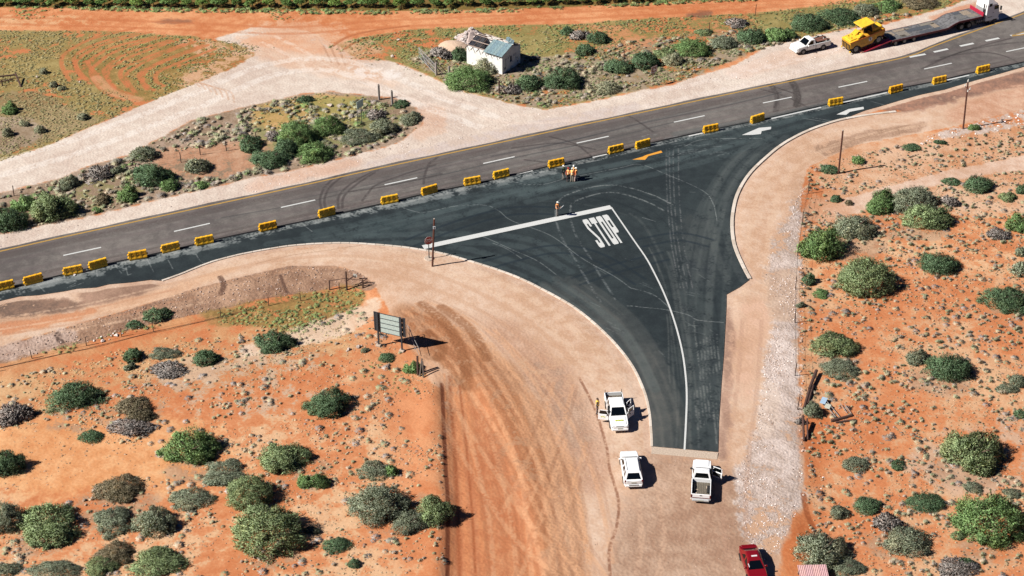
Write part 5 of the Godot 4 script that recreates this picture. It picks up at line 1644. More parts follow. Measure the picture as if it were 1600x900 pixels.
func pickup(o: Node3D, m: Material, dbl: bool, opened: Array, tailgate_open := false, rear_red_band := false) -> void:
	var w := 0.90
	var blk := mat("black_trim")
	var back := -1.05 if dbl else -0.26
	var b := B.new()
	var r := []
	for q in [[2.62, 0.66, 0.50, 0.62, 0.80], [2.56, 0.78, 0.40, 0.62, 0.94], [2.40, 0.86, 0.38, 0.66, 1.02], [1.7, 0.89, 0.40, 0.72, 1.10], [1.15, w, 0.40, 0.74, 1.13], [back, w, 0.40, 0.74, 1.11]]:
		r.append(ring8(q[0], q[1], q[2], q[3], q[4]))
	b.loft(r)
	put("body", b.mesh(), m, o)
	b = B.new()
	b.box(Vector3(0, 1.10, 1.95), Vector3(1.25, 0.05, 1.0), Basis(Vector3.RIGHT, 0.085), 0.03)
	put("hood", b.mesh(), m, o)
	if dbl:
		cabin(o, m, 1.22, back, 0.55, back + 0.14, 0.84, 0.70, 1.11, 1.78, [0.03, 0.48, 0.96])
	else:
		cabin(o, m, 1.20, back, 0.54, back + 0.12, 0.84, 0.69, 1.11, 1.74, [0.20, 0.92])
	nose(o, 0.84, 2.58, 0.80)
	lamp_box(o, "front_bumper", Vector3(0, 0.50, 2.56), Vector3(1.62, 0.2, 0.22), m, 0.05)
	lamp_box(o, "wiper_cowl", Vector3(0, 1.135, 1.20), Vector3(1.5, 0.02, 0.10), blk, 0.0)
	for s in [-1.0, 1.0]:
		for z in [1.08, back + 0.02] + ([0.02] if dbl else []):
			lamp_box(o, "door_seam", Vector3(s * 0.885, 0.80, z), Vector3(0.05, 0.66, 0.018), blk, 0.0)
	# load bed
	var z0 := back - 0.06
	var z1 := -2.55
	var zc := (z0 + z1) * 0.5
	var zl := z0 - z1
	b = B.new()
	b.box(Vector3(0, 0.66, zc), Vector3(1.66, 0.10, zl))
	put("bed_floor", b.mesh(), worn("bed_floor", shade(130, 120, 104), 0.85, 0.05, 0.5, 1.1, 0.8), o)
	for k in 9:
		b = B.new()
		b.box(Vector3(-0.62 + k * 0.155, 0.72, zc), Vector3(0.06, 0.02, zl - 0.1))
		put("bed_rib", b.mesh(), worn("bed_rib", shade(150, 138, 120), 0.85, 0.05, 0.5, 1.1, 0.8), o)
	for s in [-1.0, 1.0]:
		b = B.new()
		b.box(Vector3(s * 0.855, 0.79, zc), Vector3(0.09, 0.66, zl), Basis.IDENTITY, 0.025)
		put("bed_side", b.mesh(), m, o)
		b = B.new()
		b.box(Vector3(s * 0.66, 0.80, -1.42), Vector3(0.26, 0.26, 0.95), Basis.IDENTITY, 0.06)
		put("wheel_box", b.mesh(), mat("bed_liner", Color(0.05, 0.05, 0.05), 0.85), o)
		b = B.new()
		b.box(Vector3(s * 0.80, 0.85, zc), Vector3(0.024, 0.5, zl - 0.05))
		put("bed_lining", b.mesh(), mat("bed_liner"), o)
		lamp_box(o, "tail_light", Vector3(s * 0.85, 0.88, z1 - 0.01), Vector3(0.11, 0.34, 0.06), mat("lamp_red", Color(0.32, 0.02, 0.02), 0.2))
	b = B.new()
	b.box(Vector3(0, 0.88, z0 - 0.03), Vector3(1.64, 0.46, 0.06))
	put("bed_front", b.mesh(), m, o)
	if not tailgate_open:
		b = B.new()
		b.box(Vector3(0, 0.85, z1 + 0.03), Vector3(1.62, 0.52, 0.08), Basis.IDENTITY, 0.02)
		var tg := put("tailgate", b.mesh(), m, o)
		lamp_box(tg, "handle", Vector3(0, 0.98, z1 - 0.02), Vector3(0.22, 0.07, 0.02), blk, 0.0)
		if rear_red_band:
			lamp_box(tg, "red_band", Vector3(0, 0.70, z1 - 0.018), Vector3(1.5, 0.07, 0.02), mat("lamp_red"), 0.0)
	lamp_box(o, "rear_bumper", Vector3(0, 0.50, z1 - 0.08), Vector3(1.55, 0.17, 0.18), mat("bumper_pale", Color(0.6, 0.6, 0.6), 0.4), 0.03)
	lamp_box(o, "number_plate", Vector3(0, 0.52, z1 - 0.18), Vector3(0.46, 0.11, 0.02), mat("plate_pale", Color(0.6, 0.6, 0.55), 0.5), 0.0)
	lamp_box(o, "chassis", Vector3(0, 0.42, -0.2), Vector3(1.3, 0.24, 4.3), mat("underside", Color(0.02, 0.02, 0.02), 0.9), 0.0)
	arches(o, 0.905, [1.62, -1.42], 0.37)
	for z in [1.62, -1.42]:
		for s in [-1.0, 1.0]:
			wheel(o, s * 0.79, z, 0.37, 0.25)
	if opened.is_empty():
		mirrors(o, 0.99, 1.16, 0.98, m)
	for q in [[-1.0, 1.05], [1.0, 1.05], [1.0, 0.02], [-1.0, 0.02]]:
		if dbl or q[1] > 0.5:
			lamp_box(o, "door_handle", Vector3(q[0] * 0.905, 0.98, q[1] - 0.95), Vector3(0.03, 0.04, 0.18), blk, 0.0)
	for q in opened:      # [side, hinge z, length, angle, decal]
		b = B.new()
		b.box(Vector3(q[0] * 0.86, 0.95, q[1] - q[2] * 0.5), Vector3(0.13, 1.05, q[2] * 0.92))
		put("door_opening", b.mesh(), mat("cab_inside", Color(0.035, 0.032, 0.03), 0.9), o)
		door(o, m, Vector3(q[0] * 0.92, 0.47, q[1]), q[2], q[3], q[0], q[4])

func vehicles() -> void:
	var white := paint("white_paint", Color(0.82, 0.82, 0.82))
	var white2 := paint("white_paint_dusty", Color(0.80, 0.80, 0.79))
	var red := paint("deep_red_paint", Color(0.40, 0.010, 0.030))
	var blk := mat("black_trim", Color(0.025, 0.025, 0.027), 0.7)
	# double cab facing the viewer, doors open
	var f := at(969, 679)
	var r := at(957, 624)
	var o := thing("pickup_truck", "white double cab pickup with its doors open beside the left kerb", "pickup", (f + r) * 0.5, yaw_of(r, f))
	pickup(o, white, true, [[-1.0, 1.02, 1.02, 1.30, true], [1.0, 1.02, 1.02, 0.80, false], [1.0, -0.02, 0.92, 0.70, false]])
	var b := B.new()
	for k in 6:
		b.box(Vector3(-0.36 + k * 0.14, 1.155 - 0.0, 2.02), Vector3(0.10, 0.015, 0.16 if k % 2 else 0.20), Basis(Vector3.RIGHT, 0.085))
	put("yellow_hood_lettering", b.mesh(), mat("decal_yellow", shade(226, 222, 70), 0.5), o)
	for s in [-1.0, 1.0]:
		lamp_box(o, "load_hoop", Vector3(s * 0.82, 1.22, -2.45), Vector3(0.05, 0.5, 0.05), blk, 0.0)
	for q in [[0.0, -1.5, 0.5, "lamp_amber"], [0.35, -1.6, 0.35, "load_grey"], [-0.4, -1.9, 0.4, "load_brown"]]:
		lamp_box(o, "load", Vector3(q[0], 0.87, q[1]), Vector3(q[2], 0.25, 0.3), mat(q[3], {"lamp_amber": Color(0.6, 0.22, 0.06), "load_grey": Color(0.2, 0.2, 0.2), "load_brown": Color(0.2, 0.12, 0.08)}[q[3]], 0.7))
	# station wagon
	f = at(981, 714)
	r = at(990, 766)
	o = thing("station_wagon", "white station wagon parked on the dirt seen from behind", "car", (f + r) * 0.5, yaw_of(r, f))
	b = B.new()
	var rr := []
	for q in [[2.3, 0.58, 0.45, 0.6, 0.74], [2.2, 0.78, 0.36, 0.6, 0.88], [1.9, 0.86, 0.34, 0.62, 0.96], [1.1, 0.89, 0.34, 0.66, 1.04], [-1.9, 0.90, 0.34, 0.68, 1.06], [-2.2, 0.87, 0.36, 0.68, 1.04], [-2.32, 0.80, 0.42, 0.66, 0.96]]:
		rr.append(ring8(q[0], q[1], q[2], q[3], q[4]))
	b.loft(rr)
	put("body", b.mesh(), white, o)
	cabin(o, white, 1.12, -2.14, 0.40, -1.72, 0.83, 0.66, 1.05, 1.68, [0.04, 0.28, 0.58, 0.97])
	nose(o, 0.78, 2.25, 0.76)
	mirrors(o, 0.96, 1.10, 0.85, white)
	lamp_box(o, "tailgate", Vector3(0, 0.86, -2.30), Vector3(1.35, 0.36, 0.06), white, 0.03)
	lamp_box(o, "number_plate", Vector3(0, 0.86, -2.345), Vector3(0.48, 0.11, 0.02), mat("plate_pale"), 0.0)
	lamp_box(o, "rear_bumper", Vector3(0, 0.52, -2.32), Vector3(1.55, 0.2, 0.16), white, 0.04)
	lamp_box(o, "bumper_strip", Vector3(0, 0.62, -2.40), Vector3(0.9, 0.05, 0.03), blk, 0.0)
	for s in [-1.0, 1.0]:
		lamp_box(o, "tail_light", Vector3(s * 0.78, 0.90, -2.24), Vector3(0.15, 0.34, 0.14), mat("lamp_red", Color(0.32, 0.02, 0.02), 0.2))
		lamp_box(o, "roof_rail", Vector3(s * 0.56, 1.71, -0.7), Vector3(0.04, 0.05, 1.7), mat("rail_grey", Color(0.5, 0.5, 0.5), 0.4), 0.0)
	lamp_box(o, "wiper_cowl", Vector3(0, 1.05, 1.13), Vector3(1.45, 0.02, 0.10), blk, 0.0)
	lamp_box(o, "underbody", Vector3(0, 0.33, 0), Vector3(1.4, 0.15, 4.0), mat("underside", Color(0.02, 0.02, 0.02), 0.9), 0.0)
	arches(o, 0.905, [1.38, -1.32], 0.33)
	for z in [1.38, -1.32]:
		for s in [-1.0, 1.0]:
			wheel(o, s * 0.79, z, 0.33, 0.22)
	# single cab, right door open
	f = at(1096.5, 730)
	r = at(1094, 788)
	o = thing("pickup_truck", "white single cab pickup with empty load bed and right door open below the concrete strip", "pickup", (f + r) * 0.5, yaw_of(r, f))
	pickup(o, white, false, [[-1.0, 1.02, 1.05, 1.15, false]], false, true)
	lamp_box(o, "mirror", Vector3(0.99, 1.16, 0.98), Vector3(0.22, 0.16, 0.12), blk, 0.03)
	b = B.new()
	b.tube(Vector3(-0.05, 1.75, 0.05), Vector3(-0.06, 1.98, 0.02), 0.02, 0.01, 5)
	put("aerial", b.mesh(), blk, o)
	for q in [[0.45, -1.5, 0.4, 0.05], [0.5, -2.0, 0.3, 0.08], [-0.55, -1.1, 0.15, 0.3]]:
		lamp_box(o, "load", Vector3(q[0], 0.76, q[1]), Vector3(q[2], 0.06, q[3]), mat("load_plank", shade(196, 176, 156), 0.8), 0.0)
	# red sedan running out of the picture
	r = at(1166, 861)
	f = at(1186.5, 919)
	o = thing("sedan", "dark red sedan facing the viewer at the bottom edge", "car", (f + r) * 0.5, yaw_of(r, f))
	b = B.new()
	rr = []
	for q in [[2.25, 0.55, 0.42, 0.55, 0.66], [2.12, 0.74, 0.32, 0.55, 0.78], [1.7, 0.84, 0.30, 0.58, 0.88], [0.95, 0.87, 0.30, 0.60, 0.94], [-1.5, 0.87, 0.30, 0.62, 0.97], [-2.0, 0.80, 0.34, 0.62, 0.95], [-2.22, 0.62, 0.42, 0.6, 0.88]]:
		rr.append(ring8(q[0], q[1], q[2], q[3], q[4]))
	b.loft(rr)
	put("body", b.mesh(), red, o)
	cabin(o, red, 1.05, -1.75, 0.22, -0.95, 0.80, 0.58, 0.95, 1.43, [0.22, 0.55, 0.96])
	nose(o, 0.74, 2.16, 0.66)
	mirrors(o, 0.92, 1.0, 0.72, red)
	lamp_box(o, "rear_spoiler", Vector3(0, 0.98, -2.02), Vector3(1.2, 0.04, 0.16), red, 0.015)
	lamp_box(o, "white_roof_patch", Vector3(0.05, 1.46, -0.15), Vector3(0.5, 0.012, 0.17), mat("sign_white"), 0.0)  # flat white patch on the roof
	lamp_box(o, "white_side_strip", Vector3(-0.62, 1.22, 0.62), Vector3(0.06, 0.012, 0.65), mat("sign_white"), 0.0)  # plain white strip along one side of the windscreen
	for s in [-1.0, 1.0]:
		lamp_box(o, "tail_light", Vector3(s * 0.62, 0.80, -2.12), Vector3(0.26, 0.14, 0.1), mat("lamp_red", Color(0.32, 0.02, 0.02), 0.2))
	arches(o, 0.875, [1.35, -1.3], 0.31)
	for z in [1.35, -1.3]:
		for s in [-1.0, 1.0]:
			wheel(o, s * 0.77, z, 0.31, 0.2)
	# pickup by the far shoulder
	f = at(1238, 83.5)
	r = at(1292, 71.2)
	o = thing("pickup_truck", "white pickup with boards in its bed parked on the far gravel shoulder", "pickup", (f + r) * 0.5, yaw_of(r, f))
	pickup(o, white2, false, [])
	o.scale = Vector3.ONE * 1.08
	for q in [[-0.3, 0.18, 0.05], [0.1, -0.12, 0.02], [0.45, 0.08, 0.09]]:
		b = B.new()
		b.box(Vector3(q[0], 1.12 + q[2], -1.6), Vector3(0.34, 0.05, 2.1), Basis(Vector3.UP, q[1]) * Basis(Vector3.RIGHT, -0.06))
		put("load_board", b.mesh(), worn("load_board", shade(150, 96, 76), 0.85, 0.05, 0.6, 1.1, 0.8), o)
	b = B.new()
	b.tube(Vector3(-0.62, 0.95, -1.7), Vector3(-0.62, 1.25, -1.6), 0.16, 0.16, 10)
	put("load_drum", b.mesh(), blk, o)
	for z in [-0.5, -2.3]:
		lamp_box(o, "load_rack", Vector3(0, 1.22, z), Vector3(1.7, 0.07, 0.07), blk, 0.0)
	low_loader(white)
	roller()

func low_loader(white: Material) -> void:
	var f := at(1538, 32.1)
	var r := at(1388, 65.6)
	var yaw := yaw_of(r, f)
	var blk := mat("black_trim")
	var steel := worn("chassis_steel", Color(0.09, 0.085, 0.085), 0.8, 0.05, 0.6, 1.2, 0.8)
	var o := thing("truck_tractor", "white cab over truck tractor coupled to the low bed trailer", "truck", f, yaw)
	var b := B.new()
	var rr := []
	for q in [[0.55, -0.95, 1.40, 1.24], [1.5, -0.95, 1.46, 1.25], [2.3, -0.95, 1.30, 1.24], [2.95, -0.92, 0.92, 1.20], [3.25, -0.85, 0.55, 1.12], [3.75, -0.75, 0.10, 0.98], [3.82, -0.6, -0.1, 0.85]]:
		rr.append(PackedVector3Array([Vector3(-q[3], q[0], q[1] + 0.08), Vector3(-q[3] + 0.08, q[0], q[1]), Vector3(q[3] - 0.08, q[0], q[1]), Vector3(q[3], q[0], q[1] + 0.08), Vector3(q[3], q[0], q[2] - 0.12), Vector3(q[3] - 0.14, q[0], q[2]), Vector3(-q[3] + 0.14, q[0], q[2]), Vector3(-q[3], q[0], q[2] - 0.12)]))
	b.loft(rr)
	put("cab", b.mesh(), white, o)
	b = B.new()
	var g := mat("car_glass", Color(0.02, 0.03, 0.035), 0.06)
	panel(b, [Vector3(-1.1, 2.12, 1.36), Vector3(1.1, 2.12, 1.36), Vector3(1.06, 2.95, 0.95), Vector3(-1.06, 2.95, 0.95)], 0.03, 0.03)
	put("windscreen", b.mesh(), g, o)
	for s in [-1.0, 1.0]:
		b = B.new()
		b.box(Vector3(s * 1.235, 2.38, 0.72), Vector3(0.05, 0.72, 0.78), Basis.IDENTITY, 0.02)
		put("side_window", b.mesh(), g, o)
		b = B.new()
		b.box(Vector3(s * 1.215, 2.95, -0.35), Vector3(0.05, 0.42, 0.5), Basis.IDENTITY, 0.02)
		put("sleeper_window", b.mesh(), g, o)
		b = B.new()
		b.box(Vector3(s * 1.255, 1.42, 0.62), Vector3(0.03, 1.5, 1.0), Basis.IDENTITY, 0.01)
		var dr := put("door", b.mesh(), white, o)
		lamp_box(dr, "handle", Vector3(s * 1.275, 1.75, 0.25), Vector3(0.03, 0.05, 0.2), blk, 0.0)
		lamp_box(o, "mirror", Vector3(s * 1.5, 2.35, 1.30), Vector3(0.3, 0.62, 0.14), blk, 0.03)
		lamp_box(o, "headlight", Vector3(s * 0.92, 0.85, 1.47), Vector3(0.46, 0.22, 0.08), mat("lamp_glass"), 0.03)
		lamp_box(o, "step", Vector3(s * 1.2, 0.55, 0.75), Vector3(0.12, 0.3, 0.7), blk, 0.02)
		lamp_box(o, "fender", Vector3(s * 1.12, 1.12, -0.02), Vector3(0.3, 0.08, 1.25), blk, 0.03)
		b = B.new()
		b.tube(Vector3(s * 0.98, 0.78, -1.25), Vector3(s * 0.98, 0.78, -2.55), 0.34, 0.34, 12)
		var tank := put("fuel_tank", b.mesh(), mat("tank_metal", Color(0.45, 0.46, 0.47), 0.35, 0.6), o)
		for z in [-1.5, -1.9, -2.3]:
			lamp_box(tank, "strap", Vector3(s * 0.98, 0.78, z), Vector3(0.71, 0.71, 0.05), steel, 0.0)
	lamp_box(o, "grille", Vector3(0, 1.35, 1.455), Vector3(1.8, 0.8, 0.06), blk, 0.02)
	lamp_box(o, "bumper", Vector3(0, 0.58, 1.42), Vector3(2.46, 0.34, 0.25), white, 0.05)
	lamp_box(o, "rear_cab_wall", Vector3(0, 1.5, -1.0), Vector3(2.1, 1.6, 0.08), mat("cab_grey", Color(0.5, 0.5, 0.5), 0.6), 0.02)
	b = B.new()
	b.tube(Vector3(-0.9, 0.9, -1.25), Vector3(-0.9, 3.2, -1.25), 0.10, 0.09, 8)
	put("exhaust_stack", b.mesh(), steel, o)
	for s in [-1.0, 1.0]:
		lamp_box(o, "frame_rail", Vector3(s * 0.42, 0.95, -2.4), Vector3(0.14, 0.28, 7.4), steel, 0.0)
		wheel(o, s * 1.05, 0.0, 0.52, 0.32)
		for z in [-3.75, -5.1]:
			wheel(o, s * 0.98, z, 0.52, 0.56)
	b = B.new()
	b.tube(Vector3(0, 1.12, -4.2), Vector3(0, 1.24, -4.2), 0.5, 0.5, 14)
	put("fifth_wheel", b.mesh(), steel, o)
	# trailer
	var t := thing("low_bed_trailer", "long low bed trailer with grey deck, red headboard and red ramps down", "trailer", f, yaw)
	var hw := 1.45
	var deck := worn("trailer_deck", shade(112, 110, 112), 0.9, 0.02, 0.55, 1.25, 0.35)
	var redm := worn("trailer_red", shade(196, 30, 66), 0.55, 0.03, 0.75, 1.08, 0.6)
	var prof := [[-1.75, 1.62], [-5.9, 1.62], [-6.6, 1.45], [-7.7, 1.02], [-8.2, 0.98], [-17.2, 0.98]]
	var names2 := ["gooseneck_deck", "slope_upper", "slope_deck", "slope_lower", "low_deck"]
	for i in prof.size() - 1:
		b = B.new()
		var p0 := Vector3(0, prof[i][1], prof[i][0])
		var p1 := Vector3(0, prof[i + 1][1], prof[i + 1][0])
		var ra := PackedVector3Array()
		var rb := PackedVector3Array()
		for q in [[-hw, 0.0], [hw, 0.0], [hw, -0.16], [-hw, -0.16]]:
			ra.append(p0 + Vector3(q[0], q[1], 0))
			rb.append(p1 + Vector3(q[0], q[1], 0))
		b.loft([ra, rb])
		put(names2[i], b.mesh(), deck, t)
		for s in [-1.0, 1.0]:
			b = B.new()
			ra = PackedVector3Array()
			rb = PackedVector3Array()
			for q in [[0.003, 0.02], [0.06, 0.02], [0.06, -0.28], [0.003, -0.28]]:
				ra.append(p0 + Vector3(s * (hw + q[0]), q[1], 0))
				rb.append(p1 + Vector3(s * (hw + q[0]), q[1], 0))
			b.loft([ra, rb])
			put("side_rail", b.mesh(), worn("trailer_rail", shade(120, 34, 46), 0.7, 0.03, 0.6, 1.1, 0.6), t)
	# boards and steel plates on the deck
	var wood := [worn("deck_wood_a", shade(150, 140, 128), 0.9, 0.04, 0.6, 1.15, 0.6), worn("deck_wood_b", shade(120, 118, 116), 0.9, 0.04, 0.6, 1.15, 0.6), worn("deck_wood_c", shade(84, 88, 96), 0.9, 0.04, 0.6, 1.15, 0.6), worn("deck_wood_d", shade(168, 150, 130), 0.9, 0.04, 0.6, 1.15, 0.6)]
	for q in [[-0.95, -10.4, 0.7, 3.6, 2], [0.2, -11.6, 0.9, 4.0, 2], [0.95, -9.6, 0.7, 2.2, 0], [-0.3, -14.6, 1.6, 1.6, 0], [0.9, -14.4, 0.6, 2.0, 3], [-0.9, -15.6, 0.7, 2.2, 1], [0.4, -16.3, 1.2, 1.2, 3], [0.1, -8.9, 1.4, 0.9, 3], [0.75, -13.2, 0.5, 0.7, 0]]:
		b = B.new()
		b.box(Vector3(q[0], 0.992, q[1]), Vector3(q[2], 0.024, q[3]))
		put("deck_board", b.mesh(), wood[q[4]], t)
	for q in [[-0.6, -2.9, 1.0, 1.5, 0], [0.5, -3.3, 1.3, 1.4, 3], [0.0, -4.9, 2.0, 1.0, 1], [0.85, -4.6, 0.7, 1.3, 2]]:
		b = B.new()
		b.box(Vector3(q[0], 1.632 + 0.004 * q[4], q[1]), Vector3(q[2], 0.024, q[3]))
		put("deck_board", b.mesh(), wood[q[4]], t)
	b = B.new()
	b.box(Vector3(0, 1.86, -1.70), Vector3(2 * hw + 0.1, 0.62, 0.12), Basis.IDENTITY, 0.02)
	put("headboard", b.mesh(), redm, t)
	for s in [-1.0, 1.0]:
		lamp_box(t, "main_beam", Vector3(s * 0.55, 0.66, -11.8), Vector3(0.22, 0.32, 9.6), steel, 0.0)
		for z in [-13.4, -15.0, -16.5]:
			wheel(t, s * 1.12, z, 0.41, 0.5)
		lamp_box(t, "mudguard", Vector3(s * 1.32, 0.70, -17.25), Vector3(0.26, 0.5, 0.05), blk, 0.0)
		lamp_box(t, "tail_light", Vector3(s * 1.2, 0.80, -17.24), Vector3(0.3, 0.12, 0.08), mat("lamp_red"), 0.0)
	# ramps: two red flaps from the tail down to the ground
	for s in [-1.0, 1.0]:
		b = B.new()
		var a0 := Vector3(s * 0.95, 0.95, -17.25)
		var a1 := Vector3(s * 0.95, 0.10, -21.8)
		var dirv := (a1 - a0).normalized()
		b.box((a0 + a1) * 0.5, Vector3(0.85, 0.16, (a1 - a0).length()), Basis(Vector3.RIGHT, -atan2(0.85, 4.55)))
		var ramp := put("ramp", b.mesh(), redm, t)
		for k in 12:
			b = B.new()
			b.box(a0 + dirv * (0.3 + k * 0.37) + Vector3(0, 0.10, 0), Vector3(0.8, 0.04, 0.07), Basis(Vector3.RIGHT, -atan2(0.85, 4.55)))
			put("cleat", b.mesh(), redm, ramp)
		b = B.new()
		b.box(a1 + Vector3(0, 0.04, -0.2), Vector3(0.8, 0.12, 0.5), Basis.IDENTITY, 0.03)
		put("ramp_toe", b.mesh(), worn("ramp_toe_paint", shade(220, 160, 140), 0.7, 0.03, 0.8, 1.1, 0.8), ramp)

func roller() -> void:
	var yel := worn("machine_yellow", shade(255, 200, 50), 0.5, 0.02, 0.88, 1.05, 0.4)
	var yel2 := worn("machine_ochre", shade(226, 164, 40), 0.55, 0.02, 0.82, 1.06, 0.4)
	var blk := mat("black_trim")
	var f := at(1538, 32.1)
	var r := at(1388, 65.6)
	var yaw := yaw_of(r, f)
	var o := thing("road_roller", "yellow rubber tyred road roller standing tilted on the trailer ramps", "road roller")
	var tilt := -0.175
	o.basis = Basis(Vector3.UP, yaw) * Basis(Vector3.RIGHT, tilt)
	o.position = f + Basis(Vector3.UP, yaw) * Vector3(0, 0.02, -23.4)
	o.scale = Vector3(1.06, 1.16, 1.12)
	# z = 0 at the lower end (rear), body runs to z = 4.9
	var b := B.new()
	var rr := []
	for q in [[-0.25, 0.80, 1.50, 0.98], [0.0, 0.78, 1.62, 1.02], [1.0, 0.78, 1.62, 1.02], [1.25, 0.48, 1.62, 1.02], [2.9, 0.48, 1.66, 1.02], [3.2, 0.78, 1.72, 1.02], [4.6, 1.0, 1.80, 1.0], [4.85, 1.25, 1.70, 0.95]]:
		rr.append(PackedVector3Array([Vector3(-q[3], q[1], q[0]), Vector3(q[3], q[1], q[0]), Vector3(q[3], q[2] - 0.06, q[0]), Vector3(q[3] - 0.06, q[2], q[0]), Vector3(-q[3] + 0.06, q[2], q[0]), Vector3(-q[3], q[2] - 0.06, q[0])]))
	b.loft(rr)
	put("body", b.mesh(), yel2, o)
	b = B.new()
	b.box(Vector3(0, 1.72, 0.65), Vector3(1.5, 0.2, 1.6), Basis.IDENTITY, 0.06)
	b.box(Vector3(0, 1.64, 0.62), Vector3(1.98, 0.05, 1.9), Basis.IDENTITY, 0.02)
	put("rear_deck", b.mesh(), yel, o)
	for k in 3:
		b = B.new()
		b.box(Vector3(-0.72 + 0.02 * k, 1.78 + 0.13 * k, 1.05 + 0.25 * k), Vector3(0.5, 0.14, 0.36), Basis.IDENTITY, 0.02)
		put("step", b.mesh(), yel, o)
		b = B.new()
		b.box(Vector3(0.3, 1.84 + 0.13 * k, 1.1 + 0.22 * k), Vector3(0.9, 0.14, 0.36), Basis.IDENTITY, 0.02)
		put("step", b.mesh(), yel, o)
	b = B.new()
	b.box(Vector3(0, 1.95, 4.0), Vector3(1.5, 0.42, 1.3), Basis.IDENTITY, 0.1)
	put("engine_hood", b.mesh(), yel, o)
	for s in [-1.0, 1.0]:
		b = B.new()
		b.box(Vector3(s * 1.025, 1.6, 2.3), Vector3(0.03, 0.07, 4.9))
		put("orange_stripe", b.mesh(), mat("orange_paint", shade(226, 92, 30), 0.5), o)
		b = B.new()
		b.tube(Vector3(s * 1.0, 1.12, 2.6), Vector3(s * 1.04, 1.12, 2.6), 0.27, 0.27, 16)
		var em := put("round_emblem", b.mesh(), mat("sign_white"), o)
		b = B.new()
		b.box(Vector3(s * 1.045, 1.12, 2.6), Vector3(0.012, 0.36, 0.11))
		b.box(Vector3(s * 1.045, 1.22, 2.52), Vector3(0.012, 0.08, 0.14))
		put("emblem_mark", b.mesh(), mat("emblem_ink", Color(0.1, 0.14, 0.24), 0.6), em)
		b = B.new()
		b.box(Vector3(s * 1.03, 1.15, 3.4), Vector3(0.05, 0.6, 0.14))
		put("latch", b.mesh(), yel, o)
		for z in [1.75, 3.15]:
			b = B.new()
			b.tube(Vector3(s * 0.82, 1.65, z), Vector3(s * 0.80, 2.95, z), 0.05, 0.05, 6)
			put("canopy_post", b.mesh(), yel2, o)
	b = B.new()
	b.box(Vector3(0, 3.0, 2.45), Vector3(1.95, 0.12, 1.9), Basis.IDENTITY, 0.04)
	put("canopy", b.mesh(), yel, o)
	b = B.new()
	b.box(Vector3(0, 2.0, 2.5), Vector3(0.6, 0.14, 0.55), Basis.IDENTITY, 0.04)
	b.box(Vector3(0, 2.32, 2.24), Vector3(0.55, 0.6, 0.12), Basis.IDENTITY, 0.04)
	b.box(Vector3(0, 1.8, 2.5), Vector3(0.4, 0.35, 0.4))
	put("seat", b.mesh(), blk, o)
	b = B.new()
	b.box(Vector3(0, 1.9, 3.2), Vector3(1.2, 0.7, 0.2), Basis.IDENTITY, 0.04)
	put("dashboard", b.mesh(), blk, o)
	b = B.new()
	b.tube(Vector3(0, 2.3, 3.0), Vector3(0, 2.33, 2.97), 0.2, 0.2, 12)
	put("steering_wheel", b.mesh(), blk, o)
	b = B.new()
	b.tube(Vector3(0.45, 2.1, 4.3), Vector3(0.45, 2.7, 4.3), 0.06, 0.05, 8)
	put("exhaust", b.mesh(), mat("rail_grey"), o)
	for q in [[0.35, 1.83, 0.35], [-0.35, 1.83, 0.35], [0.4, 1.83, 0.9]]:
		b = B.new()
		b.tube(Vector3(q[0], q[1] - 0.02, q[2]), Vector3(q[0], q[1] + 0.04, q[2]), 0.1, 0.09, 10)
		put("cap", b.mesh(), blk, o)
	b = B.new()
	b.box(Vector3(0, 0.9, -0.28), Vector3(1.8, 0.75, 0.1))
	put("rear_grille", b.mesh(), worn("dark_grille", Color(0.07, 0.06, 0.05), 0.8, 0.06, 0.6, 1.3, 0.9), o)
	for k in 5:
		b = B.new()
		b.box(Vector3(-0.7 + k * 0.35, 0.9, -0.34), Vector3(0.09, 0.6, 0.04))
		put("grille_bar", b.mesh(), yel2, o)
	for s in [-1.0, 1.0]:
		lamp_box(o, "lamp_bracket", Vector3(s * 0.95, 0.42, -0.36), Vector3(0.2, 0.16, 0.14), yel, 0.02)
	for k in 4:
		wheel(o, -0.80 + k * 0.533, 0.48, 0.54, 0.46, "tyre", 0.54)
	for k in 4:
		wheel(o, -0.80 + k * 0.533, 3.8, 0.54, 0.46, "tyre", 0.58)

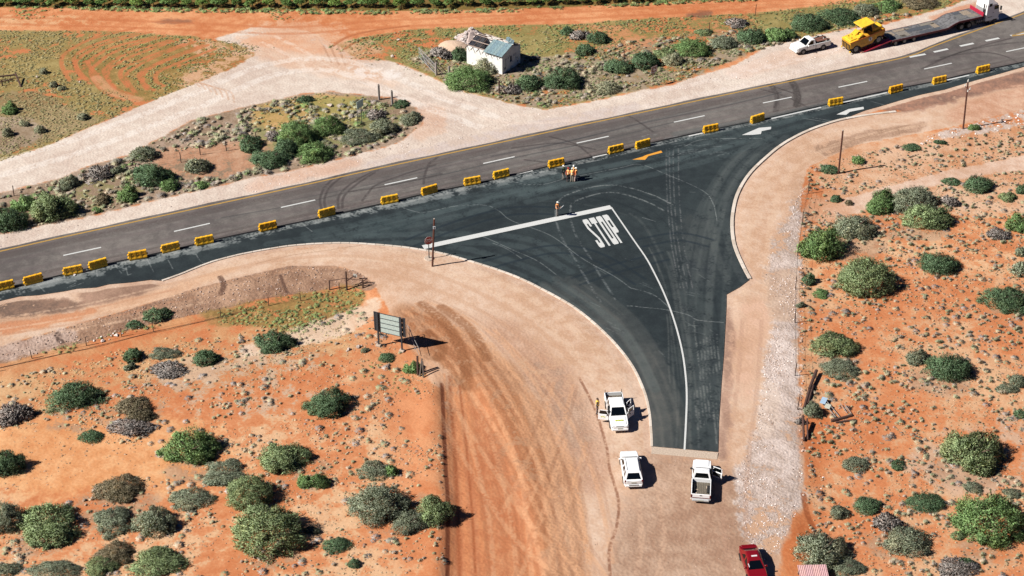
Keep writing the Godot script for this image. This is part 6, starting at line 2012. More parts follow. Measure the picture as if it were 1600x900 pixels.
# ------------------------------------------------------------------ people
# bones: [from, to, radius from, radius to, colour]; one smooth skin over all of them (surface nets)
func skin(b: B, bones: Array, cell: float, blend: float) -> void:
	var lo := Vector3(1e9, 1e9, 1e9)
	var hi := -lo
	for q in bones:
		var r := maxf(q[2], q[3]) + cell * 2.5
		lo = lo.min(q[0].min(q[1]) - Vector3.ONE * r)
		hi = hi.max(q[0].max(q[1]) + Vector3.ONE * r)
	var nx := int((hi.x - lo.x) / cell) + 2
	var ny := int((hi.y - lo.y) / cell) + 2
	var nz := int((hi.z - lo.z) / cell) + 2
	var f := PackedFloat32Array()
	f.resize(nx * ny * nz)
	f.fill(9.0)
	for q in bones:
		var a: Vector3 = q[0]
		var d: Vector3 = q[1] - a
		var l2 := maxf(d.length_squared(), 1e-9)
		var ra: float = q[2]
		var dr: float = q[3] - q[2]
		var r := maxf(q[2], q[3]) + cell * 2.0 + blend
		var m0: Vector3 = (q[0].min(q[1]) - Vector3.ONE * r - lo) / cell
		var m1: Vector3 = (q[0].max(q[1]) + Vector3.ONE * r - lo) / cell
		for z in range(maxi(0, int(m0.z)), mini(nz, int(m1.z) + 1)):
			for y in range(maxi(0, int(m0.y)), mini(ny, int(m1.y) + 1)):
				var k := (z * ny + y) * nx
				for x in range(maxi(0, int(m0.x)), mini(nx, int(m1.x) + 1)):
					var p := lo + Vector3(x, y, z) * cell - a
					var t := clampf(p.dot(d) / l2, 0.0, 1.0)
					var s := (p - d * t).length() - ra - dr * t
					var o := f[k + x]
					var h := maxf(blend - absf(o - s), 0.0) / blend
					f[k + x] = minf(o, s) - h * h * blend * 0.25
	var id := {}
	var vs := PackedVector3Array()
	var ns := PackedVector3Array()
	var cs := PackedColorArray()
	var sx := 1
	var sy := nx
	var sz := nx * ny
	for z in nz - 1:
		for y in ny - 1:
			for x in nx - 1:
				var k := z * sz + y * sy + x
				var c := 0
				var sum := Vector3.ZERO
				var n := 0
				var g := [f[k], f[k + 1], f[k + sy], f[k + sy + 1], f[k + sz], f[k + sz + 1], f[k + sz + sy], f[k + sz + sy + 1]]
				for e in 8:
					if g[e] < 0:
						c += 1
				if c == 0 or c == 8:
					continue
				for e in [[0, 1], [2, 3], [4, 5], [6, 7], [0, 2], [1, 3], [4, 6], [5, 7], [0, 4], [1, 5], [2, 6], [3, 7]]:
					var g0: float = g[e[0]]
					var g1: float = g[e[1]]
					if (g0 < 0) != (g1 < 0):
						var t := g0 / (g0 - g1)
						var p0 := Vector3(e[0] & 1, (e[0] >> 1) & 1, e[0] >> 2)
						var p1 := Vector3(e[1] & 1, (e[1] >> 1) & 1, e[1] >> 2)
						sum += p0.lerp(p1, t)
						n += 1
				id[k] = vs.size()
				var w := lo + (Vector3(x, y, z) + sum / n) * cell
				vs.append(w)
				ns.append(Vector3(g[1] + g[3] + g[5] + g[7] - g[0] - g[2] - g[4] - g[6], g[2] + g[3] + g[6] + g[7] - g[0] - g[1] - g[4] - g[5], g[4] + g[5] + g[6] + g[7] - g[0] - g[1] - g[2] - g[3]).normalized())
				var best := 1e9
				var col := Color.WHITE
				for q in bones:
					var d: Vector3 = q[1] - q[0]
					var t := clampf((w - q[0]).dot(d) / maxf(d.length_squared(), 1e-9), 0.0, 1.0)
					var s: float = (w - q[0] - d * t).length() - lerpf(q[2], q[3], t)
					if s < best:
						best = s
						col = q[4]
				cs.append(col)
	for k in id:
		for ax in [[sx, sy, sz], [sy, sz, sx], [sz, sx, sy]]:
			# the edge along ax[0] from corner k: quad of the four cells round it
			var k1: int = k + ax[0]
			if (f[k] < 0) == (f[k1] < 0):
				continue
			var q := [k, k - ax[1], k - ax[1] - ax[2], k - ax[2]]
			if not (id.has(q[1]) and id.has(q[2]) and id.has(q[3])):
				continue
			var i := [id[q[0]], id[q[1]], id[q[2]], id[q[3]]]
			for t in [[0, 1, 2], [0, 2, 3]]:
				var a: int = i[t[0]]
				var e: int = i[t[1]]
				var d: int = i[t[2]]
				var nn := (vs[e] - vs[a]).cross(vs[d] - vs[a])
				var order := [a, d, e] if nn.dot(ns[a] + ns[e] + ns[d]) > 0 else [a, e, d]
				for u in order:
					b.v.append(vs[u])
					b.n.append(ns[u])
					b.c.append(cs[u])

func hand_bones(wrist: Vector3, dirv: Vector3, side: Vector3, palm: Vector3, sk: Color, curl: float) -> Array:
	var o := []
	var root := wrist + dirv * 0.02
	var knuck := wrist + dirv * 0.095
	for k in 4:
		var off := side * (-0.033 + 0.022 * k)
		o.append([root + off * 0.6, knuck + off, 0.016, 0.0125, sk])
		var l: float = [0.062, 0.072, 0.068, 0.052][k]
		var p0 := knuck + off
		var p1 := p0 + (dirv * cos(curl) + palm * sin(curl)) * l * 0.55
		var p2 := p1 + (dirv * cos(curl * 2.2) + palm * sin(curl * 2.2)) * l * 0.6
		o.append([p0, p1, 0.0105, 0.0095, sk])
		o.append([p1, p2, 0.0095, 0.008, sk])
	var t0 := wrist + dirv * 0.03 - side * 0.03
	var t1 := t0 + (dirv * 0.7 - side * 0.75 + palm * 0.3).normalized() * 0.045
	o.append([t0, t1, 0.014, 0.0115, sk])
	o.append([t1, t1 + (dirv * 0.9 - side * 0.2 + palm * 0.4).normalized() * 0.035, 0.0115, 0.009, sk])
	return o

func person(label: String, g: Vector3, yaw: float, pose: String, top: Color, legs: Color, vest: Color, helmet: Color, group := "") -> Node3D:
	var o := thing("person", label, "person", g, yaw, group)
	var sk := Color(0.16, 0.08, 0.05)
	var shoe := Color(0.03, 0.025, 0.02)
	var hair := Color(0.01, 0.009, 0.008)
	var bones := []
	var step := 0.06 if pose == "walk" else 0.0
	for s in [-1.0, 1.0]:
		var hip := Vector3(s * 0.095, 0.92, 0)
		var knee := Vector3(s * 0.11, 0.49, 0.02 + s * step)
		var ankle := Vector3(s * 0.125, 0.09, -0.02 + s * step * 2.0)
		bones.append([hip, knee, 0.092, 0.064, legs])
		bones.append([knee, ankle, 0.064, 0.05, legs])
		bones.append([ankle + Vector3(0, -0.04, -0.03), ankle + Vector3(s * 0.02, -0.05, 0.16), 0.052, 0.038, shoe])
		var sh := Vector3(s * 0.195, 1.42, 0)
		var el := Vector3(s * 0.265, 1.13, -0.03)
		var wr := Vector3(s * 0.27, 0.89, 0.06)
		if pose == "read":
			el = Vector3(s * 0.25, 1.14, 0.05)
			wr = Vector3(s * 0.14, 1.16, 0.30)
		elif pose == "hips" and s > 0:
			el = Vector3(0.36, 1.16, -0.08)
			wr = Vector3(0.2, 1.0, 0.08)
		elif pose == "point" and s > 0:
			el = Vector3(0.30, 1.2, 0.16)
			wr = Vector3(0.24, 1.24, 0.40)
		bones.append([sh, el, 0.06, 0.046, top])
		bones.append([el, el.lerp(wr, 0.75), 0.046, 0.038, top])
		bones.append([el.lerp(wr, 0.7), wr, 0.036, 0.03, sk])
	bones.append([Vector3(0, 0.95, 0), Vector3(0, 1.06, 0), 0.145, 0.135, legs])
	bones.append([Vector3(0, 1.08, 0), Vector3(0, 1.36, 0), 0.135, 0.15, top])
	bones.append([Vector3(-0.15, 1.41, 0), Vector3(0.15, 1.41, 0), 0.072, 0.072, top])
	bones.append([Vector3(0, 1.46, -0.01), Vector3(0, 1.55, 0.01), 0.058, 0.054, sk])
	var b := B.new()
	skin(b, bones, 0.034, 0.04)
	# head with face, on a finer grid
	var tip := 0.04 if pose == "read" else 0.0
	var hb := [[Vector3(0, 1.54, 0.01), Vector3(0, 1.60, 0.015), 0.055, 0.07, sk], [Vector3(0, 1.66, 0.02 + tip), Vector3(0, 1.70, -0.005 + tip), 0.085, 0.092, sk], [Vector3(0, 1.585, 0.055 + tip), Vector3(0, 1.61, 0.05 + tip), 0.042, 0.055, sk], [Vector3(0, 1.665, 0.105 + tip), Vector3(0, 1.635, 0.122 + tip), 0.010, 0.015, sk], [Vector3(0, 1.70, -0.02 + tip), Vector3(0, 1.67, -0.04 + tip), 0.094, 0.085, hair], [Vector3(-0.02, 1.597, 0.100 + tip), Vector3(0.02, 1.597, 0.100 + tip), 0.008, 0.008, Color(0.13, 0.05, 0.04)]]
	for s in [-1.0, 1.0]:
		hb.append([Vector3(s * 0.09, 1.67, 0.0 + tip), Vector3(s * 0.093, 1.63, 0.005 + tip), 0.018, 0.012, sk])
		hb.append([Vector3(s * 0.032, 1.662, 0.100 + tip), Vector3(s * 0.034, 1.662, 0.101 + tip), 0.009, 0.009, Color(0.35, 0.33, 0.3)])
	skin(b, hb, 0.016, 0.02)
	for s in [-1.0, 1.0]:
		var wr: Vector3
		var dv := Vector3(0, -1, 0.15).normalized()
		var side := Vector3(0, 0, -1)
		var palm := Vector3(-s, 0, 0)
		wr = Vector3(s * 0.27, 0.89, 0.06)
		if pose == "read":
			wr = Vector3(s * 0.14, 1.16, 0.30)
			dv = Vector3(-s * 0.3, 0.1, 0.9).normalized()
			side = Vector3(0, -1, 0)
		elif pose == "hips" and s > 0:
			wr = Vector3(0.2, 1.0, 0.08)
			dv = Vector3(-0.5, -0.3, 0.5).normalized()
		elif pose == "point" and s > 0:
			wr = Vector3(0.24, 1.24, 0.40)
			dv = Vector3(-0.1, 0.1, 1).normalized()
			side = Vector3(0, -1, 0)
		skin(b, hand_bones(wr, dv, side, palm, sk, 0.45), 0.0085, 0.008)
	put("body", b.mesh(), tinted("person_colours", 0.85), o)
	if vest.a > 0:
		var stripe_c := Color(0.55, 0.56, 0.5)
		b = B.new()
		var vb := [[Vector3(0, 1.0, 0), Vector3(0, 1.06, 0), 0.165, 0.165, vest], [Vector3(0, 1.10, 0), Vector3(0, 1.15, 0), 0.163, 0.164, stripe_c], [Vector3(0, 1.20, 0), Vector3(0, 1.36, 0), 0.166, 0.172, vest], [Vector3(-0.13, 1.41, 0), Vector3(0.13, 1.41, 0), 0.09, 0.09, vest]]
		skin(b, vb, 0.034, 0.03)
		put("safety_vest", b.mesh(), tinted("person_colours"), o)
	if helmet.a > 0:
		b = B.new()
		var rings := []
		for q in [[1.70, 0.128], [1.735, 0.122], [1.775, 0.108], [1.81, 0.078], [1.83, 0.03]]:
			var r := PackedVector3Array()
			for j in 12:
				var t := TAU * j / 12
				r.append(Vector3(cos(t) * q[1] * 0.92, q[0], sin(t) * q[1] * 1.08 + tip - 0.005))
			rings.append(r)
		b.loft(rings)
		var hm := mat("helmet_%d_%d" % [int(helmet.r * 9), int(helmet.b * 9)], helmet, 0.35)
		var hl := put("helmet", b.mesh(), hm, o)
		b = B.new()
		b.box(Vector3(0, 1.705, 0.14 + tip), Vector3(0.17, 0.014, 0.08), Basis(Vector3.RIGHT, 0.15), 0.005)
		put("brim", b.mesh(), hm, hl)
	o.scale = Vector3.ONE * 1.07
	return o

func people() -> void:
	var orange := Color(0.80, 0.27, 0.07)
	var lime := Color(0.80, 0.44, 0.16)
	var wh := Color(0.72, 0.72, 0.70)
	var none := Color(0, 0, 0, 0)
	var g := at(880, 280.5)
	g.y = 0.012
	person("person in dark clothes with green straps and white helmet, left of the group", g, 0.9, "hips", Color(0.015, 0.018, 0.02), Color(0.20, 0.18, 0.16), Color(0.03, 0.06, 0.03), wh)
	g = at(887.5, 284); g.y = 0.012
	person("person in orange clothes with red helmet, left one of the three close together", g, 0.5, "stand", Color(0.5, 0.10, 0.04), Color(0.06, 0.03, 0.03), lime, Color(0.5, 0.10, 0.05))
	g = at(893.8, 284.6); g.y = 0.012
	person("person in orange vest and khaki trousers, middle one of the three close together", g, PI, "stand", orange, Color(0.25, 0.21, 0.16), lime, wh)
	g = at(899.8, 284); g.y = 0.012
	person("person in orange vest and light trousers, right one of the three close together", g, -1.9, "walk", Color(0.6, 0.16, 0.05), Color(0.42, 0.30, 0.27), lime, wh)
	g = at(896, 280.5); g.y = 0.012
	person("person half hidden behind the three standing close together", g, -0.3, "stand", Color(0.06, 0.05, 0.05), Color(0.05, 0.05, 0.06), lime, wh)
	g = at(870.5, 338); g.y = 0.03
	var o := person("lone person in orange vest reading a white sheet on the stop line", g, 1.15, "read", Color(0.03, 0.03, 0.035), Color(0.17, 0.15, 0.14), orange, wh)
	var b := B.new()
	b.box(Vector3(0, 0, 0), Vector3(0.42, 0.004, 0.62), Basis(Vector3.FORWARD, 0.03))
	var sh := thing("paper_plan", "white sheet of paper held by the lone person", "paper", o.position + Basis(Vector3.UP, 1.15) * Vector3(0, 1.32, 0.56), 1.15)
	sh.rotation.x = -0.85
	put("sheet", b.mesh(), mat("paper_white", Color(0.72, 0.73, 0.74), 0.8), sh)
	g = at(933, 646)
	person("person in yellow vest standing at the open door of the double cab pickup", g, 1.3, "stand", Color(0.05, 0.05, 0.06), Color(0.04, 0.04, 0.05), Color(0.62, 0.36, 0.05), none)

# ------------------------------------------------------------------ bushes
func leaves(b: B, seed_: int, n: int, leaf: float, clumps: int, flat: float, spiky: float, base: Color, twig: Color, open := 0.0) -> void:
	var r := RandomNumberGenerator.new()
	r.seed = seed_
	var lump := FastNoiseLite.new()
	lump.seed = seed_
	lump.frequency = 1.1
	lump.fractal_octaves = 3
	# two to four overlapping domes of unequal height make the outline
	var lobes := []
	var nl := 1 + r.randi() % 4 if clumps > 9 else 1 + r.randi() % 2
	for k in nl:
		var t := TAU * k / nl + r.randf() * 1.2
		var off := 0.0 if nl == 1 else r.randf_range(0.26, 0.46)
		var lr := 1.0 - off + r.randf_range(-0.06, 0.1)
		lobes.append([Vector3(cos(t) * off, 0, sin(t) * off), lr, r.randf_range(0.72, 1.0) if k else 1.0, r.randf_range(0.85, 1.15)])
	var cl := []
	for k in clumps:
		var lb = lobes[k % nl]
		var u := Vector3(r.randfn(), absf(r.randfn()) * 0.9, r.randfn()).normalized()
		var q: Vector3 = lb[0] + Vector3(u.x, u.y * lb[2], u.z) * lb[1] * r.randf_range(0.60, 0.92)
		q.y = maxf(q.y, 0.08)
		cl.append([q, r.randf_range(0.13, 0.27) * (0.7 + 0.5 * lb[1]), r.randf_range(0.85, 1.15) * lb[3], r.randf()])
	for k in n:
		var c = cl[r.randi() % clumps]
		var d := Vector3(r.randfn(), r.randfn(), r.randfn()).normalized()
		var cen: Vector3 = c[0]
		if d.dot(cen) < -0.2 and r.randf() < 0.6:
			d = -d
		var p: Vector3 = cen + d * c[1] * pow(r.randf(), 0.45)
		if k % 5 > 1:     # the domes between the clumps
			var lb = lobes[k % nl]
			var u := Vector3(r.randfn(), absf(r.randfn()) * 0.9, r.randfn()).normalized()
			p = lb[0] + Vector3(u.x, u.y * lb[2], u.z) * lb[1] * (0.84 + 0.42 * lump.get_noise_3dv(u * 2.2 + lb[0] * 9.0)) * (1.0 - 0.3 * r.randf() * r.randf())
			if r.randf() < 0.06:
				p *= r.randf_range(1.02, 1.14)
		if open > 0 and r.randf() < open * 0.5:
			p = cen * r.randf()
		p.y *= flat
		if p.y < 0.02:
			p.y = 0.02 + r.randf() * 0.06
		var out := (p - Vector3(0, -0.2, 0)).normalized()
		var ax := (out * spiky + Vector3(r.randfn(), r.randfn(), r.randfn()) * 0.6).normalized()
		var sd := ax.cross(Vector3(r.randfn(), r.randfn(), r.randfn())).normalized()
		var l := leaf * r.randf_range(0.6, 1.4)
		if r.randf() < 0.04:
			l *= 1.8
		var nn: Vector3 = (out * 0.8 + d * 0.35 + Vector3(r.randfn(), r.randfn() + 0.5, r.randfn()) * 0.24).normalized()
		var v := r.randf_range(0.84, 1.16) * float(c[2]) * (1.0 + 0.35 * lump.get_noise_3dv(p * 3.0))
		var col := base * v
		if r.randf() < 0.05:
			col = base.lerp(twig, 0.6)
		elif c[3] > 0.8:
			col = base.lerp(Color(base.r * 1.4, base.g * 1.12, base.b), 0.6) * v
		col.a = 1
		b.v.append(p - sd * l * 0.22)
		b.v.append(p + ax * l)
		b.v.append(p + sd * l * 0.22)
		for j in 3:
			b.n.append(nn)
			b.c.append(col)

func stems(seed_: int, n: int) -> ArrayMesh:
	var r := RandomNumberGenerator.new()
	r.seed = seed_
	var b := B.new()
	for k in n:
		var t := TAU * k / n + r.randf()
		var tilt := r.randf_range(0.3, 1.1)
		var e := Vector3(cos(t) * sin(tilt), cos(tilt), sin(t) * sin(tilt)) * r.randf_range(0.5, 0.8)
		var m := e * 0.5 + Vector3(r.randf_range(-0.06, 0.06), 0.06, r.randf_range(-0.06, 0.06))
		b.tube(Vector3(cos(t) * 0.03, -0.05, sin(t) * 0.03), m, 0.028, 0.018, 5, false)
		b.tube(m, e, 0.018, 0.006, 5, false)
		b.tube(m, m + (e - m).rotated(Vector3.UP, 0.7) * 0.8, 0.012, 0.005, 4, false)
	return b.mesh()

var bush_mesh := {}

func bush_kind(kind: String, big: int, variant: int) -> Array:
	var key := "%s%d%d" % [kind, big, variant]
	if not bush_mesh.has(key):
		var n: int = [4500, 13000, 30000][big]
		var leaf: float = [0.13, 0.072, 0.045][big]
		var c: Color = {"d": Color(0.108, 0.182, 0.092), "b": Color(0.168, 0.280, 0.100), "o": Color(0.240, 0.315, 0.150), "g": Color(0.240, 0.275, 0.190), "x": Color(0.27, 0.24, 0.22), "r": Color(0.22, 0.185, 0.115), "s": Color(0.33, 0.34, 0.23)}[kind]
		var b := B.new()
		var sd := hash(key) % 10000
		if kind == "x":
			leaves(b, sd, int(n * 0.6), leaf * 1.7, 10 + big * 4, 0.9, 1.6, c, Color(0.12, 0.09, 0.07), 0.6)
		else:
			leaves(b, sd, n, leaf, [9, 14, 22][big], 1.0, 0.7 if kind in ["b", "d"] else 1.0, c, Color(0.20, 0.16, 0.11), 0.2 if kind in ["g", "r", "s"] else 0.0)
		bush_mesh[key] = [b.mesh(), stems(sd, [5, 7, 9][big])]
	return bush_mesh[key]

func bush(px: float, py: float, w: float, h: float, kind: String, label: String, i: int) -> void:
	var s := sc(py + h * 0.25)
	var a := th(py)
	var r := w * 0.5 / s
	var rz := r * 0.85
	var hv := h / s
	# a half dome: hv = rz sin a + sqrt((rz sin a)^2 + (y cos a)^2)
	if rz * sin(a) * 2.0 > hv * 0.9:
		rz = hv * 0.45 / sin(a)
	var q := hv - rz * sin(a)
	var y := sqrt(maxf(q * q - pow(rz * sin(a), 2), 0.02)) / cos(a)
	y = clampf(y, r * 0.35, r * 1.35)
	var g := at(px, py + h * 0.5 - rz * sin(a) * s)
	var o := thing("bush", label, "bush", g, 0.0, "bushes on the sand and along the verges")
	var big := 2 if w > 48 else (1 if w > 26 else 0)
	var k := bush_kind(kind, big, i % (4 if big == 2 else 3))
	var f := put("foliage", k[0], tinted("leaves", 0.75, 0.55) if kind != "x" else tinted("dry_twigs", 0.9), o)
	var st := put("stems", k[1], worn("bark", shade(110, 88, 72), 0.95, 0.05, 0.6, 1.1, 2.0), o)
	# the crown is turned about its own axis; its size is its own
	var turn := Basis(Vector3.UP, i * 2.399)
	f.basis = Basis.from_scale(Vector3(r * 1.10, y * 1.10, rz * 1.12)) * turn
	st.basis = f.basis

